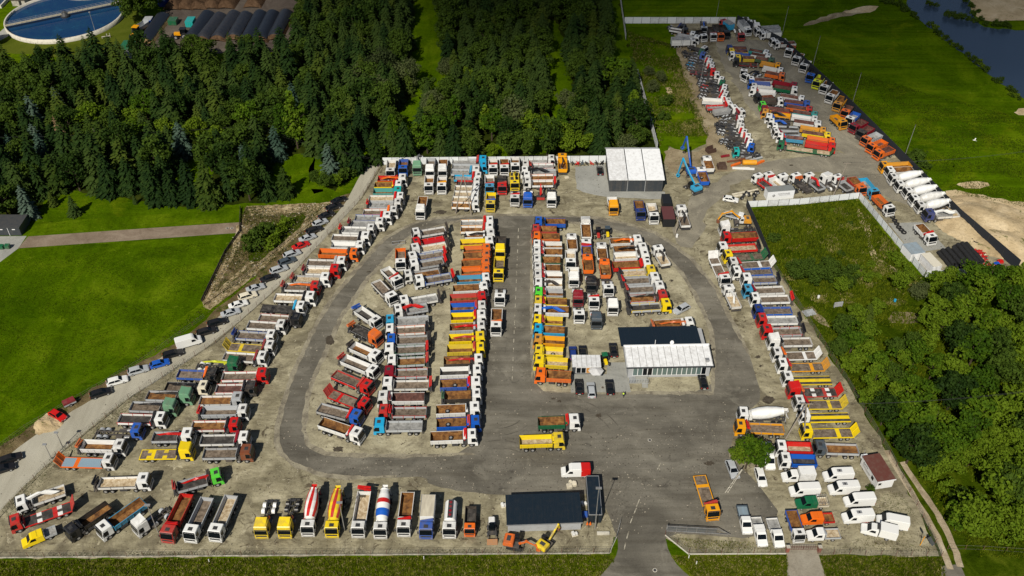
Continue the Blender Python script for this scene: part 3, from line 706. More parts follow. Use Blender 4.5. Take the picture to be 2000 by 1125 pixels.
container((1294,444), (1317,444), 5.8, 2.7, 'black container with maroon roof beside the gravel track', plain('black_sheet', (.010,.011,.013), .6), paint('maroon_roof', (.10,.03,.03), .7))
container((1294,412), (1310,412), 4.5, 2.5, 'small black container behind the maroon-roofed one', plain('black_sheet', (.010,.011,.013), .6))
container((238,98), (262,98), 4, 1.8, 'green open skip beside the white rubble heap', P['N'])
container((329,50), (345,50), 3.5, 1.8, 'green open skip beside the first compost tunnel', P['N'])
container((363,54), (378,54), 4.5, 2.2, 'teal closed container in the compost yard', P['T'])
container((281,50), (296,50), 3.5, 2.0, 'blue trailer with grey cover above the orange tractor', P['B'], P['G'])
container((310,14), (324,14), 4.5, 2.4, 'dark blue container at the edge of the compost yard', P['D'])

# ------------------------------------------------------------ masts, poles, wires
def lamp(px, py, h, label, head=.55, mat=None, group=None):
    r = empty('lamp_post', at(px, py)); tag(r, label, 'lamp post', group)
    MB().tube((0,0,0), (0,0,h), .11, .06, 8).build('pole', [mat or ALU], r)
    MB().box(-head, head, -.22, .22, h - .05, h + .18).build('lamp_head', [mat or ALU], r)
    return r
lamp(1162, 1033, 12.5, 'tall pale lamp post rising beside the narrow dark container')
lamp(309, 1040, 8.5, 'pale lamp post leaning over the red tipper truck')
lamp(673, 1035, 8.5, 'thin pale lamp post beside the yellow striped mixer')
lamp(123, 874, 4.6, 'street lamp beside the access road above the white tipper', .4)
lamp(101, 897, 4.6, 'street lamp beside the access road above the recovery truck', .4)
lamp(187, 65, 8, 'white lamp post at the rim of the blue settling tank', .3)
for k, (x, y, h, lb) in enumerate(((1766,308,11,'slim white mast by the meadow fence behind the amber gritter'), (1664,204,11,'slim white mast by the meadow fence behind the orange tippers'),
                                   (1587,130,11,'slim white mast by the meadow fence behind the blue tipper'), (1527,70,11,'slim white mast behind the parked white box trucks'),
                                   (1397,42,9,'slim mast in front of the far white fence'), (1328,100,10,'leaning grey mast among scrap trucks at far fence'), (1366,172,11,'leaning grey mast beside the bare chassis trucks'))):
    r = empty('mast', at(x, y)); tag(r, lb, 'mast', 'masts around the far yard'); MB().tube((0,0,0), (.35,0,h), .09, .05, 6).build('pole', [ALU], r); MB().box(.2,.5,-.1,.1,h,h+.25).build('mast_head', [GREYP], r)
def wood_pole(px, py, h, label, lean=(0,0), arm=True):
    r = empty('utility_pole', at(px, py)); tag(r, label, 'utility pole')
    t = Vector((lean[0], lean[1], h)); MB().tube((0,0,0), t, .16, .11, 7).build('pole', [M_pole], r)
    if arm:
        MB().beam(t + Vector((-1.1,0,-.3)), t + Vector((1.1,0,-.3)), .12, .14).build('crossarm', [M_pole], r)
        for x in (-1,0,1): MB().tube(t + Vector((x,0,-.22)), t + Vector((x,0,.1)), .06, n=6).build('insulator', [GREYP], r)
    return r.location + t
wires = []
wires.append(wood_pole(217, 312, 10.5, 'leaning pale utility pole standing among the conifers', (-2.4, 0), False))
wires.append(wood_pole(503, 285, 7.0, 'utility pole with crossarm above the conifer glade'))
wires.append(wood_pole(1625, 388, 12, 'wooden utility pole beside the white panel fence', (1.6, 0)))
wood_pole(1319, 455, 7.5, 'wooden pole beside the maroon-roofed container', (.5, 0), False)
def twin(pts, h, label):
    c = (at(*pts[0]) + at(*pts[1])) / 2; r = empty('twin_pole', c); tag(r, label, 'utility pole')
    top = Vector((.3, 0, h))
    for p in pts: MB().tube(at(*p) - c, top + Vector((0,0,-.2)), .17, .12, 7).build('pole', [M_pole], r)
    MB().beam(top + Vector((-1.3,0,-.1)), top + Vector((1.3,0,-.1)), .12, .16).build('crossarm', [M_pole], r)
    for x in (-1.1, 0, 1.1): MB().tube(top + Vector((x,0,-.02)), top + Vector((x,0,.35)), .07, n=6).build('insulator', [GREYP], r)
    return c + top
wires.append(twin([(890,417), (921,421)], 14.0, 'A-shaped twin wooden pole standing over the grey dropside trucks'))
wires.append(twin([(1535,856), (1570,860)], 11.0, 'A-shaped twin wooden pole beside the yellow transporters'))
rr = empty('ladder_pole', at(1419, 962)); tag(rr, 'pale concrete ladder pole leaning beside the silver car', 'utility pole')
for s_ in (-.25, .25): MB().tube((s_,0,0), (2.2 + s_*.3, .6, 6.5), .10, .07, 6).build('pole', [M_plinth], rr)
for k in range(6): MB().beam(Vector((-.25 + .36*k, .1*k, 1.08*k + .4)), Vector((.25 + .34*k, .1*k, 1.08*k + .4)), .07, .07).build('rung', [M_plinth], rr)
M_cable = plain('cable', (.05,.05,.05), .7)
def cable(a, b, sag, label, r_=.010, n=14):
    m = MB(); pts = [a.lerp(b, k / n) - Vector((0, 0, sag * 4 * (k / n) * (1 - k / n))) for k in range(n + 1)]
    for p, q in zip(pts, pts[1:]): m.beam(p - a, q - a, r_ * 1.6, r_ * 1.6)
    o = m.build('power_line', [M_cable], None, a); tag(o, label, 'power line', 'overhead power lines')
for k, dx in enumerate((-.9, .9)):
    e = Vector((dx, 0, 0)); q = ['nearer', 'farther'][k]
    cable(wires[0] + Vector((-40, -3, -1)) + e, wires[1] + e, 1.0, f'{q} overhead wire crossing the conifers to the glade pole')
    cable(wires[1] + e, wires[3] + e, 2.5, f'{q} overhead wire running from glade pole to A-shaped pole')
for k, dx in enumerate((-1, 0, 1)):
    e = Vector((dx, 0, 0)); cable(wires[2] + e, wires[2] + Vector((70, 12, -1)) + e, 2.0, f'{["first","second","third"][k]} wire over the green meadow from the wooden pole')
    cable(wires[4] + e, wires[4] + Vector((60, 6, 0)) + e, 2.0, f'{["first","second","third"][k]} wire over the orchard from the A-shaped pole')

# ------------------------------------------------------------ gates
r, L = site('sliding_gate', (1301,1039), (1426,1046), 'grey steel sliding gate standing open beside the entrance road', 'gate')
m = MB(); H1 = 1.9; xe = L * .78
m.beam((0,0,.35), (L,0,.35), .12, .16); m.beam((0,0,H1), (xe,0,H1), .10, .12); m.beam((xe,0,H1), (L,0,.4), .10, .12); m.beam((0,0,0), (0,0,H1+.3), .16, .16); m.build('gate_frame', [ALU], r)
for k in range(5):
    x = xe * (k + .5) / 5
    MB().beam((xe*k/5 + (.1 if k == 0 else 0), 0, .4), (xe*k/5 + (.1 if k == 0 else 0), 0, H1 - .06), .07, .07).build('upright', [ALU], r)
    for j in range(5): MB().beam((xe*k/5 + .06, .0, .62 + .25*j), (xe*(k+1)/5 - .06, .0, .62 + .25*j), .03, .12).build('slat', [paint('gate_slat', (.13,.14,.145), .5)], r)
M_brick = paint('red_brick', (.24,.075,.05), .85, dirt=.4)
for k, (x, y) in enumerate(((1537,1077),(1599,1077))):
    b = empty('gate_pillar', at(x, y)); tag(b, ['red brick gate pillar beside the plinth fence', 'red brick gate pillar nearer the farm track'][k], 'gate pillar', 'brick pillars of the small gate')
    for j in range(6): MB().box(-.3,.3,-.3,.3,.0 + j*.25,.235 + j*.25).build('brick_course', [M_brick], b, bevel=.01)
    MB().box(-.36,.36,-.36,.36,1.5,1.58).build('capstone', [M_plinth], b)
r, L = site('iron_gate', (1541,1074), (1596,1074), 'low brown iron double gate across the concrete drive', 'gate')
for s_ in (0, 1):
    m = MB(); x0, x1 = L * .5 * s_ + .05, L * .5 * (s_ + 1) - .05
    for z in (.2, .7, 1.2): m.beam((x0,0,z), (x1,0,z), .05, .05)
    for x in np.linspace(x0, x1, 7): m.beam((x,0,.1), (x,0,1.3), .04, .04)
    m.build('gate_leaf', [M_post], r)

# ------------------------------------------------------------ settling tank and treatment plant
c = (at(18, 44) + at(240, 18)) / 2; c = at(129, 36); rad = (at(240, 33) - at(18, 41)).length / 2
r = empty('settling_tank', c); tag(r, 'round concrete settling tank with blue water and rotating bridge', 'tank')
n = 64; V = []; Fq = []
for i in range(n):
    t = 2 * math.pi * i / n
    for rr_, z in ((rad + .5, 0), (rad + .5, 1.6), (rad, 1.6), (rad, .0)): V.append((rr_ * math.cos(t), rr_ * math.sin(t), z))
for i in range(n):
    for j in range(3): Fq.append((i*4 + j, ((i+1) % n)*4 + j, ((i+1) % n)*4 + j + 1, i*4 + j + 1))
obj('tank_wall', grid_mesh('tank_wall', V, Fq, [M_plinth]), r)
me = bpy.data.meshes.new('tank_water'); me.from_pydata([((rad + .02) * math.cos(2*math.pi*i/n), (rad + .02) * math.sin(2*math.pi*i/n), .75) for i in range(n)], [], [tuple(range(n))]); me.materials.append(M_basin)
obj('tank_water', me, r)
br = MB(); br.beam((-rad-.3,0,1.95), (rad+.3,0,1.95), 1.4, .2); br = br.build('bridge', [paint('bridge_deck', (.40,.36,.26), .7)], r, rot=R(30))
for s_ in (-.75,.75):
    m = MB()
    for z in (2.5, 3.0): m.beam((-rad,s_,z), (rad,s_,z), .05, .05)
    for x in np.linspace(-rad, rad, 24): m.beam((x,s_,2.0), (x,s_,3.0), .05, .05)
    m.build('handrail', [M_trim], br)
MB().lathe([(.3, 1.7), (1.4, 1.7), (2.6, .8), (3.0, .3)], 16, axis='z').build('centre_drum', [GREYP], r)
m = MB(); m.tube((-1.5,0,.6),(1.5,0,.6),.18,n=8); m.tube((-1.4,0,0),(-1.4,0,.6),.15,n=8); m.tube((1.4,0,0),(1.4,0,1.6),.12,n=8); m.tube((0.4,0,.6),(0.4,0,1.5),.2,n=8)
o = m.build('pipe_outlet', [M_plinth], None, at(208, 74), .3); tag(o, 'white pipework standing on the lawn below the settling tank', 'pipework')
o = MB(); o.lathe([(-3.6,.4),(-2.6,2.6),(0,3.6),(2.2,3.0),(3.6,.5)], 20, axis='z'); o = o.build('gas_holder', [paint('pale_green_tank', (.34,.38,.36), .5)], None, at(-18, 88, 0) + Vector((0,0,3.6)), smooth=True)
tag(o, 'pale rounded gas tank at the edge of the treatment plant', 'tank')
r = empty('pump_house', at(38, 12)); tag(r, 'small pump house with brown roof beside the plant path', 'building')
MB().box(-2.5,2.5,0,4,0,2.4).build('wall', [M_plinth], r); MB().box(-2.8,2.8,-.3,4.3,2.4,2.7).build('roof', [paint('brown_felt', (.05,.035,.03), .8)], r); MB().box(.2,1.2,-.04,-.003,.1,2.1).build('door', [BLACK], r)
r = empty('clarifier_basin', at(0, 12)); tag(r, 'rectangular concrete basin beside the pump house', 'tank')
MB().box(-14,1.5,-2,9,0,1.2).build('basin_wall', [M_plinth], r); MB().box(-13.5,1.0,-1.5,8.5,1.2,1.21).build('basin_water', [M_river], r)
r = empty('upper_basin', at(150, -4)); tag(r, 'pale curved rim of a second tank beyond the settling tank', 'tank')
MB().lathe([(0,14),(1.0,14),(1.0,13.4),(.3,13.4)], 48, axis='z', cap=False).build('tank_wall', [M_plinth], r, (3,10,0))

# covered compost windrows
M_cover = paint('black_compost_cover', (.014,.018,.028), .5, 0, .15)
M_compo = ground_mat('compost', [(.3,(.05,.03,.018)),(.5,(.10,.06,.035)),(.7,(.16,.10,.06))], .4, 2, .4)
M_light = ground_mat('woodchip', [(.3,(.20,.13,.06)),(.5,(.33,.23,.11)),(.7,(.42,.31,.17))], .4, 2, .4)
def windrow(a, b, wd, h, label, cover=True, mat=None, seed=1):
    A, B = at(*a), at(*b); d = B - A; L = d.length; r = empty('windrow', A, math.atan2(d.y, d.x)); tag(r, label, 'compost heap', 'long compost heaps')
    rnd = np.random.RandomState(seed); nx, ny = 24, 11; V = []; Fq = []
    for i in range(nx):
        for j in range(ny):
            x = L * i / (nx - 1); y = wd * (j / (ny - 1) - .5); e = min(1, min(i, nx - 1 - i) / 1.5)
            z = h * max(0, 1 - (2 * y / wd) ** 2) ** .8 * (.25 + .75 * e) + rnd.uniform(-.06, .06); V.append((x, y, max(.0, z)))
    for i in range(nx - 1):
        for j in range(ny - 1): Fq.append((i*ny + j, (i+1)*ny + j, (i+1)*ny + j + 1, i*ny + j + 1))
    obj('heap', grid_mesh('heap', V, Fq, [mat or M_compo], smooth=True), r)
    if cover:
        V2 = [(x, y, z + .12) for x, y, z in V if True]
        keep = [f for f in Fq if 1 <= f[0] // ny < nx - 2 and 1 <= f[0] % ny < ny - 2]
        obj('cover', grid_mesh('cover', V2, keep, [M_cover], smooth=True), r)
for k, (a, b) in enumerate((((282,88),(322,32)), ((372,82),(410,28)), ((394,84),(434,32)), ((424,82),(462,28)), ((455,80),(484,30)), ((482,84),(512,27)), ((507,84),(536,27)), ((535,80),(562,26)))):
    windrow(a, b, 6.2, 2.7, ['lone black-covered compost heap with pale woodchip edges', 'first black-covered heap beside the teal container', 'second black-covered heap beyond the teal container', 'third black-covered heap beyond the teal container',
            'fourth black-covered heap beyond the teal container', 'fifth black-covered heap beyond the teal container', 'sixth black-covered heap beyond the teal container', 'outermost black-covered heap beside the dark trees'][k], True, M_light if k == 0 else None, k)
for k, (a, b) in enumerate((((335,20),(372,-25)), ((360,20),(396,-25)), ((385,20),(418,-25)), ((410,18),(440,-25)), ((440,18),(468,-25)), ((492,16),(515,-22)))):
    windrow(a, b, 7, 2.6, 'uncovered dark compost heap ' + ['beside the dark blue container', 'second from the dark blue container', 'third from the dark blue container', 'fourth from the dark blue container', 'fifth from the dark blue container', 'standing alone across the yard'][k], False, None, 20 + k)
# ------------------------------------------------------------ trees
def leaf_mat(name, a, b_, c, trans=.25):
    m, t, b = new_mat(name)
    oi = t.nodes.new('ShaderNodeObjectInfo')
    v = coords(t, 'object'); n1 = noise(t, v, .55, 3, .6)
    ad = t.nodes.new('ShaderNodeMath'); ad.operation = 'MULTIPLY_ADD'; ad.inputs[1].default_value = .45; t.links.new(oi.outputs['Random'], ad.inputs[0])
    sb = t.nodes.new('ShaderNodeMath'); sb.operation = 'SUBTRACT'; sb.inputs[1].default_value = .22
    t.links.new(n1, ad.inputs[2]); t.links.new(ad.outputs[0], sb.inputs[0])
    col = ramp(t, sb.outputs[0], [(.30, a), (.5, b_), (.72, c)])
    t.links.new(col, b.inputs['Base Color']); b.inputs['Roughness'].default_value = .65; b.inputs['Specular IOR Level'].default_value = .05
    tr = t.nodes.new('ShaderNodeBsdfTranslucent'); t.links.new(mix(t, 1, col, (1.0, 1.25, .5), 'MULTIPLY'), tr.inputs[0])
    ms = t.nodes.new('ShaderNodeMixShader'); ms.inputs[0].default_value = trans
    t.links.new(b.outputs[0], ms.inputs[1]); t.links.new(tr.outputs[0], ms.inputs[2])
    t.links.new(ms.outputs[0], t.nodes['Material Output'].inputs[0]); return m
L_spruce = leaf_mat('spruce_needles', (.010,.024,.006), (.019,.040,.008), (.036,.060,.012), .10)
L_larch = leaf_mat('larch_needles', (.017,.034,.006), (.031,.054,.008), (.058,.084,.012), .12)
L_broad = leaf_mat('broadleaf_leaves', (.012,.028,.005), (.024,.048,.007), (.050,.084,.010), .18)
L_bright = leaf_mat('bright_leaves', (.032,.070,.005), (.058,.110,.006), (.105,.160,.010), .22)
L_grey = leaf_mat('willow_leaves', (.028,.040,.013), (.046,.062,.020), (.078,.096,.034), .15)
L_dead = leaf_mat('dead_needles', (.075,.045,.022), (.13,.08,.042), (.19,.125,.07), .1)
M_bark = ground_mat('tree_bark', [(.3,(.04,.03,.022)),(.7,(.10,.078,.058))], 2, 6, .4)

def spruce_mesh(name, h=13, rad=2.6, seed=0, mat=None, levels=21, droop=.35, dense=11):
    rs = np.random.RandomState(seed); V = []; Fq = []
    def tri_strip(o, d, L, wdt, dr, up):
        """one drooping branch: two folded blades with ragged side sprays"""
        side = np.array([-d[1], d[0], 0])
        b = len(V)
        mid = o + d * L * .55 + np.array([0, 0, up * .5 - dr * L * .18]); tip = o + d * L + np.array([0, 0, up - dr * L])
        V.extend([o, mid + side * wdt - np.array([0,0,wdt*.45]), mid + np.array([0,0,.05]), mid - side * wdt - np.array([0,0,wdt*.45]), tip])
        Fq.extend([(b, b+1, b+2), (b, b+2, b+3), (b+1, b+4, b+2), (b+2, b+4, b+3)])
        for s in (-1, 1):
            for q in (.35, .7):
                p = o + d * L * q + np.array([0, 0, up * q - dr * L * q * q]); e = p + (d * .55 + side * s * .85) * L * .34 * (1.1 - .5 * q) - np.array([0,0,.18 * L * .5])
                k = len(V); V.extend([p - d * .13 * L, p + d * .16 * L, e]); Fq.append((k, k+1, k+2) if s < 0 else (k, k+2, k+1))
    for i in range(levels):
        t = i / (levels - 1); z = h * (.07 + .92 * t ** .92)
        r = rad * (1 - t) ** .62 * rs.uniform(.85, 1.12) + .10
        n = max(4, int(dense * (1 - .6 * t))); a0 = rs.uniform(0, 6.28)
        for k in range(n):
            a = a0 + 6.283 * k / n + rs.uniform(-.25, .25); L = r * rs.uniform(.72, 1.18)
            d = np.array([math.cos(a), math.sin(a), 0])
            tri_strip(np.array([0, 0, z + rs.uniform(-.15, .15)]), d, L, .17 * L + .12, droop * rs.uniform(.7, 1.3), .12 * L * (t > .8))
    k = len(V); V.extend([np.array([-.12,0,h*.93]), np.array([.12,0,h*.93]), np.array([0,0,h*1.03])]); Fq.append((k, k+1, k+2))
    return grid_mesh(name, V, Fq, [mat])

def leaf_cloud(rs, centers, radii, per, size):
    P_, Nn = [], []
    for c, r in zip(centers, radii):
        d = rs.normal(size=(per, 3)); d /= np.linalg.norm(d, axis=1)[:, None]
        rr = r * rs.uniform(.55, 1.05, per)[:, None] ** .6
        P_.append(c + d * rr * np.array([1, 1, .8])); Nn.append(d * .7 + rs.normal(size=(per, 3)) * .55 + np.array([0, 0, .35]))
    P_ = np.concatenate(P_); Nn = np.concatenate(Nn); Nn /= np.linalg.norm(Nn, axis=1)[:, None]
    a = np.cross(Nn, rs.normal(size=Nn.shape)); a /= np.linalg.norm(a, axis=1)[:, None]; b = np.cross(Nn, a)
    s = size * rs.uniform(.6, 1.3, len(P_))[:, None]
    V = np.stack([P_ - a * s, P_ + b * s * .62, P_ + a * s, P_ - b * s * .62], axis=1).reshape(-1, 3)
    Fq = np.arange(len(V)).reshape(-1, 4); return V, Fq
def broad_mesh(name, h=10, rad=4.0, seed=0, mat=None, nc=34, per=60, size=.36, base=.22, pointy=0.0):
    rs = np.random.RandomState(seed); cs, rd = [], []
    for _ in range(nc):
        d = rs.normal(size=3); d /= np.linalg.norm(d); q = rs.uniform(.45, .95)
        z = h * (base + (1 - base) * .5 * (1 + d[2] * q * .95)); t = (z / h - base) / (1 - base)
        f = (1 - pointy * t) * rs.uniform(.8, 1.12)
        cs.append(np.array([d[0] * rad * q * f, d[1] * rad * q * f, z])); rd.append(rad * rs.uniform(.24, .42) * (1 - .4 * pointy * t))
    V, Fq = leaf_cloud(rs, cs, rd, per, size); return grid_mesh(name, V, Fq, [mat])
def trunk_mesh(name, h, r, seed=0, limbs=5):
    rnd = random.Random(seed); m = MB(); m.tube((0,0,-.1), (0,0,h * .45), r, r * .65, 7); m.tube((0,0,h*.45), (rnd.uniform(-.2,.2), rnd.uniform(-.2,.2), h * .85), r * .65, r * .15, 6)
    for k in range(limbs):
        a = 6.28 * k / max(1, limbs) + rnd.uniform(-.4,.4); z = h * rnd.uniform(.28, .5); L = h * rnd.uniform(.2, .3)
        m.tube((0,0,z), (math.cos(a)*L, math.sin(a)*L, z + L * .8), r * .4, r * .12, 5)
    return m.mesh(name, [M_bark])
KINDS = {
 'spruce': [(spruce_mesh('crown', 12, 3.9, s, L_spruce, 19, .42, 13), 12) for s in range(3)] + [(spruce_mesh('crown', 13, 3.2, 9, L_spruce, 21, .4, 12), 13)],
 'larch':  [(spruce_mesh('crown', 11.5, 3.9, 20 + s, L_larch, 18, .30, 13), 12) for s in range(2)],
 'bluespruce': [(spruce_mesh('crown', 12, 3.5, 41, leaf_mat('blue_spruce_needles', (.030,.058,.040), (.050,.085,.060), (.080,.115,.085), .1), 19, .3, 10), 12)],
 'broad':  [(broad_mesh('crown', 11, 4.0, 50 + s, L_broad), 11) for s in range(3)],
 'bright': [(broad_mesh('crown', 10, 3.4, 60 + s, L_bright, 28, 62, .34), 10) for s in range(2)],
 'column': [(broad_mesh('crown', 13, 3.0, 71, L_bright, 40, 56, .34, .08, .45), 13)],
 'grey':   [(broad_mesh('crown', 8.5, 4.4, 80 + s, L_grey, 40, 64, .30, .10), 8.5) for s in range(2)],
 'bush':   [(broad_mesh('crown', 3.6, 2.3, 90 + s, L_broad, 16, 56, .26, .0), 3.6) for s in range(2)],
 'brightbush': [(broad_mesh('crown', 3.6, 2.5, 95 + s, L_bright, 16, 60, .26, .0), 3.6) for s in range(2)],
 'dead':   [(spruce_mesh('crown', 12, 2.3, 33, L_dead, 17, .35, 8), 12)],
}
TRUNKS = {k: trunk_mesh('trunk', KINDS[k][0][1], .20 if k in ('spruce','larch','bluespruce','dead') else .24, hash(k) % 7 if False else len(k), 0 if k in ('spruce','larch','bluespruce','dead') else 5) for k in KINDS}
TDESC = dict(spruce=('spruce_tree', 'dark green spruce', 'spruce tree'), larch=('larch_tree', 'yellow-green feathery conifer', 'conifer tree'), bluespruce=('spruce_tree', 'blue-grey spruce', 'spruce tree'),
             broad=('broadleaf_tree', 'dark green broadleaf tree', 'tree'), bright=('broadleaf_tree', 'bright green broadleaf tree', 'tree'), column=('broadleaf_tree', 'tall yellow-green columnar tree', 'tree'),
             grey=('willow_tree', 'grey-green domed willow', 'tree'), bush=('shrub', 'dark green bush', 'shrub'), brightbush=('shrub', 'fresh green bush', 'shrub'), dead=('spruce_tree', 'brown dead spruce', 'spruce tree'))
LAND = [('white-roofed hall', at(1240, 374)), ('forest fence', at(870, 320)), ('glade utility pole', at(503, 285)), ('blue settling tank', at(129, 36)), ('dry basin', at(540, 440)), ('dark garage', at(20, 460)),
        ('compost heaps', at(450, 60)), ('brown-roofed cabin', at(1700, 940)), ('overgrown plot', at(1600, 470)), ('red ramp truck', at(1590, 770)), ('tyre rows', at(1880, 510)), ('farm track', at(1850, 1090)),
        ('sand heaps', at(1920, 440)), ('river', at(1850, 80))]
ONES = 'zero one two three four five six seven eight nine ten eleven twelve thirteen fourteen fifteen sixteen seventeen eighteen nineteen'.split()
TENS = '_ _ twenty thirty forty fifty sixty seventy eighty ninety'.split()
def words_of(n):
    n = int(round(n))
    if n < 20: return ONES[n]
    if n < 100: return TENS[n // 10] + ('-' + ONES[n % 10] if n % 10 else '')
    return 'hundred-' + words_of(n - 100) if n > 100 else 'hundred'
TREES = []            # (x, y, kind, scale)
def put(px, py, kind, s=1.0): p = at(px, py); TREES.append((p.x, p.y, kind, s))
def inside(p, poly):
    r = False; n = len(poly)
    for i in range(n):
        a, b = poly[i], poly[i - 1]
        if (a[1] > p[1]) != (b[1] > p[1]) and p[0] < (b[0] - a[0]) * (p[1] - a[1]) / (b[1] - a[1]) + a[0]: r = not r
    return r
def wpoly(pts): return [(at(x, y).x, at(x, y).y) for x, y in pts]
FOREST = wpoly([(-80,430),(60,428),(100,372),(230,378),(300,400),(470,402),(560,388),(600,352),(655,372),(690,345),(745,314),(1186,310),(1262,290),(1244,205),(1228,150),(1208,78),(1196,-8),(1180,-70),(595,-70),(588,60),(575,118),(470,120),(300,124),(220,128),(60,150),(-80,160)])
GLADES = [wpoly(q) for q in GLADE_PX]
rs = np.random.RandomState(11)
xs = [p[0] for p in FOREST]; ys = [p[1] for p in FOREST]
pts = []
MAN = [(582,290,'column',1.35),(560,292,'column',1.1),(600,285,'column',1.05),(128,298,'dead',1.0),(135,296,'dead',.8),(745,165,'grey',1.5),(700,175,'grey',1.1),(790,170,'grey',1.2),(748,215,'grey',1.25),(1005,262,'grey',1.35),(950,100,'broad',1.15),(1198,178,'bright',1.35),
       (835,300,'column',1.0),(815,300,'column',.85),(858,290,'bright',1.1),(665,300,'spruce',1.15),(650,318,'spruce',1.1),(105,402,'larch',.42),(148,420,'spruce',.55),(95,330,'bluespruce',1.1),(80,300,'bluespruce',.95),(1110,306,'bright',.9),(1140,300,'bright',.8),
       (265,398,'spruce',.25),(960,312,'bright',.55),(920,312,'broad',.7),(1243,288,'broad',.75),(1222,298,'grey',.7),(640,372,'broad',.55),(660,368,'bright',.5),(620,365,'broad',.5),(678,350,'bush',1.2),(705,320,'bush',1.1),
       (1272,180,'grey',.5),(1290,160,'grey',.45),(1268,148,'grey',.45),(870,145,'grey',.7),(1108,215,'grey',.8),(945,155,'bright',.5),(915,162,'bright',.6),(1175,250,'broad',1.0),(255,45,'broad',1.1),(285,40,'broad',1.2),(270,25,'broad',1.1),(300,22,'broad',1.0)]
for x, y, k, s in MAN: put(x, y, k, s); p = at(x, y); pts.append((p.x, p.y, 2.6 * s + .8))
tries = 0
cell = {}
def near_ok(x, y, d):
    for (qx, qy, qd) in pts:
        if (qx - x) ** 2 + (qy - y) ** 2 < ((qd + d) / 2 * 1.0) ** 2 and abs(qx - x) < 8: return False
    return True
while tries < 14000 and len(pts) < 1150:
    tries += 1
    x, y = rs.uniform(min(xs), max(xs)), rs.uniform(min(ys), max(ys))
    if not inside((x, y), FOREST) or any(inside((x, y), g) for g in GLADES): continue
    # spruces to the west and north, mixed wood behind the hall
    u = rs.rand(); west = x < -45; north = y > 285
    if y > 268: k = 'spruce' if u < .52 else ('broad' if u < .86 else 'larch')
    elif west: k = 'spruce' if u < .42 else ('larch' if u < .60 else ('broad' if u < .90 else ('bright' if u < .96 else 'bluespruce')))
    else: k = 'broad' if u < .38 else ('spruce' if u < .55 else ('larch' if u < .70 else ('bright' if u < .78 else ('grey' if u < .90 else 'column'))))
    s = rs.uniform(.78, 1.18) * (.95 if not west else 1.08)
    d = {'spruce': 4.1, 'larch': 4.5, 'bluespruce': 4.6, 'broad': 5.0, 'bright': 4.8, 'grey': 6.0, 'column': 4.8}[k] * s
    if not near_ok(x, y, d): continue
    pts.append((x, y, d)); TREES.append((x, y, k, s))
FOREST_N = len(TREES)
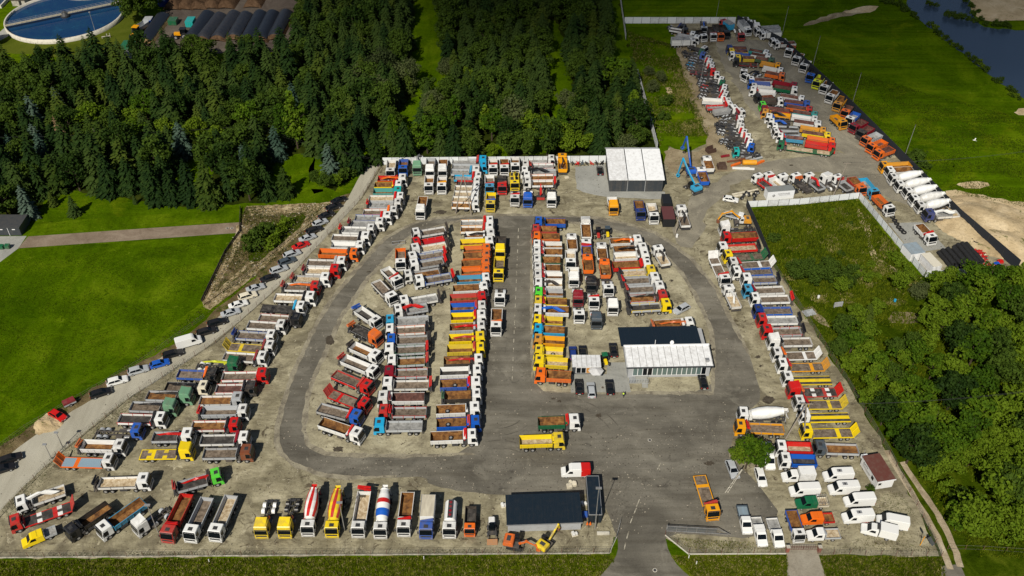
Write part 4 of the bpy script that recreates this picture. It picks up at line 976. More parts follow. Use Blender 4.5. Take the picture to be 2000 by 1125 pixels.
# orchard and bushes east of the yard
EAST = [(1560,552,'broad',.62),(1590,562,'broad',.62),(1545,540,'broad',.5),(1620,556,'broad',.55),(1648,568,'broad',.5),(1668,548,'broad',.45),(1575,535,'broad',.5),(1610,535,'broad',.5),
        (1690,632,'larch',.50),(1665,640,'bright',.62),(1705,618,'bright',.5),(1752,572,'broad',.6),(1790,580,'grey',.5),(1815,572,'broad',.62),(1850,560,'bright',.55),(1770,556,'broad',.45),
        (1640,665,'broad',.62),(1660,690,'broad',.75),(1630,700,'broad',.55),(1690,672,'broad',.6),(1680,715,'bright',.7),(1655,735,'broad',.6),(1715,740,'bright',.75),(1700,770,'broad',.75),(1735,760,'broad',.6),(1690,800,'broad',.6),
        (1745,800,'bright',.75),(1770,770,'broad',.7),(1720,830,'broad',.75),(1765,835,'broad',.8),(1745,870,'bright',.72),(1790,880,'bright',.9),(1770,905,'broad',.8),(1815,850,'broad',.8),(1800,910,'broad',.7),(1840,895,'broad',.8),
        (1780,720,'bright',.7),(1800,690,'bright',.62),(1830,660,'bright',.75),(1815,625,'bright',.7),(1845,610,'broad',.7),(1870,640,'bright',.85),(1900,600,'bright',.9),(1880,570,'broad',.8),(1920,572,'bright',.85),(1960,570,'broad',.8),(1990,580,'bright',.9),
        (1950,620,'bright',.9),(1985,640,'broad',.85),(1915,660,'broad',.8),(1860,700,'broad',.85),(1890,720,'bright',.95),(1930,710,'broad',.85),(1970,700,'bright',.9),(1850,750,'bright',.9),(1900,780,'bright',.9),(1945,760,'broad',.9),(1985,760,'bright',.85),
        (1850,800,'broad',.9),(1890,830,'broad',.85),(1930,830,'bright',.8),(1970,820,'broad',.95),(1880,870,'bright',.8),(1925,880,'broad',.6),
        (1835,925,'bright',.6),(1860,930,'broad',.5),(1885,918,'bright',.6),(1905,905,'broad',.6),(1930,912,'bright',.65),(1955,918,'broad',.6),(1980,915,'bright',.7),(1815,930,'brightbush',1.1),(1850,905,'bright',.7),
        (1960,880,'bright',.8),(1985,875,'broad',.8),(1800,640,'bright',.5),(1775,690,'broad',.5),(1760,720,'bright',.5),(1740,700,'broad',.5),(1815,740,'bright',.7),(1800,790,'bright',.7),(1835,780,'broad',.6),(1880,680,'bright',.6),(1940,660,'bright',.7),(1965,740,'bright',.7),
        (1850,960,'brightbush',.9),(1870,975,'bush',.8),(1900,985,'brightbush',.9),(1860,1010,'brightbush',.8),(1930,1030,'bright',.6),(1955,1050,'brightbush',1.0),(1885,1045,'broad',.95),(1865,1035,'bright',.72),(1905,1050,'bright',.7),(1940,985,'bright',1.05),(1920,960,'bright',.9),(1965,990,'broad',.95),(1985,1040,'broad',.9),(1990,960,'bright',.9),(1970,1058,'broad',.7),(1890,1000,'bush',1.1),
        (1456,915,'bright',.85),(1476,912,'bright',.75),(1440,912,'bright',.6),(1510,472,'bush',.8),(505,472,'bush',1.5),(520,462,'bush',1.3),(492,488,'bush',1.4),(545,455,'brightbush',1.0),(530,480,'brightbush',1.1),(560,440,'brightbush',.8),
        (1530,450,'brightbush',.3),(1600,430,'brightbush',.35),(1625,415,'brightbush',.4),(1660,440,'bush',.4),(1570,480,'bush',.45),(1640,500,'bush',.5),(1700,520,'brightbush',.5),(1715,545,'brightbush',.5),(1620,540,'broad',.5),(1655,552,'broad',.48),(1690,556,'broad',.42),(1580,550,'broad',.5),(1640,575,'broad',.5),(1570,920,'bush',.1),(1700,960,'bush',.45),(1260,270,'bush',.9),(1300,205,'bush',1.0),(1295,235,'bush',.9),(1800,405,'bush',.6),(1788,318,'bush',1.3),(1800,330,'bush',1.0),(1795,345,'bush',.8),(1755,520,'brightbush',.8),(1742,505,'brightbush',.7),(1768,535,'brightbush',.8)]
for q_, (x, y, k, s) in enumerate(EAST):
    if k == 'broad' and x > 1630 and q_ % 2: k = 'bright'
    if s > .15: put(x, y, k, s * (1.12 if x > 1630 and 'bush' not in k else 1))
rs2 = np.random.RandomState(5)
for _ in range(48):       # bank vegetation of the river and reed clumps
    t = rs2.rand(); bx = 1766 + 228 * t + rs2.uniform(-9, 2); by = 14 + 178 * t ** 1.15
    put(bx, by + 6, 'bush' if rs2.rand() < .8 else 'brightbush', rs2.uniform(.28, .62))
for x, y in ((1850,32),(1858,34),(1866,37),(1875,38),(1884,40),(1893,42),(1905,45),(1915,40),(1900,30),(1910,25),(1818,12),(1828,14),(1812,10),(1740,8),(1755,12),(1725,6),(1765,20),(1925,50),(1945,52),(1965,54),(1895,15),(1885,5)):
    put(x, y, 'bush', rs2.uniform(.5, .85))
# largest 300 in view stand singly, the far rest is one mass of forest
TREES.sort(key=lambda t: math.hypot(t[1], H) / (KINDS[t[2]][0][1] * t[3]) if abs(t[0]) < t[1] * .56 + 25 else 1e9)
rnd = random.Random(3); used = {}
def tree_label(x, y, kind):
    d = TDESC[kind][1]
    name, q = min(LAND, key=lambda l: (l[1].x - x) ** 2 + (l[1].y - y) ** 2)
    dx, dy = x - q.x, y - q.y
    f = lambda: f'{d} {words_of(abs(dy))} metres {"beyond" if dy >= 0 else "before"} and {words_of(abs(dx))} {"east" if dx >= 0 else "west"} of the {name}'
    lab = f()
    while lab in used: dx += 1 if dx >= 0 else -1; lab = f()
    used[lab] = 1; return lab
rest = []
for i, (x, y, k, s) in enumerate(TREES):
    me, h = KINDS[k][rnd.randrange(len(KINDS[k]))]
    if i >= 300: rest.append((x, y, k, s, me)); continue
    nm, ds, cat = TDESC[k]
    r = empty(nm, (x, y, 0), rnd.uniform(0, 6.28)); r.scale = (s * rnd.uniform(.9, 1.12),) * 2 + (s * rnd.uniform(.9, 1.12),)
    tag(r, tree_label(x, y, k), cat, {'shrub': 'bushes around the yard'}.get(nm, 'trees around the truck yard'))
    obj('crown', me, r); obj('trunk', TRUNKS[k], r)
# the rest: one mass
groups = {}
for x, y, k, s, me in rest: groups.setdefault(me.name, (me, k, []))[2].append((x, y, s))
Vs, Fs, Ms, mats, off = [], [], [], [], 0
for nm, (me, k, L_) in groups.items():
    n = len(me.vertices); co = np.empty(n * 3, dtype=np.float32); me.vertices.foreach_get('co', co); co = co.reshape(-1, 3)
    kf = me.polygons[0].loop_total; ix = np.empty(len(me.polygons) * kf, dtype=np.int32); me.loops.foreach_get('vertex_index', ix); ix = ix.reshape(-1, kf)
    if kf == 4: ix = np.concatenate([ix[:, [0,1,2]], ix[:, [0,2,3]]])
    if me.materials[0] not in mats: mats.append(me.materials[0])
    mi = mats.index(me.materials[0])
    for x, y, s in L_:
        a = rnd.uniform(0, 6.28); c_, s_ = math.cos(a), math.sin(a)
        q = np.stack([(co[:,0]*c_ - co[:,1]*s_) * s + x, (co[:,0]*s_ + co[:,1]*c_) * s + y, co[:,2] * s], axis=1)
        Vs.append(q); Fs.append(ix + off); Ms.append(np.full(len(ix), mi)); off += n
if Vs: tag(obj('forest', grid_mesh('forest', np.concatenate(Vs), np.concatenate(Fs), mats, np.concatenate(Ms))), 'far trees of the wood that run together', None, None, 'stuff')

# the overgrown plot is a low uneven mound
Wp = wpoly([(1470,414),(1640,398),(1668,425),(1682,465),(1690,505),(1725,540),(1730,572),(1580,575),(1512,505)]); V = []; Fq = []
x0, x1 = min(p[0] for p in Wp), max(p[0] for p in Wp); y0, y1 = min(p[1] for p in Wp), max(p[1] for p in Wp); nx, ny = 70, 60
def edge_d(x, y):
    d = 1e9
    for i in range(len(Wp)):
        ax, ay = Wp[i - 1]; bx, by = Wp[i]; t = max(0, min(1, ((x-ax)*(bx-ax)+(y-ay)*(by-ay)) / ((bx-ax)**2+(by-ay)**2))); d = min(d, math.hypot(ax + t*(bx-ax) - x, ay + t*(by-ay) - y))
    return d if inside((x, y), Wp) else -d
def mound_z(x, y):
    e = edge_d(x, y)
    if e <= 0: return 0.0
    return max(0, min(1, e / 8)) * (1.0 + .4*math.sin(x*.31)*math.cos(y*.27) + .3*math.sin(x*.73+y*.61) + .25*math.cos(1.1*x - y*.9))
for i in range(nx):
    for j in range(ny):
        x = x0 + (x1-x0)*i/(nx-1); y = y0 + (y1-y0)*j/(ny-1); e = edge_d(x, y)
        V.append((x, y, mound_z(x, y) if e > 0 else -.15))
for i in range(nx-1):
    for j in range(ny-1): Fq.append((i*ny+j, (i+1)*ny+j, (i+1)*ny+j+1, i*ny+j+1))
tag(obj('overgrown_mound', grid_mesh('overgrown_mound', V, Fq, [M_wild])), kind='structure')

# ------------------------------------------------------------ grass tufts
def tufts(name, poly, n, hgt, mats, seed=1, dens=None, spread=.35, zf=None, clump=0):
    rs = np.random.RandomState(seed); W = wpoly(poly); x0, x1 = min(p[0] for p in W), max(p[0] for p in W); y0, y1 = min(p[1] for p in W), max(p[1] for p in W)
    P_ = []
    while len(P_) < n:
        x, y = rs.uniform(x0, x1), rs.uniform(y0, y1)
        if clump and P_ and rs.rand() < .94: q0 = P_[int(len(P_) * rs.rand() ** 1.0)] if rs.rand() < .0 else P_[max(0, len(P_) - 1 - int(rs.rand() * 6))]; x, y = q0[0] + rs.normal(0, clump), q0[1] + rs.normal(0, clump)
        if inside((x, y), W) and (dens is None or math.sin(x * .35 + math.sin(y * .3) * 2) + math.cos(y * .42 + x * .1) > rs.uniform(-1.6, 1.2)): P_.append((x, y))
    P_ = np.array(P_); Z = np.array([zf(*q) for q in P_]) if zf else np.zeros(n); k = 3; V = np.zeros((n, k, 3, 3), dtype=np.float32)
    for j in range(k):
        a = rs.uniform(0, 6.28, n); hh = hgt * rs.uniform(.4, 1.2, n); wd = hgt * rs.uniform(.10, .22, n); ln = spread * hgt
        ox, oy = rs.normal(0, hgt * .25, n), rs.normal(0, hgt * .25, n)
        bx, by = P_[:,0] + ox, P_[:,1] + oy
        V[:,j,0] = np.stack([bx - np.cos(a)*wd, by - np.sin(a)*wd, Z], 1); V[:,j,1] = np.stack([bx + np.cos(a)*wd, by + np.sin(a)*wd, Z], 1)
        V[:,j,2] = np.stack([bx + rs.normal(0, ln, n), by + rs.normal(0, ln, n), hh + Z], 1)
    mi = np.repeat((rs.rand(n) * len(mats)).astype(int), k)
    o = obj(name, grid_mesh(name, V.reshape(-1, 3), np.arange(n * k * 3).reshape(-1, 3), mats, mi)); return tag(o, None, None, None, 'stuff')
G1 = leaf_mat('grass_blades', (.040,.066,.002), (.068,.098,.003), (.115,.140,.006), .2)
G2 = leaf_mat('straw_blades', (.12,.11,.035), (.20,.17,.06), (.30,.25,.10), .15)
G3 = leaf_mat('dark_grass_blades', (.022,.040,.002), (.038,.062,.003), (.062,.088,.005), .2)
tufts('verge_grass', [(-60,1096),(1188,1085),(1200,1095),(1150,1150),(-60,1150)], 16000, .45, [G1, G1, G1, G3, G2], 1)
tufts('verge_grass', [(1312,1088),(1536,1086),(1540,1140),(1370,1140)], 3500, .45, [G1, G1, G1, G3, G2], 2)
tufts('verge_grass', [(1600,1086),(1838,1090),(1850,1140),(1615,1140)], 3800, .45, [G1, G1, G1, G3, G2], 3)
tufts('wild_grass', [(1464,410),(1676,390),(1738,468),(1800,548),(1760,600),(1560,590),(1505,505)], 14000, .7, [G3, G3, G1, G1, G3, G1], 4, None, .35, mound_z, .9)
tufts('straw_clumps', [(1464,410),(1676,390),(1738,468),(1800,548),(1760,600),(1560,590),(1505,505)], 2000, .6, [G2, G2, G1], 24, None, .6, mound_z, .45)
tufts('dark_clumps', [(1464,410),(1676,390),(1738,468),(1800,548),(1760,600),(1560,590),(1505,505)], 2600, .6, [G3], 25, None, .35, mound_z, .6)
tufts('wild_grass', [(1560,600),(1800,560),(2040,540),(2080,1090),(1890,1090),(1780,905),(1620,690)], 22000, .6, [G3, G1, G1], 5, True)
tufts('meadow_grass', [(-60,545),(0,512),(440,470),(440,500),(392,590),(330,638),(200,722),(0,845),(-60,880)], 12000, .22, [G1, G3], 6, True)
tufts('meadow_grass', [(1545,95),(1800,180),(1995,230),(2080,420),(1870,380),(1770,300),(1660,200)], 16000, .35, [G1, G3], 7, True)
tufts('weeds', [(-30,1082),(600,1076),(1190,1072),(1190,1080),(600,1085),(-30,1090)], 1800, .22, [G3, G1, G2], 8, True)
tufts('weeds', [(1305,1050),(1400,1056),(1535,1062),(1535,1080),(1346,1081)], 1500, .24, [G1, G3, G2], 9, True)
tufts('weeds', [(0,1000),(112,882),(252,772),(422,662),(440,668),(270,785),(130,898),(20,1012)], 1500, .22, [G1, G3], 10, True)
tufts('weeds', [(1690,970),(1760,960),(1830,1080),(1620,1080),(1700,1040)], 1300, .22, [G1, G3, G2], 12, True)
tufts('straw_clumps', [(1296,120),(1330,110),(1365,200),(1390,262),(1330,262)], 1500, .6, [G2, G2, G1], 26, None, .6, None, .6)
tufts('rough_grass', [(1225,60),(1318,90),(1345,170),(1385,265),(1300,270),(1285,290),(1245,150)], 9000, .5, [G3, G1, G1, G3, G2], 11, True)

tufts('basin_weeds', [(480,405),(648,398),(600,450),(520,525),(404,592),(440,490)], 5000, .4, [G2, G3, G2, G1], 13, True)
tufts('verge_weeds', [(400,596),(648,408),(680,380),(640,440),(500,548),(330,668),(100,815),(0,880),(0,865),(200,745),(330,650)], 2500, .25, [G3, G2, G1], 14, True)
# sand heaps
def mound(name, px, py, rx, ry, h, mat, label, seed=0):
    rs = np.random.RandomState(seed); n = 34; V = []; Fq = []
    ph = rs.uniform(0, 6.28, 6)
    for i in range(n):
        for j in range(n):
            u, v = 2 * i / (n-1) - 1, 2 * j / (n-1) - 1; d = math.hypot(u, v)
            z = h * max(0, 1 - d ** 1.6) * (1 + .25 * math.sin(3*u + ph[0]) * math.cos(4*v + ph[1]) + .15 * math.sin(8*u + ph[2] + 5*v)) + .22 * rs.rand() * (d < .95) - .06
            V.append((u * rx, v * ry, z))
    for i in range(n-1):
        for j in range(n-1): Fq.append((i*n+j, (i+1)*n+j, (i+1)*n+j+1, i*n+j+1))
    o = obj(name, grid_mesh(name, V, Fq, [mat], smooth=True), None, at(px, py)); tag(o, label, 'sand heap'); return o
mound('sand_heap', 1925, 435, 14, 11, 1.9, M_sand, 'largest pale sand heap beyond the dark screened fence', 1)
mound('sand_heap', 1975, 470, 12, 9, 1.5, M_sand, 'lower pale sand heap beside the largest sand heap', 2)
mound('sand_heap', 1885, 405, 9, 6, .8, M_sand, 'flat scraped sand heap beside the concrete pump truck', 3)
mound('sand_heap', 95, 828, 3.2, 2.6, .9, M_sand, 'small sand pile at the road edge beside the red car', 4)
mound('rubble_heap', 252, 108, 4.5, 3.0, 1.3, M_concrete, 'white rubble heap beside the green skip', 5)

# ------------------------------------------------------------ truck parts (shared meshes)
def cab_mesh(lc, zr, hs):
    """cab shell: x=0 is the front, slots 0 paint, 1 black plastic"""
    pr = [(0,.95),(.0,1.62),(-.30,zr-.10),(-.42,zr),(-lc+.05,zr),(-lc,zr-.08),(-lc,.95)]
    m = MB(); m.prism(pr, -1.22, 1.22, 0, lambda z: 1.0 if z < 1.7 else 1.0 - .035 * (z - 1.7)); me = m
    base = me.mesh('cab_shell', [None, None], bevel=.09)
    b = MB()
    b.box(-.55, .06, -1.20, 1.20, .38, .94, 0)                       # bumper
    b.box(-lc + .1, -.5, -1.16, 1.16, .70, .948, 1)
    b.box(.004, .035, -.98, .98, .98, 1.40, 1)                       # grille
    b.box(.062, .075, -.9, .9, .50, .62, 1)
    for s in (-1, 1):
        b.box(.062, .09, s*1.0 - .17, s*1.0 + .17, .66, .84, 2)      # lamps
        b.box(-.30, -.12, s*1.40 - .12, s*1.40 + .12, 1.75, 2.35, 1)  # mirrors
        b.beam((-.2, s*1.18, 2.3), (-.2, s*1.36, 2.3), .05, .05, 1)
        b.box(-1.75 if lc > 1.7 else -1.5, -.62, s*1.235 - .012, s*1.235 + .012, 1.0, 1.05, 1)
    b.box(-.34, -.12, -1.05, 1.05, zr - .14, zr - .02, 1) if not hs else b.box(-.26, .02, -1.1, 1.1, zr - .75, zr - .66, 1)
    if hs:
        b.add([(-.5,-.95,zr+.002),(-lc+.1,-1.0,zr+.002),(-lc+.1,1.0,zr+.002),(-.5,.95,zr+.002),(-lc+.1,-1.0,zr+.42),(-lc+.1,1.0,zr+.42)], [(0,1,2,3),(0,3,5,4),(0,4,1),(3,2,5),(1,4,5,2)], 0)
    e = b.mesh('cab_trim', [None, None, None], bevel=.02, seg=1)
    bm = bmesh.new(); bm.from_mesh(base); bm.from_mesh(e); out = bpy.data.meshes.new('cab'); bm.to_mesh(out); bm.free()
    for _ in range(3): out.materials.append(STEEL)
    for f in out.polygons: f.use_smooth = False
    return out
def wind_mesh(lc, zr, hs):
    top = zr - .16 if not hs else zr - .82
    x1 = -.30 * (top - 1.62) / (zr - 1.72)
    w1 = 1.12 * (1.0 - .03 * (top - 1.7))
    m = MB(); d = .022
    m.add([(d,-1.14,1.60),(d,1.14,1.60),(x1+d,w1,top),(x1+d,-w1,top),(d-.015,-1.14,1.60),(d-.015,1.14,1.60),(x1+d-.015,w1,top),(x1+d-.015,-w1,top)], [(0,1,2,3),(4,7,6,5),(0,4,5,1),(1,5,6,2),(2,6,7,3),(3,7,4,0)])
    return m.mesh('windscreen', [GLASS])
def side_mesh(lc, zr, hs):
    top = min(zr - .25, 2.55)
    y0 = 1.222; y1 = y0 * (1 - .035 * (top - 1.7)) + .004
    m = MB(); pts = [(-.18,1.60),(-.40,top),(-1.28,top),(-1.28,1.48),(-.66,1.48)]
    vs = [(x, (y0 if z < 1.75 else y1) + .004, z) for x, z in pts] + [(x, (y0 if z < 1.75 else y1) - .02, z) for x, z in pts]
    n = 5; m.add(vs, [tuple(range(n)), tuple(range(2*n-1, n-1, -1))] + [(k, n+k, n+(k+1)%n, (k+1)%n) for k in range(n)])
    return m.mesh('side_window', [GLASS])
CABS = {}
for key, (lc, zr, hs) in dict(day=(2.05, 2.9, 0), mid=(2.3, 3.05, 0), high=(2.45, 3.4, 1)).items():
    hatch = MB().box(-lc*.5 - .38, -lc*.5 + .36, -.40, .40, zr - .01, zr + .05).mesh('roof_hatch', [GREYP])
    CABS[key] = dict(lc=lc, zr=zr, hs=hs, cab=cab_mesh(lc, zr, hs), wind=wind_mesh(lc, zr, hs), side=side_mesh(lc, zr, hs), hatch=hatch)
def wheel_mesh(r=.5, wd=.32, rim=.27):
    m = MB(); m.tube((0,-wd/2,0), (0,wd/2,0), r, n=14); m.tube((0,-wd/2-.012,0), (0,wd/2+.012,0), rim, n=10, m=1)
    return m.mesh('wheel', [BLACK, RIM])
WHEEL = wheel_mesh(); WHEEL2 = wheel_mesh(.5, .56); WHEELS = wheel_mesh(.34, .22, .2); WHEELM = wheel_mesh(.40, .26, .22)
def unit(fn): m = MB(); fn(m); return m
m = MB()
for s in (-1, 1): m.box(0, 1, s*.42 - .06, s*.42 + .06, .72, .98)
for x in (.05,.2,.4,.6,.8,.97): m.box(x - .012, x + .012, -.42, .42, .74, .92)
m.box(.50,.66,.55,1.15,.45,1.0); m.box(.48,.62,-1.15,-.6,.42,.95); m.box(-.006,.01,-1.15,1.15,.5,.85)
CHASSIS = m.mesh('chassis', [STEEL])
m = MB(); m.tube((.50,-.87,.72),(.66,-.87,.72),.30,n=10); TANK = MB().box(-.6,.6,.60,1.18,.42,1.0).mesh('fuel_tank', [ALU], bevel=.08)
m = MB(); m.box(-.16,-.02,.55,1.05,.95,2.55); m.box(-.24,-.02,-.9,.35,.98,1.55); m.tube((-.14,-.95,.9),(-.14,-.95,2.7),.09,n=6); STACK = m.mesh('air_intake', [STEEL])
# dropside bed, unit length along x
def board_mesh(h, name):
    m = MB(); m.box(0, 1, -.02, .02, 0, h)
    for x in (.0, .3333, .6667, .985): m.box(x, x + .015, -.05, .05, -.02, h + .03, 1)
    m.box(0, 1, -.028, .028, h - .03, h + .02, 1)
    return m.mesh(name, [None, None])
BOARD = board_mesh(.62, 'side_board')
EDGE = board_mesh(.14, 'side_rail')
m = MB(); m.box(-.03,.03,-1.22,1.22,0,1.15); 
for y in (-1.2,-.4,.4,1.2): m.box(-.05,.05,y-.04,y+.04,0,1.2,1)
HEADB = m.mesh('headboard', [None, None])
m = MB(); m.box(-.02,.02,-1.20,1.20,0,.62); m.box(-.035,.035,-1.22,-1.14,0,.66,1); m.box(-.035,.035,1.14,1.22,0,.66,1); TAILG = m.mesh('tailgate', [None, None])
FLOORB = MB().box(0, 1, -1.2, 1.2, -.10, .0).mesh('bed_floor', [None])
# tipper body, unit length
def tip_mesh():
    m = MB(); h = 1.15; t = .05
    yb, yt = 1.06, 1.24
    for s in (-1, 1):
        m.add([(0,s*yb,0),(1,s*yb,0),(1,s*yt,h),(0,s*yt,h)], [(0,1,2,3)], 0)
        m.add([(0,s*(yb-t),0.01),(1,s*(yb-t),.01),(1,s*(yt-t),h),(0,s*(yt-t),h)], [(0,3,2,1)], 1)
        m.add([(0,s*yt,h),(1,s*yt,h),(1,s*(yt-t),h),(0,s*(yt-t),h)], [(0,1,2,3)], 0)
        m.add([(0,s*(yt+.02),h+.05),(1,s*(yt+.02),h+.05),(1,s*(yt+.02),h-.10),(0,s*(yt+.02),h-.10),(0,s*(yt-.09),h+.05),(1,s*(yt-.09),h+.05)], [(0,1,2,3),(0,4,5,1)], 0)
        for x in (.02,.22,.42,.62,.82,.975):
            m.add([(x,s*(yb+.07),0),(x+.02,s*(yb+.07),0),(x+.02,s*(yt+.06),h-.05),(x,s*(yt+.06),h-.05),(x,s*yb,0),(x+.02,s*yb,0),(x+.02,s*yt,h-.05),(x,s*yt,h-.05)], [(0,1,2,3),(0,3,7,4),(1,5,6,2)], 0)
    m.add([(0,-yb,0),(0,yb,0),(0,yt,h),(0,-yt,h)], [(0,1,2,3)], 0); m.add([(.012,-yb,0),(.012,yb,0),(.012,yt-.02,h-.08),(.012,-yt+.02,h-.08)], [(0,1,2,3)], 1)
    m.add([(1,-yb,0),(1,yb,0),(1,yt,h+.25),(1,-yt,h+.25)], [(0,1,2,3)], 0); m.add([(.988,-yb,0),(.988,yb,0),(.988,yt,h+.25),(.988,-yt,h+.25)], [(0,1,2,3)], 1)
    m.add([(1,-yt,h+.25),(1,yt,h+.25),(1.09,yt,h+.32),(1.09,-yt,h+.32)], [(0,1,2,3)], 0)
    m.add([(0,-yb,0),(1,-yb,0),(1,yb,0),(0,yb,0)], [(0,1,2,3)], 0)
    return m.mesh('tipper_body', [None, None])
TIP = tip_mesh()
TIPF = MB().box(.013, .987, -1.0, 1.0, .012, .10).mesh('load_floor', [None])
# mudguard
m = MB(); n = 8
for k in range(n):
    a, b = math.pi * k / n, math.pi * (k + 1) / n
    m.add([(.62*math.cos(a),-.3,.62*math.sin(a)),(.62*math.cos(b),-.3,.62*math.sin(b)),(.62*math.cos(b),.3,.62*math.sin(b)),(.62*math.cos(a),.3,.62*math.sin(a))], [(0,1,2,3)])
GUARD = m.mesh('mudguard', [None])
# folded loader crane standing across the truck
m = MB(); m.box(-.30,.30,-1.22,1.22,.85,1.2); m.box(-.36,.32,-.75,-.2,1.2,2.1); m.box(-.05,.30,.3,1.05,1.2,1.9); m.box(-.2,.2,-.22,.22,1.15,2.2); m.tube((0,-1.1,.4),(0,-1.1,.9),.09,n=6); m.tube((0,1.1,.4),(0,1.1,.9),.09,n=6); m.box(-.34,-.22,.3,.9,1.2,1.7)
CRANE = m.mesh('crane', [STEEL])
m = MB(); m.beam((-.16,-1.15,2.15),(-.16,1.2,2.85),.26,.36); m.beam((.18,1.2,2.95),(.18,-1.15,2.60),.26,.34); m.tube((-.14,1.1,2.72),(.16,1.1,2.9),.2,n=8); m.tube((.02,-.8,2.3),(.02,.9,2.62),.08,n=6); m.tube((-.2,-.2,1.7),(-.14,.0,2.3),.16,n=7)
BOOM = m.mesh('crane_boom', [None])
# boom laid along the bed (x from 0 at the column to -1 at the tip, scaled)
m = MB(); m.beam((0,.0,2.5),(-.55,-.25,2.85),.34,.38); m.beam((-.5,-.2,2.9),(-1,.35,1.95),.27,.30); m.tube((0,-.0,1.7),(0,0,2.7),.16,n=7); m.tube((-.05,.05,2.2),(-.4,-.12,2.55),.07,n=6)
BOOML = m.mesh('crane_boom', [None])
# ramp
m = MB(); m.box(0,1.9,-1.22,1.22,-.04,.02); 
for x in (0,.36,.72,1.08,1.44,1.82): m.box(x,x+.07,-1.2,1.2,.021,.07)
for s in (-1.2,0,1.2): m.box(0,1.9,s-.05,s+.05,-.12,-.041)
m.box(.3,1.6,-.45,.45,.071,.085,1)
RAMP = m.mesh('ramp', [None, None])
# low loader deck
m = MB(); m.box(0,1,-1.24,-1.08,-.16,.02); m.box(0,1,1.08,1.24,-.16,.02); m.box(0,.02,-1.079,1.079,-.16,.02); m.box(.98,1,-1.079,1.079,-.16,.02); m.box(.30,.40,-1.079,1.079,-.05,.015); m.box(.021,.979,-1.078,1.078,-.10,-.06)
DECK = m.mesh('deck_frame', [None])
DECKF = MB().box(.021,.979,-1.075,1.075,-.055,.008).mesh('deck_floor', [None])
m = MB()
for s in (-1,1): m.box(0,1,s*.75-.3,s*.75+.3,.03,.05)
TRACKS = m.mesh('wheel_track', [None])
PATCH = MB().box(-.45,.45,-.42,.42,.022,.034).mesh('deck_patch', [None])
# mixer drums
def drum(mf, name='mixer_drum'):
    prof = [(0,.6),(.25,1.0),(1.3,1.22),(2.6,1.24),(4.0,.98),(4.7,.72),(4.9,.76),(4.95,.5)]
    return MB().lathe(prof, 24, mf=mf).mesh(name, [None, None, None])
def finer(bands):
    prof = []; base = [(0,.6),(.25,1.0),(1.3,1.22),(2.6,1.24),(4.0,.98),(4.7,.72),(4.9,.76),(4.95,.5)]
    xs_ = sorted(set([0,.25,.7,1.3,1.75,2.2,2.6,2.75,3.3,4.0,4.7,4.9,4.95]))
    for x in xs_:
        for (a, ra), (b, rb) in zip(base, base[1:]):
            if a <= x <= b: prof.append((x, ra + (rb - ra) * (x - a) / (b - a))); break
    return prof
def drum2(mf): return MB().lathe(finer(0), 36, mf=mf, twist=.10).mesh('mixer_drum', [None, None, None], smooth=False)
DRUM_P = drum2(lambda i, k: 0)
DRUM_S = drum2(lambda i, k: 1 if (k % 6) < 3 and 0 < i < 11 else 0)
DRUM_B = drum2(lambda i, k: 2 if i in (2, 3) else (1 if i in (6, 7) else 0))
m = MB(); m.add([(-.5,-.5,3.5),(.5,-.5,3.5),(.5,.5,3.5),(-.5,.5,3.5),(-.25,-.25,2.9),(.25,-.25,2.9),(.25,.25,2.9),(-.25,.25,2.9)], [(0,1,5,4),(1,2,6,5),(2,3,7,6),(3,0,4,7)]); m.beam((-.3,.0,2.3),(-.9,.1,1.3),.5,.10); m.tube((-.1,-.9,.9),(-.1,-.9,2.6),.05,n=5); m.tube((-.1,.9,.9),(-.1,.9,2.6),.05,n=5); m.beam((-.1,-.9,2.6),(-.1,.9,2.6),.06,.06)
HOPPER = m.mesh('hopper_chute', [None])
m = MB(); m.box(-.35,.35,-.75,.75,1.0,2.25); m.tube((-.2,-1.0,1.9),(-.2,-.4,1.9),.3,n=8); DRUMSTAND = m.mesh('drum_stand', [None])

TYPEW = dict(T='tipper truck', F='dropside truck', P='ramp truck', D='flatbed truck', C='chassis truck', M='mixer truck', B='box truck', K='tanker truck', Q='light truck', U='box van', V='van', X='car')
TYPEN = dict(T='tipper_truck', F='dropside_truck', P='ramp_truck', D='flatbed_truck', C='chassis_truck', M='mixer_truck', B='box_truck', K='tanker_truck', Q='light_truck', U='box_van', V='delivery_van', X='parked_car')

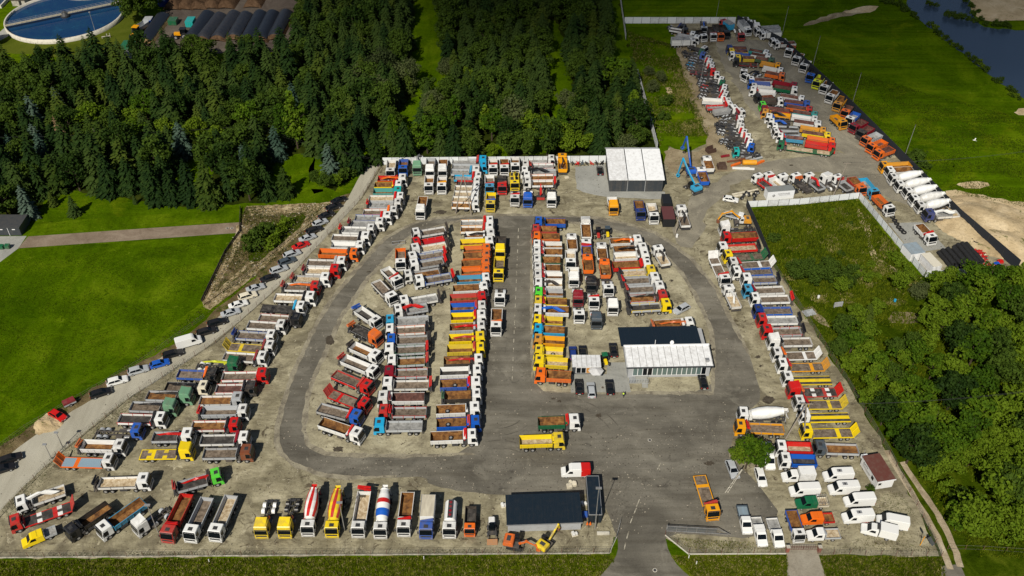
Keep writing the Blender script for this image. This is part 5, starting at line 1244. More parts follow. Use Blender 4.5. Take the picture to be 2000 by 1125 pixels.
def add_wheels(r, xs_, y=1.0, front=1, me=None, me2=None, z=.5):
    for i, x in enumerate(xs_):
        for s in (-1, 1):
            obj('wheel', (me or WHEEL) if i < front else (me2 or WHEEL2), r, (x, s * (y if i < front else y - .06), z))
def add_cab(r, xf, kind, col, roofcol=None):
    c = CABS[kind]
    b = obj('cab', c['cab'], r, (xf, 0, 0), mats=[P[col], GREYP, ALU])
    obj('windscreen', c['wind'], b); obj('side_window', c['side'], b); obj('side_window', c['side'], b, scale=(1, -1, 1))
    obj('roof_hatch', c['hatch'], b)
    return c['lc']
def add_crane(r, x, col, flip=False):
    c = obj('crane', CRANE, r, (x, 0, 0), rot=(0, 0, math.pi if flip else 0)); obj('crane_boom', BOOM, c, mats=[P[col]])
def make_truck(v):
    """v: dict with pos, ang, L, t, cab, bed, floor, cranes, trim, high"""
    t, L, bc, fl = v['t'], v['L'], v['bed'], v['floor']
    r = empty(TYPEN[t], v['pos'], v['ang'])
    xf = L / 2; key = 'high' if v['high'] else ('mid' if v['mid'] else 'day')
    r.scale = (v['sc'], 1.06 * v['sc'], 1.06 * v['sc'])
    lc = add_cab(r, xf, key, v['cab'])
    fr = [c for k, c in v['cranes'] if k == 'f']; bk = [c for k, c in v['cranes'] if k == 'b']; ly = [c for k, c in v['cranes'] if k == 'l']
    xb1 = xf - lc - (.95 if fr or ly else .28); xb0 = -L / 2; Lb = max(1.5, xb1 - xb0)
    tail = -L / 2 - (.9 if bk else 0)
    Lc = xf - .6 - tail
    obj('chassis', CHASSIS, r, (tail, 0, 0), scale=(Lc, 1, 1))
    obj('air_intake', STACK, r, (xf - lc - .02, 0, 0))
    xs_ = [xf - 1.30]
    nf = 1
    if L > 8.9 and t in 'TFMBK': xs_.append(xf - 2.95); nf = 2
    ra = -L / 2 + (1.3 if t != 'C' else 1.0)
    xs_ += [ra] if (L < 6.6 or v['two']) else [ra, ra + 1.35]
    add_wheels(r, xs_, front=nf)
    W = lambda k: P[k]
    trim = P[v['trim']] if v['trim'] else ALU
    if t == 'T':
        b = obj('tipper_body', TIP, r, (xb0, 0, 1.08), scale=(Lb, 1, 1), mats=[W(bc), FL[fl] if fl in 'rm' and v['rust'] else W(bc)])
        obj('load_floor', TIPF, b, mats=[FL[fl]])
        if v['rnd'] < .16: obj('spare_wheel', WHEEL, r, (xb0 + Lb * (.3 + v['rnd'] * 3), .2, 1.34), rot=(R(90), 0, 0))
    elif t == 'F':
        obj('bed_floor', FLOORB, r, (xb0, 0, 1.22), scale=(Lb, 1, 1), mats=[FL[fl]])
        for s in (-1, 1): obj('side_board', BOARD, r, (xb0, s * 1.22, 1.2), scale=(Lb, 1, 1), mats=[W(bc), trim])
        obj('headboard', HEADB, r, (xb1 - .02, 0, 1.2), mats=[W(bc), trim]); obj('tailgate', TAILG, r, (xb0 + .01, 0, 1.2), mats=[W(bc), trim])
    elif t in 'PD':
        zd = 1.02
        b = obj('deck_frame', DECK, r, (xb0, 0, zd), scale=(Lb, 1, 1), mats=[W(bc)]); obj('deck_floor', DECKF, b, mats=[FL[fl] if fl != 'y' else W(bc)])
        if t == 'P':
            rp = obj('ramp', RAMP, r, (xb0 + .05, 0, zd + .02), rot=(0, R(-118), 0), mats=[W(bc), FL['w']])
            obj('headboard', HEADB, r, (xb1 - .02, 0, zd + .03), scale=(1, 1, .8), mats=[W(bc), trim])
        elif v['tracks']: obj('wheel_track', TRACKS, b, mats=[FL['k']])
        if v['patch']:
            for x in (.25, .68):
                for s in (-.75, .75): obj('deck_patch', PATCH, r, (xb0 + Lb * x, s, zd), mats=[W('W' if v['bed'] == 'R' else v['bed'])])
    elif t == 'C':
        for x in xs_[nf:]:
            for s in (-1, 1): obj('mudguard', GUARD, r, (x, s * .93, .52), mats=[W(v['bed'] if v['bed'] != 'K' or v['rnd'] < .4 else ('G' if v['rnd'] < .8 else 'W'))])
        obj('fuel_tank', TANK, r, (xf - lc - 1.2, 0, 0)); obj('fuel_tank', TANK, r, (xf - lc - 1.2, 0, 0), scale=(1, -1, 1))
    elif t == 'M':
        dm = {'S': DRUM_S, 'b': DRUM_B}.get(v['drum'], DRUM_P)
        d = obj('mixer_drum', dm, r, (xb1 - .3, 0, 1.95), rot=(0, R(-11), math.pi), scale=(max(.9, Lb / 5.6), 1, 1), mats=[W(bc), W(v['drumcol'] or bc), W('B')])
        for f in (): pass
        obj('drum_stand', DRUMSTAND, r, (xb1 - .35, 0, 0), mats=[W(v['standcol'] or 'W')]); obj('hopper_chute', HOPPER, r, (xb0 + .35, 0, 0), mats=[W(v['standcol'] or 'W')])
    elif t == 'B':
        m_ = MB().box(0, 1, -1.25, 1.25, 1.0, 3.25).mesh('box_body', [None]) if 'BOXM' not in globals() else BOXM
        globals()['BOXM'] = m_
        b = obj('box_body', m_, r, (xb0, 0, 0), scale=(Lb, 1, 1), mats=[W(bc)])
        obj('box_roof', BOXR, r, (xb0, 0, 0), scale=(Lb, 1, 1), mats=[FL['g'] if fl == 'g' else W('E' if fl == 's' else bc)])
        for s in (-1, 1): obj('roof_rail', BOXE, r, (xb0, s * 1.25, 3.27), scale=(Lb, 1, 1), mats=[ALU])
    elif t == 'K':
        obj('tank', TANKM, r, (xb0, 0, 2.05), scale=(Lb, 1, 1), mats=[W(bc)])
        obj('walkway', TANKW, r, (xb0, 0, 0), scale=(Lb, 1, 1))
        for k in range(4): obj('manhole', MANH, r, (xb0 + Lb * (.2 + .2 * k), 0, 3.18), mats=[W('M')])
    for c in fr: add_crane(r, xf - lc - .5, c)
    for c in bk: add_crane(r, xb0 - .5, c, True)
    for c in ly:
        k = obj('crane', CRANE, r, (xf - lc - .5, 0, 0)); obj('crane_boom', BOOML, k, scale=(min(5.0, Lb * .8), 1, 1), mats=[P[c]])
    return r
BOXR = MB().box(0.01, .99, -1.2, 1.2, 3.251, 3.28).mesh('box_roof', [None])
BOXE = MB().box(0, 1, -.05, .05, -.06, .05).mesh('roof_rail', [None])
me_ = MB(); me_.lathe([(0,.6),(.02,1.0),(.06,1.12),(.94,1.12),(.98,1.0),(1,.6)], 20); TANKM = me_.mesh('tank', [None], smooth=False)
me_ = MB(); me_.box(.06,.94,-.36,.36,3.12,3.18); me_.box(.06,.94,-.42,-.38,3.15,3.34); me_.box(.06,.94,.38,.42,3.15,3.34); TANKW = me_.mesh('walkway', [STEEL])
me_ = MB(); me_.tube((0,0,0),(0,0,.14),.26,n=10); MANH = me_.mesh('manhole', [None])

# ------------------------------------------------------------ vans, light trucks, cars
def loft_body(prof, wlow, wtop, zb, zt, bevel=.06):
    m = MB(); m.prism(prof, -1, 1, 0, lambda z: (wlow if z <= zb else wlow + (wtop - wlow) * min(1, (z - zb) / (zt - zb))))
    return m
def glass_strip(prof_pts, wf, off=.012):
    """glass lying on the profile between successive points (windscreen, rear window)"""
    m = MB()
    for (x0, z0), (x1, z1) in prof_pts:
        d = Vector((x1 - x0, 0, z1 - z0)).normalized(); nrm = Vector((-d.z, 0, d.x));
        if nrm.z < 0: nrm = -nrm
        a, b = wf(z0) - .10, wf(z1) - .10; o = nrm * off
        m.add([(x0+o.x,-a,z0+o.z),(x0+o.x,a,z0+o.z),(x1+o.x,b,z1+o.z),(x1+o.x,-b,z1+o.z)], [(0,1,2,3)])
    return m
def side_glass(pts, wf, s, off=.012):
    m = MB(); n = len(pts)
    m.add([(x, s*(wf(z)+off), z) for x, z in pts] + [(x, s*(wf(z)-.02), z) for x, z in pts], [tuple(range(n)), tuple(range(2*n-1, n-1, -1))] + [(k, n+k, n+(k+1)%n, (k+1)%n) for k in range(n)])
    return m
class Body: pass
def body(prof, wlow, wtop, zb, zt, wind, rear, sides, bevel=.07):
    B_ = Body(); wf = lambda z: (wlow if z <= zb else wlow + (wtop - wlow) * min(1, (z - zb) / (zt - zb)))
    B_.shell = loft_body(prof, wlow, wtop, zb, zt).mesh('body', [None], bevel=bevel)
    B_.wind = glass_strip([wind], wf).mesh('windscreen', [GLASS]); B_.rear = glass_strip([rear], wf).mesh('rear_window', [GLASS]) if rear else None
    B_.sides = [[side_glass(p, wf, s).mesh('side_window', [GLASS]) for s in (-1, 1)] for p in sides]; B_.wf = wf; return B_
VAN = body([(2.9,.4),(2.95,1.0),(2.78,1.25),(2.05,1.48),(1.35,2.42),(.95,2.68),(-2.85,2.68),(-2.95,2.5),(-2.95,.4)], 1.02, .92, 1.3, 2.68, ((2.02,1.53),(1.39,2.38)), None, [[(1.70,1.50),(1.28,2.1),(.62,2.1),(.62,1.45)]], .12)
LCAB = body([(2.9,.45),(2.95,.95),(2.75,1.2),(1.9,1.42),(1.2,2.15),(.85,2.28),(-.05,2.28),(-.15,2.2),(-.15,.45)], .98, .86, 1.2, 2.28, ((1.87,1.46),(1.24,2.12)), None, [[(1.55,1.45),(1.12,2.0),(.35,2.0),(.35,1.40)]], .10)
HATCH = body([(2.15,.30),(2.2,.62),(2.05,.78),(1.05,.95),(.25,1.42),(-.2,1.48),(-1.45,1.44),(-2.05,1.0),(-2.15,.75),(-2.12,.30)], .90, .62, .85, 1.45, ((1.02,.98),(.30,1.40)), ((-2.0,1.04),(-1.5,1.40)), [[(.80,.97),(.22,1.36),(-.55,1.38),(-.55,.97)],[(-.62,.97),(-.62,1.38),(-1.35,1.34),(-1.75,1.02)]], .09)
SEDAN = body([(2.3,.30),(2.35,.60),(2.2,.76),(1.15,.92),(.35,1.38),(-.1,1.43),(-.9,1.40),(-1.55,1.0),(-2.25,.95),(-2.32,.75),(-2.3,.30)], .90, .60, .85, 1.42, ((1.12,.95),(.40,1.36)), ((-1.50,1.03),(-.95,1.37)), [[(.92,.94),(.32,1.32),(-.30,1.35),(-.30,.95)],[(-.37,.95),(-.37,1.35),(-.85,1.31),(-1.35,1.0)]], .09)
ESTATE = body([(2.3,.30),(2.35,.62),(2.2,.80),(1.15,.98),(.40,1.48),(-.05,1.54),(-1.75,1.50),(-2.2,1.02),(-2.3,.78),(-2.28,.30)], .92, .64, .88, 1.52, ((1.12,1.01),(.45,1.46)), ((-2.17,1.06),(-1.8,1.45)), [[(.95,1.0),(.38,1.42),(-.45,1.44),(-.45,1.0)],[(-.52,1.0),(-.52,1.44),(-1.55,1.40),(-1.95,1.04)]], .09)
def add_body(r, B_, col):
    b = obj('body', B_.shell, r, mats=[CARP[col]]); obj('windscreen', B_.wind, b)
    if B_.rear: obj('rear_window', B_.rear, b)
    for p in B_.sides:
        for q in p: obj('side_window', q, b)
    return b
LAMP = MB().box(-.03,.03,-.16,.16,-.07,.07).mesh('headlight', [ALU]); TLAMP = MB().box(-.03,.03,-.12,.12,-.09,.09).mesh('tail_light', [P['R']]); PLATE = MB().box(-.012,.012,-.26,.26,-.06,.06).mesh('number_plate', [M_white])
VENT = MB().box(-.5,.5,-.35,.35,2.67,2.71).mesh('roof_panel', [ALU]); LOGO = MB().box(-.13,.13,-.28,.28,2.714,2.725).mesh('roof_logo', [GREYP]); STRIPE = MB().box(-.16,.16,-.012,.012,-.12,.12).mesh('side_stripe', [P['R']])
def make_light(v):
    t = v['t']
    r = empty(TYPEN[t], v['pos'], v['ang'])
    if v['sc'] != 1: r.scale = (v['sc'],) * 3
    if t == 'V':
        b = add_body(r, VAN, v['cab'])
        add_wheels(r, [1.95, -1.75], .86, 2, WHEELS, z=.34)
        for s in (-1, 1): obj('headlight', LAMP, r, (2.93, s*.72, .85)); obj('tail_light', TLAMP, r, (-2.95, s*.85, 1.1))
        if v['logo']:
            obj('roof_panel', VENT, r, (.0,0,0)); obj('roof_logo', LOGO, r)
            for k in range(6):
                for s in (-1, 1): obj('side_stripe', STRIPE, r, (-.2 - .42*k, s*1.005, .62))
        if v['rear'] :
            m = MB(); x0, x1 = -2.97, -.95
            m.prism([(x1,.5),(x1,2.71),(-2.86,2.71),(-2.98,2.5),(-2.98,.5)], -1.012, 1.012, 0, lambda z: VAN.wf(z) / 1.0)
            m.build('rear_wrap', [P[v['rear']]], r, bevel=.10)
    elif t in 'QU':
        b = add_body(r, LCAB, v['cab'])
        if v['crew']: MB().box(-1.1, .3, -.97, .97, .5, 2.2).build('crew_cab', [P[v['cab']]], r, bevel=.08)
        add_wheels(r, [1.95, -1.9], .86, 1, WHEELS, WHEELM, z=.36)
        MB().box(-3.2, 1.0, -.45, .45, .5, .78).build('chassis', [STEEL], r)
        x1 = -.3 if not v['crew'] else -1.2
        if t == 'Q':
            Lb = x1 + 3.3
            obj('bed_floor', FLOORB, r, (-3.3, 0, .95), scale=(Lb, .86, 1), mats=[FL[v['floor']]])
            for s in (-1, 1): obj('side_board', BOARD, r, (-3.3, s*1.05, .94), scale=(Lb, 1, .7), mats=[P[v['bed']], P[v['bed']]])
            obj('headboard', HEADB, r, (x1, 0, .94), scale=(1,.86,.9), mats=[P[v['bed']], P[v['bed']]]); obj('tailgate', TAILG, r, (-3.29,0,.94), scale=(1,.86,.7), mats=[P[v['bed']], P[v['bed']]])
            for k, c in v['cranes']: obj('crane_boom', BOOM, obj('crane', CRANE, r, (x1 + .0, 0, -.2), scale=(.7,.7,.85)), mats=[P[c]])
            if v['rack']:
                m = MB()
                for s in (-1,1):
                    m.beam((-3.2,s*1.0,2.2),(x1,s*1.0,2.2),.06,.06)
                    for x in np.linspace(-3.2,x1,4): m.beam((x,s*1.0,1.6),(x,s*1.0,2.2),.05,.05)
                for x in np.linspace(-3.2,x1,6): m.beam((x,-1.0,2.2),(x,1.0,2.2),.05,.05)
                m.build('ladder_rack', [ALU], r)
        else:
            MB().box(-3.5, x1, -1.1, 1.1, .85, 2.95).build('box_body', [P[v['bed']]], r, bevel=.03)
            MB().box(-3.45, x1 - .05, -1.05, 1.05, 2.951, 2.97).build('box_roof', [P[v['bed']]], r)
            if v['logo']: MB().box(x1 + .02, x1 + .55, -.5, .5, 2.3, 2.75).build('cooling_unit', [GREYP], r)
        for s in (-1, 1): obj('headlight', LAMP, r, (2.93, s*.70, .85))
    else:
        B_ = {'h': HATCH, 's': SEDAN, 'e': ESTATE}[v['shape']]
        add_body(r, B_, v['cab']); add_wheels(r, [1.35, -1.35], .80, 2, WHEELS, z=.33)
        for s in (-1, 1): obj('headlight', LAMP, r, (2.17 if B_ is HATCH else 2.32, s*.62, .66)); obj('tail_light', TLAMP, r, (-2.14 if B_ is HATCH else -2.31, s*.66, .78))
        obj('number_plate', PLATE, r, (-2.17 if B_ is HATCH else -2.34, 0, .55)); obj('number_plate', PLATE, r, (2.22 if B_ is HATCH else 2.37, 0, .45))
    return r
import re
# ------------------------------------------------------------ where every vehicle stands
TILE = dict(A=(0,880,4), B=(450,900,4), C=(900,780,3.26), D=(1300,780,3.26), E=(50,680,4), F=(400,480,4.6875), G=(1000,420,5), H=(1000,600,5), I=(690,290,5), J=(1000,280,5), K=(650,440,5), L=(590,640,4.5),
            M=(1360,400,5), N=(1400,600,5), O=(1280,20,5), P=(1280,180,5), Q=(1560,160,4.545), R=(1420,300,3.448), S=(480,370,6.25), AA=(1300,25,9.955), AB=(1340,100,9.375), AC=(1370,200,8.653), AD=(1410,80,9.375),
            AE=(1470,180,8.788), AG=(1440,320,10), BA=(730,320,8.654), BB=(860,300,9.377), BC=(980,295,9.377), BD=(840,420,8.033), BE=(1020,420,5.109), BF=(840,540,6.253), BG=(1180,430,5.92), BH=(1090,440,5.117), Z=(0,0,1))
# cab roof centre, tail end of the bed, type, cab / bed / load colours, then: f b l + colour = crane behind cab, at tail, laid over bed; t: trim; z high cab; y patches
ROWS = [
('the corner group', 'trucks parked in the near corner', [
 'A 160,388 505,300 F W W s lW', 'A 115,535 655,405 P R R k y', 'A 555,600 855,425 T K K r fK', 'A 812,600 1110,385 T W C r', 'A 1085,550 1290,485 C W K k z', 'A 1120,215 722,255 F W W s bK',
 'A 1680,175 1385,285 F L G k fK lR bR']),
('the three abreast', 'three tippers facing the fence', ['A 1310,622 1462,340 T R R r fR', 'A 1485,618 1625,368 T W G w', 'A 1690,612 1800,350 T W G s']),
('the inner corner rank', 'trucks in the inner corner rank', [
 'E 640,855 275,890 P W O b', 'E 728,745 440,755 T W W r bO', 'E 862,615 565,665 C B K k', 'E 1045,535 690,540 F W W k fK t:R', 'E 1122,425 820,455 F S G w lK z', 'E 1248,335 945,375 F S G r lK z', 'E 1382,285 1095,300 F E K w lK', 'E 1450,185 1190,195 F K B w fO',
 'E 1615,105 1365,130 C N K k lJ z']),
('the middle corner rank', 'trucks in the middle corner rank', ['E 1245,770 895,835 D Y Y w z y fK', 'E 1265,655 990,700 F W G k lR', 'E 1725,790 1355,825 F X G w fK', 'E 1700,680 1350,720 F W W k fM', 'E 1622,580 1265,600 F R W r fK t:R', 'E 1692,470 1380,490 T W G w bR',
 'E 1655,380 1360,405 F G W r', 'E 1752,290 1490,310 F K W m fK t:R', 'E 1848,185 1530,225 F R W w t:R']),
('the roadside row', 'trucks in the slanting row beside the access road', [
 'F 520,1000 85,1000 F W W w fM', 'F 588,905 195,915 P W Y w fM', 'F 602,800 295,815 F W G w bD t:B', 'F 692,710 395,715 F W W w', 'F 828,650 435,645 F K W w fK t:R', 'F 872,540 500,565 D W K k fC', 'F 968,450 578,470 F W W s fK', 'F 1005,345 735,380 F R W w lO bR',
 'F 1102,280 825,300 F W G s bR', 'F 1192,195 925,235 F R W s bM', 'F 1250,135 940,145 F W W w fG', 'S 1312,755 870,755 T O O r fK', 'S 1390,660 1045,680 T W W g', 'S 1462,560 1045,580 F W W w fK', 'S 1522,455 1180,490 F W W g bR', 'S 1636,385 1290,410 F W G g bM',
 'S 1726,310 1335,345 F W G g fR t:B', 'S 1800,240 1435,270 F W W w fO t:O', 'S 1852,140 1512,190 F W G g bR', 'S 1882,65 1505,105 F W W s fR', 'I 437,395 195,425 T T T r', 'I 440,335 207,360 T W Y r fR', 'I 482,280 240,290 T W R w lO']),
('the forest fence row', 'trucks along the white forest fence', [
 'I 368,205 363,112 T W W s', 'I 487,180 487,105 T B B r', 'I 625,155 635,80 C S G k lG z', 'I 745,190 760,95 T W G w z', 'I 868,188 882,108 T W W r z', 'BC 240,250 252,125 T W W r', 'BC 40,282 55,165 T W W r fR', 'BB 965,235 962,138 T W W r fR',
 'BC 1110,75 1118,330 T A A r lK']),
('the second fence row', 'trucks in the second row from the forest fence', [
 'I 738,352 740,262 T W W r', 'I 862,352 868,285 T W W r fA', 'BB 905,580 895,395 T C W w fR', 'BB 1132,575 1125,400 D R K k fR', 'BC 235,580 235,410 D Y Y k lY', 'J 990,590 980,530 T A W w z', 'J 1258,655 1235,560 T D D r', 'J 1390,692 1352,585 T W W s fK']),
('the third fence row', 'trucks standing farthest out from the forest fence', ['I 645,582 700,470 T W W r fR z', 'BB 925,890 918,715 T Y Y w fB', 'BC 245,810 238,735 C W K k fR', 'BC 480,825 475,740 C B K k fR z', 'BC 912,825 910,730 C W K k z']),
('the grey dropside stack', 'dropside trucks under the A-shaped pole', [
 'BB 785,85 215,140 F C G g fR', 'BB 785,190 205,245 F C G g', 'BB 660,275 200,325 F W G g fC', 'BB 690,385 250,435 F W C g fR', 'BB 665,485 300,535 F W R k', 'BB 660,585 265,632 F W W s', 'BB 645,690 250,738 F W W s', 'BB 640,780 222,828 F W W s', 'BB 640,870 215,920 F W W r t:A']),
('the side-on fence stack', 'trucks standing side-on by the forest fence', ['BC 905,115 478,165 F W W g', 'BC 440,222 945,270 F W W g t:R fR', 'BC 425,325 995,385 F W G g lK', 'BC 462,420 945,470 F W W r t:O', 'BC 478,530 940,585 F W W r bR']),
('the hall track corner', 'trucks around the hall and gravel track', ['J 1645,625 1712,805 F W W w lK', 'J 1912,140 1925,245 T W W r', 'J 1848,250 1888,375 T W B r', 'M 440,90 310,82 Q W G g']),
('the upper west block', 'trucks in the upper part of the west block', [
 'K 815,55 1095,35 F W W w bK', 'K 820,150 1085,128 F R R R bK', 'K 800,210 1105,190 F W W s bK', 'K 775,292 1075,275 F W G w bR t:B', 'K 788,358 1080,355 F W G w bR', 'K 735,465 1038,448 F W G r bK', 'K 842,522 1150,492 F W G w bR t:B',
 'K 660,345 660,225 T W O w', 'K 625,515 502,420 T W W w fR', 'K 568,688 428,545 F W W w fK', 'K 690,720 1015,695 F W W g bK', 'K 638,800 925,800 F W G g lR']),
('the slanting west rank', 'slanting trucks along the loop road', [
 'K 405,918 255,810 T W W k bB t:B', 'K 405,1062 205,995 F O K k bO z', 'L 640,232 445,150 T W W r bK', 'L 615,360 365,265 T W W w bR', 'L 568,495 275,400 F R R w fR', 'L 545,642 245,585 P R R w fK', 'L 480,752 138,710 F B G w fR', 'L 485,908 155,835 T W W r fR']),
('the middle west column', 'side-on trucks in the middle of the west block', [
 'K 560,920 980,892 F C G g', 'K 558,1005 898,1000 F W W w bK t:O', 'L 785,85 1100,100 F B G w bK', 'L 762,175 1080,180 F W G w bR t:N', 'L 790,268 1080,290 F W G r bR t:N', 'L 762,370 1102,395 F M G w t:R', 'L 748,472 1115,500 F W W w bR', 'L 708,590 1105,620 T W W m fM', 'L 718,705 1092,745 F R G w fR t:R', 'L 678,830 1085,865 F C G g']),
('the east column of west block', 'side-on trucks facing the central road', [
 'BD 935,70 485,115 F W W g fR t:A', 'BD 935,185 485,200 F W W r fR t:A', 'BD 955,278 550,305 T W W r lK', 'BD 932,385 472,440 T W Y r', 'BD 885,490 528,550 T O O r', 'BD 880,600 515,645 T O O r', 'BD 872,712 495,775 T O O r', 'BD 870,830 492,890 T O O r', 'BD 872,970 420,995 T W C r',
 'BF 655,108 280,148 T W W r', 'BF 630,218 242,270 T R R r', 'BF 630,345 248,368 T W B r fR', 'BF 630,455 255,500 T W Y r fR', 'BF 620,585 240,625 T W G r lR', 'BF 615,725 230,750 T Y Y r lR', 'BF 610,850 208,885 T Y Y r fR', 'L 1548,262 1245,295 T W K r lR', 'L 1535,362 1212,385 T W W k fK',
 'L 1530,470 1212,492 T W B r fR', 'L 1530,572 1258,598 T W K r bN', 'L 1520,690 1178,725 T W W r fK', 'L 1520,808 1182,842 T B B r fR', 'L 1490,928 1128,960 T W W r fR']),
('the central road lane', 'trucks waiting on the central road', ['BD 1095,515 1122,335 T Y K k z', 'BD 1070,880 1095,660 T Y Y w fK', 'K 1632,685 1635,635 C W K k', 'K 1597,975 1600,815 T W W r fO']),
('the road edge column', 'side-on trucks in the east block along the central road', [
 'BE 165,48 432,62 T B B r fK', 'BE 138,122 345,145 T R R r', 'BE 148,192 375,222 T O O r', 'BE 148,278 398,300 T W W r fR', 'BE 150,352 400,368 T W W r fR', 'BE 152,430 382,450 T W N r', 'BE 158,508 380,530 T W W r fR', 'BE 160,588 400,600 T W W r fR', 'BE 165,660 400,685 T W W s lK', 'BE 168,750 408,780 T L G r fR',
 'BE 162,840 448,870 T Y Y r fR', 'BE 158,920 465,950 T W W r lB', 'BE 155,1028 405,1055 T Y Y r fR', 'H 258,195 515,228 T C C r', 'H 258,298 515,328 T A A r', 'H 265,402 500,438 T Y Y s', 'H 265,505 545,540 T Y Y s', 'H 278,630 578,675 T O O r']),
('the inner east files', 'trucks in the inner files of the east block', [
 'BH 132,105 148,225 T W W r', 'G 722,42 725,215 T W W r z', 'BH 125,350 125,275 T W W s', 'BH 155,510 162,435 T W W s z', 'BH 285,165 285,285 T W B r fR', 'BH 295,305 303,435 T O O r', 'BH 432,195 448,315 T W W r', 'BH 465,378 478,490 T O O r',
 'BH 330,555 325,520 C K K k fR z', 'BH 510,600 480,555 C W K k', 'BH 200,690 190,640 C M G k z', 'BH 360,738 348,690 C W K k fR', 'BH 545,768 535,725 C W K k z', 'BH 215,870 198,835 C W K k', 'BH 388,912 368,875 C H K k fO z']),
('the curved east row', 'side-on trucks along the curve of the loop road', [
 'BG 390,212 70,240 T W W r lO', 'BG 450,305 112,335 T W W r lK', 'BG 470,378 118,425 T W W s fK', 'BG 492,480 105,530 T W R r fR', 'BG 545,558 205,612 F Y G s bK t:Y', 'BG 590,648 235,700 F W G w bR', 'BG 645,748 280,800 F W G w bR', 'BG 680,850 295,910 F R G r bK lK t:R', 'BG 725,948 315,1015 F Y G k bK t:Y',
 'BG 625,312 715,510 F W W s lK', 'H 1732,132 1392,165 T W W r bO lO']),
('the orchard fence row', 'trucks with tails to the orchard fence', [
 'M 285,188 550,245 C W K k z', 'M 300,285 598,300 T R R r', 'M 262,402 590,400 F W R s bK t:R', 'M 320,478 640,490 P Y N w', 'M 370,548 720,570 P W W w fR', 'M 400,628 800,640 F W B w fR', 'M 490,695 780,735 F W G w bK t:B', 'M 510,808 915,820 F C W w fM', 'M 580,888 908,918 F W W w bR', 'M 612,1005 930,1030 F D B w',
 'N 448,88 785,125 F R W g bK', 'N 492,205 820,232 F R G w bK t:R', 'N 565,292 965,335 F W W w fK z', 'N 600,432 960,460 P W W w fO', 'N 650,538 1040,580 P W A w fR', 'N 700,662 1145,715 D W Y y tr', 'N 765,770 1210,825 P R R k fO y z', 'N 812,892 1220,960 P W Y w fR', 'N 865,1025 1360,1075 D W Y y tr', 'D 905,180 1190,215 P Y Y w']),
('the front fence row', 'trucks facing the front fence', [
 'B 240,490 308,335 C Y W k fO z', 'B 425,488 485,325 C Y K k fO z', 'B 608,490 652,200 M W W k dS cR', 'B 792,500 842,210 M Y Y k dS cR', 'B 990,500 1055,240 T W W s bR', 'B 1172,508 1210,205 M W W k db cR', 'B 1352,492 1388,245 T W W r fR', 'B 1528,510 1550,270 B B W s fB', 'B 1708,505 1728,300 K W W k', 'B 1870,490 1875,392 T O K k s:.82']),
('the open forecourt', 'trucks standing on the open forecourt', ['C 725,125 492,140 T W N r fR', 'C 625,240 375,265 T Y Y s', 'D 300,690 215,485 D A A w fR', 'D 500,75 775,80 M W W k', 'D 482,150 768,195 F A A w fR', 'D 742,290 932,305 T W R s', 'D 768,370 960,385 T W B k', 'D 990,290 1225,315 F H G r']),
('the loop road edge', 'trucks standing by the edge of the loop road', ['M 280,700 165,520 P W W w fR', 'M 320,800 395,1000 F W W s lW']),
('the meadow fence mixers', 'cement mixers along the meadow fence', ['R 1068,70 1240,75 T A A r', 'R 1102,100 1250,100 T W W r', 'R 1128,150 1312,130 M W W k', 'R 1172,198 1370,180 M W W k', 'R 1226,240 1412,228 M W W k', 'R 1272,293 1462,272 M W W k', 'R 1312,338 1500,320 M W W k', 'R 1365,392 1555,400 F D W g lW']),
('the panel fence rank', 'trucks backed against the white panel fence', ['AG 400,225 640,440 F W R k', 'AG 610,195 880,420 T W W s fR', 'AG 905,220 1090,520 C W K k', 'AG 1155,210 1410,540 D W K k fO', 'AG 1420,205 1640,490 F W G k lR', 'AG 1755,215 1830,430 C W W k z', 'R 752,150 832,240 F W G k fR']),
('the plot corner', 'trucks at the corner of the overgrown plot', ['R 905,222 838,160 T O R r fO', 'R 985,245 915,165 T C C g', 'R 1100,355 995,280 T W O r fK', 'R 1378,550 1290,475 T W W r fR']),
('the meadow fence tippers', 'tipper trucks slanting along the meadow fence', [
 'O 1315,385 1328,350 T W R r', 'O 1382,460 1425,422 T W W r', 'O 1455,532 1488,490 T W W k', 'O 1525,628 1548,575 T B K k', 'O 1585,690 1628,638 T J J r', 'O 1652,738 1702,700 T W W r', 'O 1712,828 1770,785 T W W r', 'O 1785,905 1845,845 T A A r', 'O 1862,978 1905,932 T O K r', 'O 1905,1048 1972,1000 T W B g',
 'Q 390,345 318,300 T A A w', 'Q 500,380 588,345 T M M r', 'Q 565,435 645,400 T K M r', 'Q 605,495 720,460 T O G g', 'Q 655,555 768,525 T O O r', 'Q 715,610 838,590 T O O r']),
('the far end cluster', 'trucks parked at the far end of the yard', [
 'AA 750,410 620,330 T W K k', 'AA 900,395 830,260 T W K k fM', 'AA 1080,392 960,215 T O K k', 'AA 1222,345 1110,215 T K K k', 'AA 1428,395 1330,320 C R W k', 'AA 770,262 785,175 C G K k lB', 'AA 1165,140 1265,190 B R C g', 'AA 1615,295 1450,130 B W W g', 'AA 1730,220 1655,130 C W K k z', 'AA 1655,140 1600,90 C W K k',
 'O 1012,180 1210,150 B W G g', 'O 1060,208 1230,200 B W W g', 'O 1195,300 1365,308 T W W r', 'O 1160,280 1290,288 T W G k']),
('the far scrap corner', 'old trucks in the far scrap corner', ['AA 505,395 230,420 F W X m', 'AA 595,470 205,430 T W G k', 'AA 605,545 200,540 B W W g', 'AA 670,610 395,600 D W K k', 'AA 712,690 380,730 C N K k', 'AA 722,765 400,800 C B K k', 'AA 330,230 90,260 C K K k fD', 'AA 370,300 80,310 F K W k']),
('the bare chassis row', 'bare chassis trucks in the far yard', [
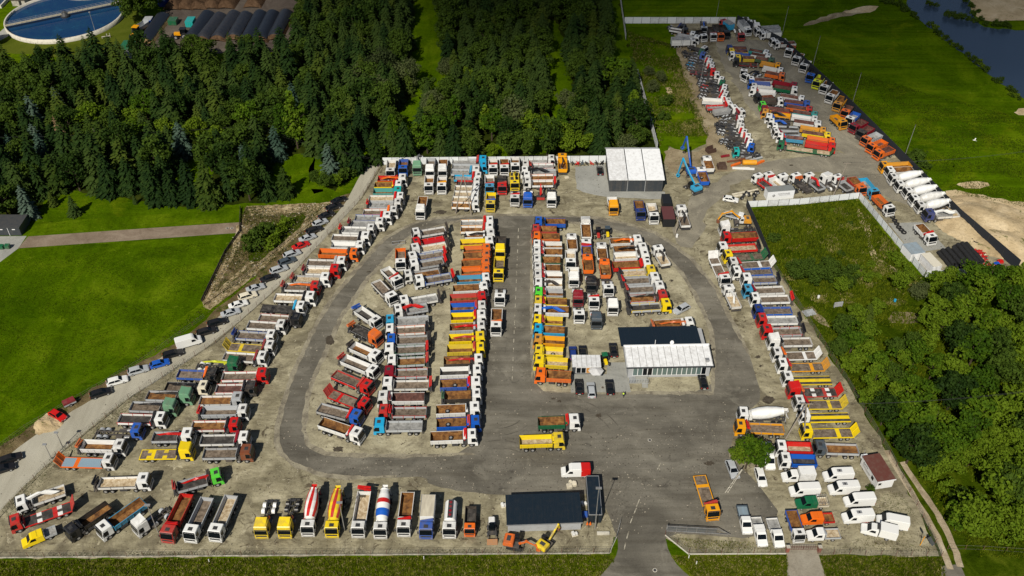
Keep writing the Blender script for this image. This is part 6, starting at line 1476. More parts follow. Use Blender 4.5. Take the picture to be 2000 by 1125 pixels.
 'AB 388,92 90,125 C G K k', 'AB 418,172 85,200 C W K k fR', 'AB 458,232 40,250 C W C k', 'AB 488,292 85,320 C W K k fR', 'AB 490,352 70,410 D R M k fK', 'AB 562,385 235,455 C W K k', 'AB 605,465 240,495 C W K k', 'AB 665,520 255,565 C N K k', 'AB 680,605 285,615 C W R k lK', 'AB 692,672 305,680 C W K k fM', 'AB 722,735 320,735 C W K k fM', 'AB 745,800 335,790 C W K k fR', 'AB 800,868 335,885 T W W s fR', 'AB 832,940 415,1025 F W R g fR',
 'AC 570,68 232,155 T W G g fK', 'AC 592,140 335,280 C W K k fM', 'AC 640,230 322,310 C W K k fM', 'AC 642,292 272,350 C W K k', 'AC 672,370 295,410 C W K k', 'AC 722,460 305,470 C W K k fR', 'AC 770,525 375,560 D W K k fR', 'AC 828,612 355,620 C W K k fM', 'AC 868,675 505,690 C B K k', 'AC 600,755 940,850 C T K k']),
('the far west-facing file', 'far trucks facing the gravel track', [
 'AD 158,98 455,130 T D D r', 'AD 198,160 478,185 T Y Y r', 'AD 240,225 545,245 T W B r fB', 'AD 308,278 590,320 T Y Y r fK', 'AD 285,345 645,470 D K M k', 'AD 525,490 520,450 C W K k', 'AD 432,590 655,585 C W K k lK', 'AD 497,635 855,672 T W W r', 'AD 572,712 905,770 T B B r', 'AD 622,790 948,830 T W W k', 'AD 582,858 988,935 T W W r fR',
 'AE 150,92 385,110 F K X r', 'AE 205,152 500,230 C L K k', 'AE 215,225 640,310 T M R r', 'AE 232,305 650,420 T A A w lK', 'AE 292,382 650,480 F W K k fB', 'AE 342,470 630,550 F W K k lB', 'AE 402,548 790,610 F W G k', 'AE 425,648 790,680 F W G k fM', 'AE 492,720 875,790 T W C r fR', 'AE 512,825 1235,1030 P N N s fR']),
('the far east-facing file', 'far trucks facing the meadow', [
 'AD 802,180 512,140 T W T r', 'AD 818,248 518,215 T W W r', 'AD 895,315 612,295 T N N r', 'AD 1022,408 710,380 T A A r', 'AD 1072,498 750,475 T W W r', 'AD 1102,588 800,565 T O O r', 'AD 1252,770 875,718 T M M r', 'AD 1318,848 940,825 T W N r', 'AE 480,85 250,110 T W K r',
 'AE 838,75 482,30 T W W r', 'AE 892,155 512,148 T B B r', 'AE 962,255 568,225 T R O r', 'AE 1065,345 695,325 T T T r', 'AE 1062,430 675,385 T W W r', 'AE 1128,510 712,482 T W W r', 'AE 1202,620 815,585 T A A r', 'AE 1288,700 855,672 T Y Y r', 'AE 1362,800 935,765 T O O r', 'AE 1368,898 905,865 T R R r']),
('the van corner', 'light vans and trucks near the brick gate', [
 'Z 1460,1014 1443,932 Q W H b', 'Z 1484,1038 1470,998 Q W W g crew', 'Z 1520,1040 1502,1004 Q W W g', 'D 852,830 800,700 T W B r s:.86', 'D 985,838 1190,850 Q W G s fG', 'D 948,738 1110,745 Q O R r crew', 'D 912,638 1075,640 Q N E s crew rack',
 'D 820,465 985,465 U W W k', 'D 850,550 980,545 V W W k', 'D 1065,455 1205,450 V W W k logo', 'D 1100,540 1245,530 V W W k logo', 'D 1200,615 1355,608 V W W k', 'D 1190,720 1345,712 V W W k logo', 'D 1335,810 1530,850 U W W k logo', 'D 1410,740 1560,770 V W W k', 'C 690,425 840,425 V W W k rear:R', 'D 665,370 645,265 V W W k', 'D 612,490 595,420 X W W k e',
 'A 255,660 560,560 Q Y G g crew', 'D 435,440 388,355 X G W k e']),
('the lawn-side cars', 'cars parked between lawn and access road', [
 'Z 672,393 655,402 X K K k s', 'Z 661,406 642,415 X K K k e', 'Z 645,420 625,428 X K K k s', 'Z 631,434 612,443 X G K k h', 'Z 617,447 597,456 X K K k e', 'Z 604,460 583,468 X G K k s', 'Z 590,475 567,484 X R K k s', 'Z 570,490 549,498 X G K k e', 'Z 559,502 538,510 X H K k e', 'Z 543,516 520,525 X G K k e', 'Z 524,533 500,541 X K K k s', 'Z 499,553 476,560 X G K k s',
 'Z 483,566 461,573 X E K k e', 'Z 465,583 439,592 X W K k s', 'Z 450,600 424,609 X G K k s', 'Z 425,620 398,628 X K K k e', 'Z 404,636 376,645 X K K k e', 'Z 378,657 345,668 V W K k', 'Z 340,685 313,691 X K K k e', 'Z 308,703 283,709 X B K k h', 'Z 275,716 247,725 X G K k e', 'Z 234,737 206,745 X W K k e', 'Z 199,761 168,773 X K K k e', 'Z 113,808 93,797 X R K k h', 'Z 22,890 -6,902 X K K k e', 'Z 8,908 -20,918 X K K k s']),
('the office cars', 'cars parked around the office and kiosk', ['H 658,735 652,800 X K K k s', 'H 772,770 785,840 X G K k e', 'H 955,740 962,810 X K K k s', 'H 990,380 1005,460 X K K k s', 'H 595,410 600,470 X D K k h', 'H 692,405 700,465 X K K k s', 'H 1865,690 1885,765 X K K k h', 'G 1640,900 1720,860 X G K k e', 'J 860,235 860,270 X K K k h', 'P 755,1025 705,1020 X W K k h']),
]
ORD = ['first','second','third','fourth','fifth','sixth','seventh','eighth','ninth','tenth','eleventh','twelfth','thirteenth','fourteenth','fifteenth','sixteenth','seventeenth','eighteenth','nineteenth','twentieth','twenty-first','twenty-second','twenty-third','twenty-fourth','twenty-fifth','twenty-sixth','twenty-seventh']
STD = dict(V=5.9, Q=6.2, U=6.5, X=4.5)
ALLV = []
rv = random.Random(21)
for row, grp, lines in ROWS:
    vs = []
    for ln in lines:
        q = ln.split(); ox, oy, k = TILE[q[0]]
        c = [float(a) for a in q[1].split(',')]; d = [float(a) for a in q[2].split(',')]; t = q[3]
        ex = q[7:]
        zc = {'V': 2.65, 'Q': 2.2, 'U': 2.2, 'X': 1.4}.get(t, 2.9); zt = {'T': 2.3, 'F': 1.8, 'P': 1.05, 'D': 1.05, 'C': 1.0, 'M': 3.2, 'B': 3.2, 'K': 3.1, 'V': 2.65, 'Q': 1.4, 'U': 2.9, 'X': 1.3}[t]
        high = 'z' in ex; 
        if high: zc = 3.3
        a = at(ox + c[0]/k, oy + c[1]/k, zc); b = at(ox + d[0]/k, oy + d[1]/k, zt); a.z = b.z = 0
        dirv = (a - b).normalized()
        sc_ = float(next((e[2:] for e in ex if e.startswith('s:')), 1))
        v = dict(row=row, grp=grp, t=t, cab=q[4], bed=q[5], floor=q[6], cranes=[(e[0], e[1]) for e in ex if len(e) == 2 and e[0] in 'fbl' and e[1] in COL], trim=next((e[2:] for e in ex if e.startswith('t:')), None), high=high, mid=False, sc=sc_,
                 two=False, rust=rv.random() < .7, rnd=rv.random(), tracks='tr' in ex, patch='y' in ex, drum='S' if 'dS' in ex else ('b' if 'db' in ex else 'p'), drumcol=next((e[1] for e in ex if len(e) == 2 and e[0] == 'c' and e[1] in COL), None), standcol=None,
                 logo='logo' in ex, crew='crew' in ex, rack='rack' in ex, rear=next((e[5:] for e in ex if e.startswith('rear:')), None), shape=next((e for e in ex if e in ('h','s','e')), 'e'))
        if t == 'M': v['standcol'] = 'R' if (v['cab'] == 'W' and v['drum'] == 'S') else v['cab']
        if t in STD:
            L = STD[t]; nose = {'V': 1.6, 'Q': 2.2, 'U': 2.2, 'X': 1.7}[t]
            v['L'] = L * sc_; ctr = a - dirv * ((L/2 - nose) if t != 'X' else .45) * sc_
            if t in 'QU': ctr = a - dirv * .6
        else:
            lc = 1.40 if high else 1.2
            L = (a - b).length + lc + (.9 if t == 'C' else 0)
            L = min(11.0 if t in 'PDM' else 10.2, max(5.6 if t == 'C' else 6.0, L))
            if row == 'the far west-facing file' and t == 'P': L = 15.5
            if ('far ' in row or 'chassis' in row) and sc_ == 1: sc_ = v['sc'] = .90
            v['L'] = L / sc_; ctr = a + dirv * lc - dirv * L / 2
            if t in 'FT' and L > 7.5 and rv.random() < .45: v['mid'] = True
            if L < 7.2 or (L < 8 and rv.random() < .4): v['two'] = True
        if 'far' in row or 'tippers' in row and v['cab'] in 'MKO': v['floor'] = {'r': 'm'}.get(v['floor'], v['floor'])
        v['pos'] = ctr; v['ang'] = math.atan2(dirv.y, dirv.x)
        vs.append(v)
    # neighbours in a row stand nearly parallel
    for v in vs:
        nb = sorted((u for u in vs if abs(math.remainder(u['ang'] - v['ang'], 6.2832)) < .22), key=lambda u: (u['pos'] - v['pos']).length)[:8]
        v['ang2'] = v['ang'] + .9 * sum(math.remainder(u['ang'] - v['ang'], 6.2832) for u in nb) / len(nb)
    for v in vs: v['ang'] = v['ang2']
    ALLV += vs

# push overlapping vehicles apart a little
def obb(v):
    hl = v['L'] / 2 * (v['sc'] if v['t'] not in STD else 1) + .12; hw = ((1.12 if v['t'] in 'C' else (1.32 if v['sc'] > .9 else 1.24)) if v['t'] not in STD else 1.04) * v['sc']
    ext = .7 if any(k == 'b' for k, c in v['cranes']) else 0
    c, s = math.cos(v['ang']), math.sin(v['ang'])
    return (v['pos'].x - c * ext / 2, v['pos'].y - s * ext / 2, c, s, hl + ext / 2, hw)
def sat(A, B):
    best = None; dx, dy = B[0] - A[0], B[1] - A[1]
    for ax, ay in ((A[2], A[3]), (-A[3], A[2]), (B[2], B[3]), (-B[3], B[2])):
        ra = A[4] * abs(ax * A[2] + ay * A[3]) + A[5] * abs(-ax * A[3] + ay * A[2])
        rb = B[4] * abs(ax * B[2] + ay * B[3]) + B[5] * abs(-ax * B[3] + ay * B[2])
        d = dx * ax + dy * ay; p = ra + rb - abs(d)
        if p <= 0: return None
        if best is None or p < best[0]: best = (p, ax * (1 if d > 0 else -1), ay * (1 if d > 0 else -1))
    return best
start = [v['pos'].copy() for v in ALLV]
for it in range(60):
    hit = 0
    for i, u in enumerate(ALLV):
        A = obb(u)
        for w_ in ALLV[i+1:]:
            if abs(u['pos'].x - w_['pos'].x) > 12 or abs(u['pos'].y - w_['pos'].y) > 12: continue
            o = sat(A, obb(w_))
            if o and o[0] > .01:
                hit += 1; d = Vector((o[1], o[2], 0)) * (o[0] * .5 + .004); u['pos'] -= d; w_['pos'] += d; A = obb(u)
    if not hit: break
print('vehicles', len(ALLV), 'overlaps left', hit, 'max shift', max((a - v['pos']).length for a, v in zip(start, ALLV)))

byrow = {}
for v in ALLV: byrow.setdefault(v['row'], []).append(v)
FLN = dict(r='rusty', w='planked', g='steel-floored', k='dark', s='sandy', m='maroon-floored', R='covered', b='steel-blue', y='plain')
for row, vs in byrow.items():
    vs.sort(key=lambda v: v['pos'].y)
    for i, v in enumerate(vs):
        t = v['t']; cn = CNAME[v['cab']]; bn = CNAME[v['bed']]
        lab = f'{cn} {TYPEW[t]}'
        if t == 'X': lab = f'{cn} {dict(h="hatchback car", s="saloon car", e="estate car")[v["shape"]]}'
        if t in 'TFPDQ': lab += f', {FLN[v["floor"]]} {bn} {"deck" if t in "PD" else "bed"}'
        if t == 'M': lab += {'S': f', {CNAME[v["drumcol"] or "R"]} striped drum', 'b': ', red and blue banded drum', 'p': ', plain white drum'}[v['drum']]
        if v['cranes'] and t not in 'M':
            c = v['cranes'][0]; lab += f', {CNAME[c[1]]} {"tail " if c[0] == "b" else ""}crane'
        if v['rear']: lab += ' with red rear'
        if t == 'V' and v['logo']: lab += ' with roof panel'
        tail = f', {ORD[i]} from entrance in {row[4:]}'
        bits = lab.split(', ')
        while len(re.findall(r"[A-Za-z0-9][A-Za-z0-9'-]*", ', '.join(bits) + tail)) > 16 and len(bits) > 1:
            if len(bits) > 2: bits.pop(1)
            else: bits.pop()
        v['label'] = ', '.join(bits) + tail
for v in ALLV:
    r = make_light(v) if v['t'] in STD else make_truck(v)
    tag(r, v['label'], TYPEW[v['t']] if v['t'] not in 'X' else 'car', v['grp'])
# ------------------------------------------------------------ excavators and other machines
def digger(name, px, py, ang, col, label, base='wheels', s=1.0, house_ang=0.0, boom=(), bucket='bucket', cabcol='K', cab_side=1, bucketcol=None, grab=False):
    r = empty(name, at(px, py), ang); r.scale = (s,) * 3; tag(r, label, 'excavator')
    if base == 'tracks':
        for y in (-1.0, 1.0):
            m = MB(); n = 12; pr = []
            for k in range(n): a = math.pi * (.5 + k / (n - 1)); pr.append((-1.25 + .42 * math.cos(a), .42 + .42 * math.sin(a)))
            for k in range(n): a = math.pi * (-.5 + k / (n - 1)); pr.append((1.25 + .42 * math.cos(a), .42 + .42 * math.sin(a)))
            m.prism(pr, y - .25, y + .25); m.build('track', [BLACK], r)
        MB().box(-.8,.8,-.74,.74,.3,.75).build('undercarriage', [STEEL], r); MB().box(1.75,1.85,-1.25,1.25,.1,.6).build('dozer_blade', [STEEL], r)
    else:
        for x in (-1.5, 1.5):
            for y in (-1.15, 1.15): obj('wheel', WHEEL, r, (x, y, .52))
        MB().box(-2.1,2.1,-.7,.7,.45,.95).build('undercarriage', [STEEL], r)
        for x in (-2.2, 2.2): MB().box(x-.15,x+.15,-1.6,1.6,.15,.55).build('outrigger', [STEEL], r)
    h = MB(); h.box(-2.2,1.0,-1.3,1.3,1.0,1.15); h = h.build('house_deck', [STEEL], r, rot=house_ang)
    MB().prism([(-2.35,1.16),(-2.35,1.9),(-2.1,2.3),(-.4,2.3),(-.2,2.1),(-.2,1.16)], -1.28, 1.28).build('engine_cover', [P[col]], h, bevel=.10)
    MB().box(-1.7,-.9,-.6,.6,2.31,2.42).build('engine_grille', [STEEL], h)
    MB().box(-.1,.98,.25*cab_side if cab_side > 0 else -1.25,1.25 if cab_side > 0 else -.25,1.16,1.3).build('cab_floor', [P[cabcol]], h)
    y0, y1 = (.27, 1.23) if cab_side > 0 else (-1.23, -.27)
    c = MB(); c.prism([(-.15,1.31),(-.15,2.85),(.75,2.85),(1.05,2.1),(1.05,1.31)], y0, y1); c = c.build('cab', [P[cabcol]], h, bevel=.05)
    MB().add([(.80,y0+.1,2.75),(.80,y1-.1,2.75),(1.07,y1-.1,2.12),(1.07,y0+.1,2.12)], [(0,1,2,3)]).build('windscreen', [GLASS], c)
    for y in (y0 - .012, y1 + .012): MB().add([(-.02,y,2.0),(-.02,y,2.7),(.66,y,2.7),(.9,y,2.05)], [(0,1,2,3)]).build('side_window', [GLASS], c)
    pts = [Vector(p) for p in boom]; prev = h
    for i, (a, b) in enumerate(zip(pts, pts[1:])):
        m = MB(); wd = .42 - .06 * i; m.beam(a, b, wd * .8, wd); m.tube(b + Vector((0,-wd*.5,0)), b + Vector((0,wd*.5,0)), wd * .55, n=8)
        mid = a.lerp(b, .25) + Vector((0,0,.35)); m.tube(mid, a.lerp(b, .85) + Vector((0,0,.22)), .07, n=6, m=1)
        m.build('boom' if i == 0 else 'dipper_arm', [P[col], ALU], h)
    e = pts[-1]
    m = MB()
    if grab:
        for k in range(4):
            a = 1.57 * k; m.beam(e, e + Vector((.6*math.cos(a), .6*math.sin(a), -.6)), .16, .2); m.beam(e + Vector((.6*math.cos(a), .6*math.sin(a), -.6)), e + Vector((.15*math.cos(a), .15*math.sin(a), -1.2)), .2, .14)
    else:
        m.prism([(e.x-.15,e.z+.1),(e.x+.45,e.z-.1),(e.x+.5,e.z-.75),(e.x-.1,e.z-1.0),(e.x-.5,e.z-.55)], -.45, .45)
    m.build('grab' if grab else 'bucket', [P[bucketcol or col]], h, bevel=0 if grab else .04)
    return r
digger('material_handler', 1353, 372, R(120), 'C', 'sky-blue material handler nearer the grey gravel track, arm bent down', 'wheels', 1.05, R(0), ((-.1,-.1,2.2),(5.6,-.1,7.0),(6.8,-.1,1.6)), cabcol='K', grab=True)
digger('material_handler', 1346, 338, R(100), 'B', 'deep-blue material handler with raised arm, beside the green slope', 'wheels', 1.05, R(0), ((-.1,-.1,2.2),(5.6,-.1,8.2),(7.4,-.1,4.2)), cabcol='K', grab=True)
digger('mini_excavator', 1006, 1066, R(-12), 'O', 'orange tracked mini excavator beside the dark-roofed shed', 'tracks', .92, R(0), ((.9,-.3,1.5),(2.4,-.3,2.7),(4.4,-.3,1.9),(4.9,-.3,.9)), cabcol='K')
digger('mini_excavator', 1066, 1066, R(52), 'Y', 'yellow tracked mini excavator with arm raised towards the shed', 'tracks', .85, R(0), ((.9,-.3,1.5),(2.6,-.3,2.6),(4.2,-.3,3.6),(4.6,-.3,1.9)), cabcol='K', bucketcol='X')
digger('wheeled_excavator', 1449, 438, R(176), 'A', 'amber wheeled excavator with white cab beside the white tractor unit', 'wheels', .95, R(0), ((.6,-.3,1.8),(3.4,-.3,4.2),(6.0,-.3,3.2),(6.8,-.3,1.2)), cabcol='W', bucketcol='X')

def tractor(px, py, ang, col, label, s=1.0, hood=None, fork=None):
    r = empty('farm_tractor', at(px, py), ang); r.scale = (s,) * 3; tag(r, label, 'tractor')
    for y in (-.85,.85):
        obj('wheel', WHEEL2, r, (-.9, y, .8), scale=(1.6,1,1.6)); obj('wheel', WHEEL, r, (1.2, y, .5))
    MB().box(.0,1.7,-.38,.38,.7,1.45).build('bonnet', [P[hood or col]], r, bevel=.08); MB().box(-1.4,0,-.55,.55,.6,1.2).build('rear_body', [STEEL], r)
    c = MB().prism([(-1.2,1.2),(-1.1,2.35),(.0,2.35),(.15,1.2)], -.62, .62).build('cab', [GLASS], r); MB().box(-1.3,.15,-.72,.72,2.36,2.48).build('cab_roof', [P[col]], c)
    if fork: MB().box(1.75,2.4,-.9,.9,.25,.75).build('front_bucket', [P[fork]], r)
tractor(1168, 462, R(-90), 'K', 'small black tractor with red bonnet in the east block', .95, 'R')
tractor(1186, 460, R(-90), 'H', 'small grey tractor with yellow bonnet in the east block', .95, 'Y')
tractor(1181, 708, R(-80), 'N', 'small green tractor with yellow bonnet beside the kiosk', .9, 'Y')
tractor(267, 72, R(-100), 'A', 'amber tractor beside the grey trailer in the compost yard', 1.5, 'A')
tractor(356, 74, R(180), 'K', 'black and amber loader between the compost heaps', 1.5, 'A', 'K')
r = empty('skid_loader', at(961, 1040), R(-88)); tag(r, 'white loader with brown bucket parked beside the dark shed', 'loader')
for x in (-.8,.7):
    for y in (-.8,.8): obj('wheel', WHEEL, r, (x, y, .5))
MB().box(-2.2,1.0,-.62,.62,.5,1.2).build('loader_body', [STEEL], r, bevel=.05); MB().box(-2.3,-.6,-.6,.6,1.21,2.0).build('engine_cover', [P['W']], r, bevel=.12); MB().box(-.55,.5,-.55,.55,1.21,2.5).build('cab', [GLASS], r, bevel=.06)
for y in (-.75,.75): MB().beam((-1.2,y,1.7),(2.0,y,.7),.14,.22).build('lift_arm', [STEEL], r)
MB().prism([(2.0,.1),(2.9,.1),(2.1,.9)], -1.0, 1.0).build('bucket', [paint('rusty_bucket', (.30,.13,.04), .7)], r)
r = empty('loader_crane', at(1056, 389), R(-90)); tag(r, 'red dismounted loader crane standing beside the blue chassis truck', 'crane')
obj('crane', CRANE, r, mats=None); obj('crane_boom', BOOM, r, rot=R(90), mats=[P['R']]); MB().box(-.8,1.0,-1.1,1.1,.4,.7).build('crane_frame', [P['R']], r); MB().beam((0,0,2.5),(-2.2,0,3.6),.3,.34).build('crane_arm', [P['R']], r)

# snow-clearing arm on the amber gritter, trailer, stacked tyres, implements, pipes
r = empty('car_trailer', at(137, 790), R(38)); tag(r, 'small car trailer with maroon cover behind the red car', 'trailer')
MB().box(-1.3,1.3,-.7,.7,.45,.9).build('trailer_box', [P['G']], r); MB().prism([(-1.32,.9),(-1.2,1.35),(1.2,1.35),(1.32,.9)], -.72, .72).build('cover', [P['M']], r); MB().beam((1.3,0,.5),(2.3,0,.4),.08,.08).build('drawbar', [STEEL], r)
for y in (-.78,.78): obj('wheel', WHEELS, r, (0,y,.34))
r = empty('tipping_trailer', at(278, 60), R(70)); tag(r, 'grey tipping trailer behind the amber tractor', 'trailer')
obj('trailer_body', TIP, r, (-3,0,1.0), scale=(6,1,1.2), mats=[P['G'], P['G']]); MB().box(-3,3.4,-.4,.4,.6,.98).build('trailer_frame', [STEEL], r)
for x in (-1,.4):
    for y in (-.95,.95): obj('wheel', WHEEL, r, (x,y,.5))
TYRE = MB(); TYRE.lathe([(-.16,.34),(-.16,.54),(.16,.54),(.16,.34)], 12, axis='z', cap=False); TYRE.lathe([(-.10,.34),(.10,.34)], 12, axis='z', cap=False); TYRE = TYRE.mesh('tyre', [BLACK])
def tyre_roll(a, b, n, label):
    A, B = at(*a), at(*b); d = B - A; r = empty('tyre_row', A, math.atan2(d.y, d.x)); tag(r, label, 'tyres', 'rows of black tyres')
    rr = random.Random(n); L = d.length; n = max(4, int(L / .36))
    for lev in range(2):
        for k in range(n - lev * 2):
            obj('tyre', TYRE, r, (L * (k + .5 + lev) / n, (.55 if lev else 0) + rr.uniform(-.06,.06), .56 + lev * .88), rot=(0, R(90) + rr.uniform(-.08,.08), rr.uniform(-.08,.08)), scale=rr.uniform(.96,1.08))
for k, (a, b) in enumerate((((1832,495),(1858,527)), ((1842,492),(1872,527)), ((1854,492),(1884,526)), ((1862,484),(1896,525)), ((1870,482),(1906,525)), ((1878,482),(1914,522)))):
    tyre_roll(a, b, 8 + k, ['outermost double row of black tyres beside the white containers', 'second double row of black tyres from the white containers', 'third double row of black tyres from the white containers', 'fourth double row of black tyres from the white containers', 'fifth double row of black tyres from the white containers', 'last double row of black tyres beside the red implements'][k])
rr = random.Random(8)
for k in range(16):
    px, py = 1902 + rr.uniform(0, 44) + 0, 492 + rr.uniform(0, 34)
    if (px - 1902) > 12 + (py - 492) * 1.2: px = 1902 + (py - 492) * .9 + rr.uniform(0, 10)
    r = empty('plough_frame', at(px, py), rr.uniform(0, 6.28)); tag(r, f'red steel plough frame in the heap beside the tyres, {ORD[k]} laid down', 'implement', 'red implements beside the tyres')
    m = MB(); m.beam((-1.1,0,.5),(1.1,0,.6),.18,.2); m.beam((0,-.9,.5),(.2,.9,.5),.16,.16); m.beam((-.9,-.7,.3),(-.5,.7,.9),.14,.14); m.build('frame', [P['R']], r)
    m = MB(); m.tube((.6,-.1,.35),(.6,.1,.35),.32,n=10); m.tube((-.5,.5,.35),(-.5,.7,.35),.32,n=10); m.build('disc', [P['E'] if k % 2 else STEEL], r)
for k, (px, py, c, lb) in enumerate(((1946,518,'B','small blue machine beside the red implements'), (1953,513,'R','small red pump beside the blue machine'))):
    o = MB().box(-.7,.7,-.5,.5,.05,.7).box(-.4,.4,-.3,.3,.7,1.0).build('pump_unit', [P[c]], None, at(px, py), bevel=.05); tag(o, lb, 'machine')
for k, (px, py) in enumerate(((1895,462),(1901,467),(1906,474),(1743,425),(1747,432),(1751,438),(1755,445),(1760,450),(1732,410),(1737,418),(1765,455),(1720,398),(1726,404))):
    o = obj('scrap_ring', TYRE, None, at(px, py) + Vector((0,0,.2)), rot=(rr.uniform(-.3,.3), rr.uniform(-.2,.2), 0), scale=1.35); tag(o, [f'{ORD[k]} old tyre lying in the weeds above the red implements', f'{ORD[k - 3] if k > 2 else 0} old tyre laid along the inside of the white panel fence'][0 if k < 3 else 1], 'tyre', ['tyres in the weeds', 'tyres along the white panel fence'][0 if k < 3 else 1])
# heap of crane parts and pipes at the end of the chassis row
for k, (x0, y0, x1, y1, w_, c, lb) in enumerate(((1430,330,1473,332,.5,'W','white steel beam lying in front of the scrap heap'), (1428,326,1445,321,.5,'O','orange steel beam beside the yellow tank'), (1420,318,1455,314,.4,'X','rusty beam nearest the white car chassis'), (1436,322,1452,318,.5,'X','short rusty beam behind the orange beam'),
                                                (1455,312,1480,306,.4,'G','grey crane arm propped on the scrap heap'), (1462,316,1488,311,.4,'G','bent grey crane arm beside the track'), (1478,322,1492,316,.5,'O','orange tipped arm at the track edge'), (1408,308,1424,306,.5,'M','maroon crane part beside the teal truck'),
                                                (1430,382,1480,374,.35,'E','pale timber poles above the white car'), (1432,386,1478,379,.35,'E','lower pale timber pole above the white car'))):
    A, B = at(x0, y0), at(x1, y1); m = MB(); m.beam((0,0,.35), B - A + Vector((0,0,.35 + .2 * (k % 3))), w_, w_); m.beam((0,.5,.2), (B - A) * .8 + Vector((0,.6,.3)), w_ * .6, w_ * .6)
    o = m.build('steel_beam', [P[c]], None, A); tag(o, lb, 'scrap beam', 'loose beams in the scrap heap')
o = MB(); o.lathe([(-2.1,.3),(-2.0,.8),(2.0,.8),(2.1,.3)], 14); o = o.build('yellow_tank', [P['A']], None, at(1463,322) + Vector((0,0,.85))); tag(o, 'yellow cylindrical tank lying on the scrap heap', 'tank')
for k, (px, py) in enumerate(((1410,328),(1388,296))):
    m = MB(); m.prism([(-1.4,0),(1.4,0),(1.0,1.6),(-.9,1.4)], -1.0, -.85); m.prism([(-1.4,0),(1.4,0),(1.0,1.6),(-.9,1.4)], .85, 1.0); m.box(-1.4,1.4,-.849,.849,.02,.2); m.box(-1.5,-1.3,-.849,.849,.21,1.3)
    o = m.build('loader_bucket', [paint('rust_brown', (.06,.03,.02), .8)], None, at(px, py), .4 * k); tag(o, ['rusty grab bucket lying before the scrap heap', 'rusty grab bucket lying on the bare slope'][k], 'bucket')
for k in range(12):
    px, py = 1448 + rr.uniform(0, 32), 384 + rr.uniform(-6, 8)
    o = obj('axle_roller', WHEEL2, None, at(px, py) + Vector((0,0,.5)), rot=(0,0,rr.uniform(0,3))); tag(o, f'{ORD[k]} loose truck wheel in the heap beside the lettered white container', 'wheel', 'old wheels beside the lettered container')
# junk along the forest fence beside the hall
for k in range(7):
    px = 1118 + 9.5 * k; A = at(px, 322)
    m = MB(); m.beam((-.8,0,.4),(.9,.2,.6 + rr.uniform(0,.6)),.2,.22); m.beam((0,-.6,.2),(.2,.7,.9),.16,.16); m.tube((.3,-.2,.4),(.3,.25,.4),.4,n=8)
    o = m.build('machine_part', [P[rr.choice('GHGKR')]], None, A, rr.uniform(0,3)); tag(o, f'{ORD[k]} steel machine part from the amber tipper along the fence', 'machine part', 'machine parts along the forest fence')
def pallet(px, py, label, col='E', n=1):
    r = empty('wooden_pallet', at(px, py), .3); tag(r, label, 'pallet')
    for j in range(3): MB().box(-.6,.6,-.5+.42*j,-.36+.42*j,.0,.12).build('bearer', [P['E']], r)
    for j in range(5): MB().box(-.6+.26*j,-.44+.26*j,-.5,.5,.121,.15).build('slat', [P['E']], r)
    if n: MB().box(-.55,.0,-.45,.45,.151,.75).build('stacked_bag', [P[col]], r, bevel=.08); MB().box(.06,.55,-.45,.2,.151,.65).build('stacked_bag', [P[col]], r, bevel=.08)
pallet(1117, 944, 'pallet stacked with pale bags below the red and white van', 'E'); 
for j in range(2):
    o = MB().box(-.6,.6,-.5,.5,.0,.9).build('white_bale', [P['E']], None, at(1112 + 8*j, 952 - 4*j), .2, bevel=.12); tag(o, ['pale stone block nearer the dark shed, below the van', 'pale stone block nearer the narrow container'][j], 'block')
pallet(1107, 347, 'wooden pallet beside the amber tipper by the forest fence', 'X', 0)
pallet(984, 988, 'pallet with white and orange bags at the shed corner', 'W'); pallet(1140, 985, 'pallet with white drums between shed and container', 'W'); pallet(1122, 1044, 'pallet with white sacks in front of the shed', 'W')
o = MB().box(-.5,.5,-.5,.5,.02,1.0).build('water_cube', [P['B']], None, at(1142,1008), bevel=.06); tag(o, 'blue water container beside the narrow dark container', 'container')
for k, px in enumerate((1147,1153)):
    o = MB(); o.lathe([(0,.25),(.05,.22),(.75,.05)], 10, axis='z'); o = o.build('traffic_cone', [P['O']], None, at(px, 1024)); tag(o, ['orange traffic cone nearer the shed', 'orange traffic cone nearer the lamp post'][k], 'traffic cone')
o = MB().box(-1.2,1.2,-.3,.3,.0,.5).build('concrete_block', [M_plinth], None, at(1178,1043), bevel=.04); tag(o, 'pale concrete block lying beside the entrance road', 'block')
o = MB().box(-1.1,1.1,-.12,.12,.3,1.6).box(-1.0,-.9,-.1,.1,0,.3).box(.9,1.0,-.1,.1,0,.3).build('sign_board', [P['G']], None, at(1636,600), .2); tag(o, 'small white board standing by the garden plot', 'sign')
r = empty('garden_frame', at(1580,612), .3); tag(r, 'white cold frame lying in the garden plot', 'cold frame'); MB().box(-1.4,1.4,-1.0,1.0,.05,.35).build('frame_box', [P['G']], r); MB().box(-1.3,1.3,-.9,.9,.351,.37).build('frame_lid', [P['G']], r)
for k, (px, py, lb) in enumerate(((1598,583,'white sack lying on the lawn above the garden plot'), (1747,590,'pale blue barrel on the lawn among the bushes'), (1845,552,'grey water tank half hidden below the panel fence'), (1322,463,'white plastic drum beside the wooden pole'), (1345,1090,'white marker post by the entrance verge'), (1360,1102,'second white marker post lower in the entrance verge'), (409,1098,'small white marker in the front verge below the tippers'), (828,1092,'small white marker in the front verge below the banded mixer'))):
    o = MB(); o.tube((0,0,0),(0,0,.9 if k != 2 else 1.8),.32 if k < 4 else .10, .30 if k < 4 else .08, n=10); o = o.build('barrel' if k < 4 else 'marker_post', [P['C' if k == 1 else ('G' if k == 2 else 'W')]], None, at(px, py)); tag(o, lb, 'barrel' if k < 4 else 'marker post')
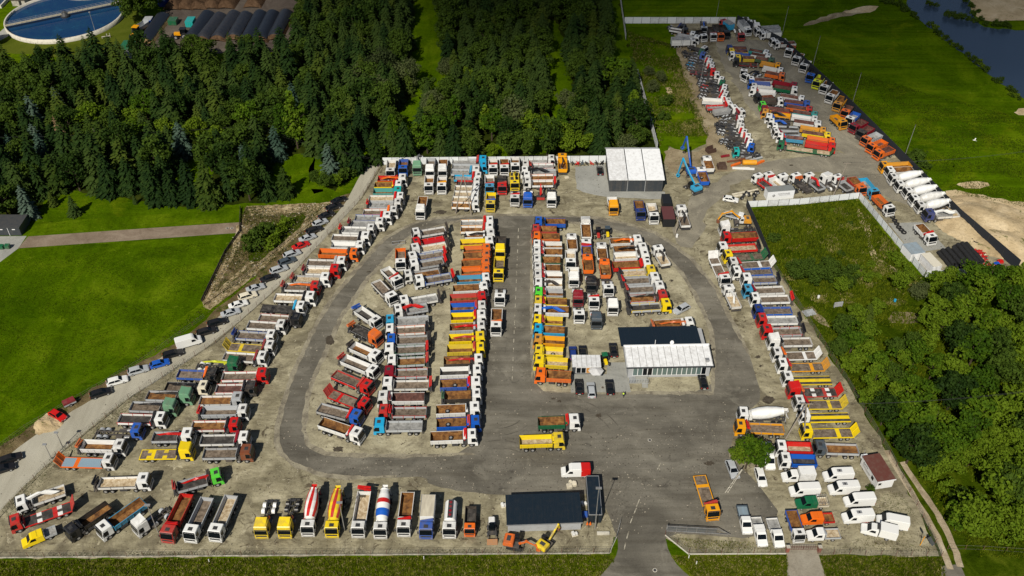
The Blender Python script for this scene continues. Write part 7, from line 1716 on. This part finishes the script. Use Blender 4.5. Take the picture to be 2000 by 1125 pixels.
for k, (px, py, lb) in enumerate(((1269,860,'round manhole cover on the forecourt'), (1279,1114,'round manhole cover on the entrance road'), (1177,757,'square drain grate between the cars before the kiosk'), (444,446,'round manhole ring on the paved path'), (453,446,'second round manhole ring on the paved path'))):
    o = MB(); o.tube((0,0,.0),(0,0,.07),.42,n=16); o.tube((0,0,.0),(0,0,.085),.30,n=16,m=1); o = o.build('manhole_cover', [M_plinth, STEEL], None, at(px, py)); tag(o, lb, 'manhole cover')
r = empty('solar_post', at(1797,1065), .6); tag(r, 'grey solar panel and dish on a pole beside the white box van', 'solar panel'); MB().tube((0,0,0),(.3,0,2.6),.07,n=6).build('pole', [P['A']], r); MB().box(-.2,.9,-.8,.8,2.4,2.46).build('solar_panel', [P['H']], r, rot=(.5,.3,0)); d = MB(); d.lathe([(0,.02),(.1,.45),(.18,.6)],12); d.build('satellite_dish', [P['E']], r, (.2,.3,3.1), rot=(0,-.7,-.8))

# barrier frames beside the loop road and the gull over the meadow
r = empty('steel_frame', at(778, 478), .15); tag(r, 'pale steel pipe frame lying beside the loop road', 'frame')
m = MB()
for y in (0, 1.2): m.tube((-1.6,y,.3),(1.8,y,.3),.06,n=6)
for x in (-1.6,.1,1.8): m.tube((x,0,.3),(x,1.2,.3),.06,n=6)
for x in (-1.6,1.8): m.tube((x,0,0),(x,0,.9),.06,n=6)
m.build('pipe_frame', [ALU], r)
o = MB(); o.lathe([(-.35,.02),(-.2,.11),(.1,.13),(.32,.08),(.42,.02)], 8); o.add([(.05,.1,.08),(-.2,.1,.08),(-.25,.8,.30),(.0,.7,.32)], [(0,1,2,3),(3,2,1,0)]); o.add([(.05,-.1,.08),(-.2,-.1,.08),(-.25,-.8,.30),(.0,-.7,.32)], [(0,1,2,3),(3,2,1,0)]); o.add([(-.35,0,.0),(-.6,.14,0),(-.6,-.14,0)], [(0,1,2)])
o = o.build('gull', [P['W']], None, at(1903, 274, 22), 2.6); tag(o, 'white gull gliding above the big green meadow', 'bird')

# the walking person in a high-visibility vest
def person(px, py, ang, label):
    bm_v = [(0,0,.95),(0,0,1.18),(0,0,1.42),(0,.0,1.52),(.02,0,1.60),(.03,0,1.74),
            (.0,.20,1.42),(-.12,.27,1.15),(-.02,.28,.92),(.04,.28,.82),(.0,-.20,1.42),(.12,-.27,1.16),(.26,-.26,.97),(.33,-.25,.90),
            (.0,.10,.90),(.16,.11,.50),(.05,.11,.08),(.20,.11,.04),(.0,-.10,.90),(-.08,-.11,.50),(-.34,-.11,.12),(-.22,-.11,.04)]
    ed = [(0,1),(1,2),(2,3),(3,4),(4,5),(2,6),(6,7),(7,8),(8,9),(2,10),(10,11),(11,12),(12,13),(0,14),(14,15),(15,16),(16,17),(0,18),(18,19),(19,20),(20,21)]
    rad = [.16,.16,.17,.07,.09,.10,.08,.055,.045,.04,.08,.055,.045,.04,.10,.07,.05,.045,.10,.07,.05,.045]
    me = bpy.data.meshes.new('person'); me.from_pydata(bm_v, ed, []); o = obj('person', me, None, at(px, py) + Vector((0,0,.04)), ang)
    sk = o.modifiers.new('skin', 'SKIN')
    if not me.skin_vertices: pass
    for i, v in enumerate(me.skin_vertices[0].data if me.skin_vertices else []): v.radius = (rad[i], rad[i]); v.use_root = (i == 0)
    o.modifiers.new('sub', 'SUBSURF').levels = 1; o.modifiers['sub'].render_levels = 1
    me.materials.append(plain('dark_clothes', (.02,.022,.03), .8)); tag(o, label, 'person')
    m = MB(); m.lathe([(1.02,.20),(1.2,.205),(1.38,.225),(1.47,.12)], 10, axis='z', cap=False); m.build('safety_vest', [plain('hi_vis_yellow', (.55,.75,.03), .7)], o)
    MB().box(-.21,.21,-.235,.235,1.14,1.18).build('reflective_stripe', [ALU], o)
    m = MB(); m.lathe([(1.70,.115),(1.78,.105),(1.85,.05)], 10, axis='z'); m.build('hair', [plain('brown_hair', (.04,.025,.015), .8)], o, (.03,0,0))
    MB().lathe([(1.58,.07),(1.66,.095),(1.699,.105)], 10, axis='z').build('face', [plain('skin', (.50,.30,.22), .6)], o, (.045,0,0))
person(1217, 776, R(-110), 'person in a yellow safety vest walking before the office pavement')
# ------------------------------------------------------------ a low thin cloud behind the camera that shades the far fields
m, t, b = new_mat('cloud_vapour'); t.nodes.remove(b)
tc = t.nodes.new('ShaderNodeTexCoord'); le = t.nodes.new('ShaderNodeVectorMath'); le.operation = 'LENGTH'
mp = t.nodes.new('ShaderNodeMapping'); mp.inputs['Scale'].default_value = (1/330, 1/150, 0); t.links.new(tc.outputs['Object'], mp.inputs[0]); t.links.new(mp.outputs[0], le.inputs[0])
nn = noise(t, tc.outputs['Object'], .011, 5, .6)
ad = t.nodes.new('ShaderNodeMath'); ad.operation = 'MULTIPLY_ADD'; ad.inputs[1].default_value = .9; ad.inputs[2].default_value = -.45; t.links.new(nn, ad.inputs[0])
sm = t.nodes.new('ShaderNodeMath'); sm.operation = 'ADD'; t.links.new(le.outputs['Value'], sm.inputs[0]); t.links.new(ad.outputs[0], sm.inputs[1])
f = ramp(t, sm.outputs[0], [(.42, (.62,)*3), (1.0, (0,0,0))], 'EASE')
bw = t.nodes.new('ShaderNodeRGBToBW'); t.links.new(f, bw.inputs[0])
tr = t.nodes.new('ShaderNodeBsdfTransparent'); df = t.nodes.new('ShaderNodeBsdfDiffuse'); df.inputs[0].default_value = (.9,.9,.9,1)
ms = t.nodes.new('ShaderNodeMixShader'); t.links.new(bw.outputs[0], ms.inputs[0]); t.links.new(tr.outputs[0], ms.inputs[1]); t.links.new(df.outputs[0], ms.inputs[2]); t.links.new(ms.outputs[0], t.nodes['Material Output'].inputs[0])
V = []; Fq = []; nx, ny = 40, 20
for i in range(nx + 1):
    for j in range(ny):
        a, c_ = math.pi * i / nx, 2 * math.pi * j / ny
        V.append((-330 * math.cos(a), 150 * math.sin(a) * math.cos(c_), (26 + 8 * math.sin(5*a) * math.cos(3*c_)) * math.sin(a) * math.sin(c_)))
for i in range(nx):
    for j in range(ny): Fq.append((i*ny + j, (i+1)*ny + j, (i+1)*ny + (j+1) % ny, i*ny + (j+1) % ny))
HC = 640.0; off = HC / math.tan(SUN_EL)
tag(obj('cloud', grid_mesh('cloud', V, Fq, [m], smooth=True), None, (125 - math.sin(SUN_AZ) * off, 405 - math.cos(SUN_AZ) * off, HC)), None, None, None, 'stuff')
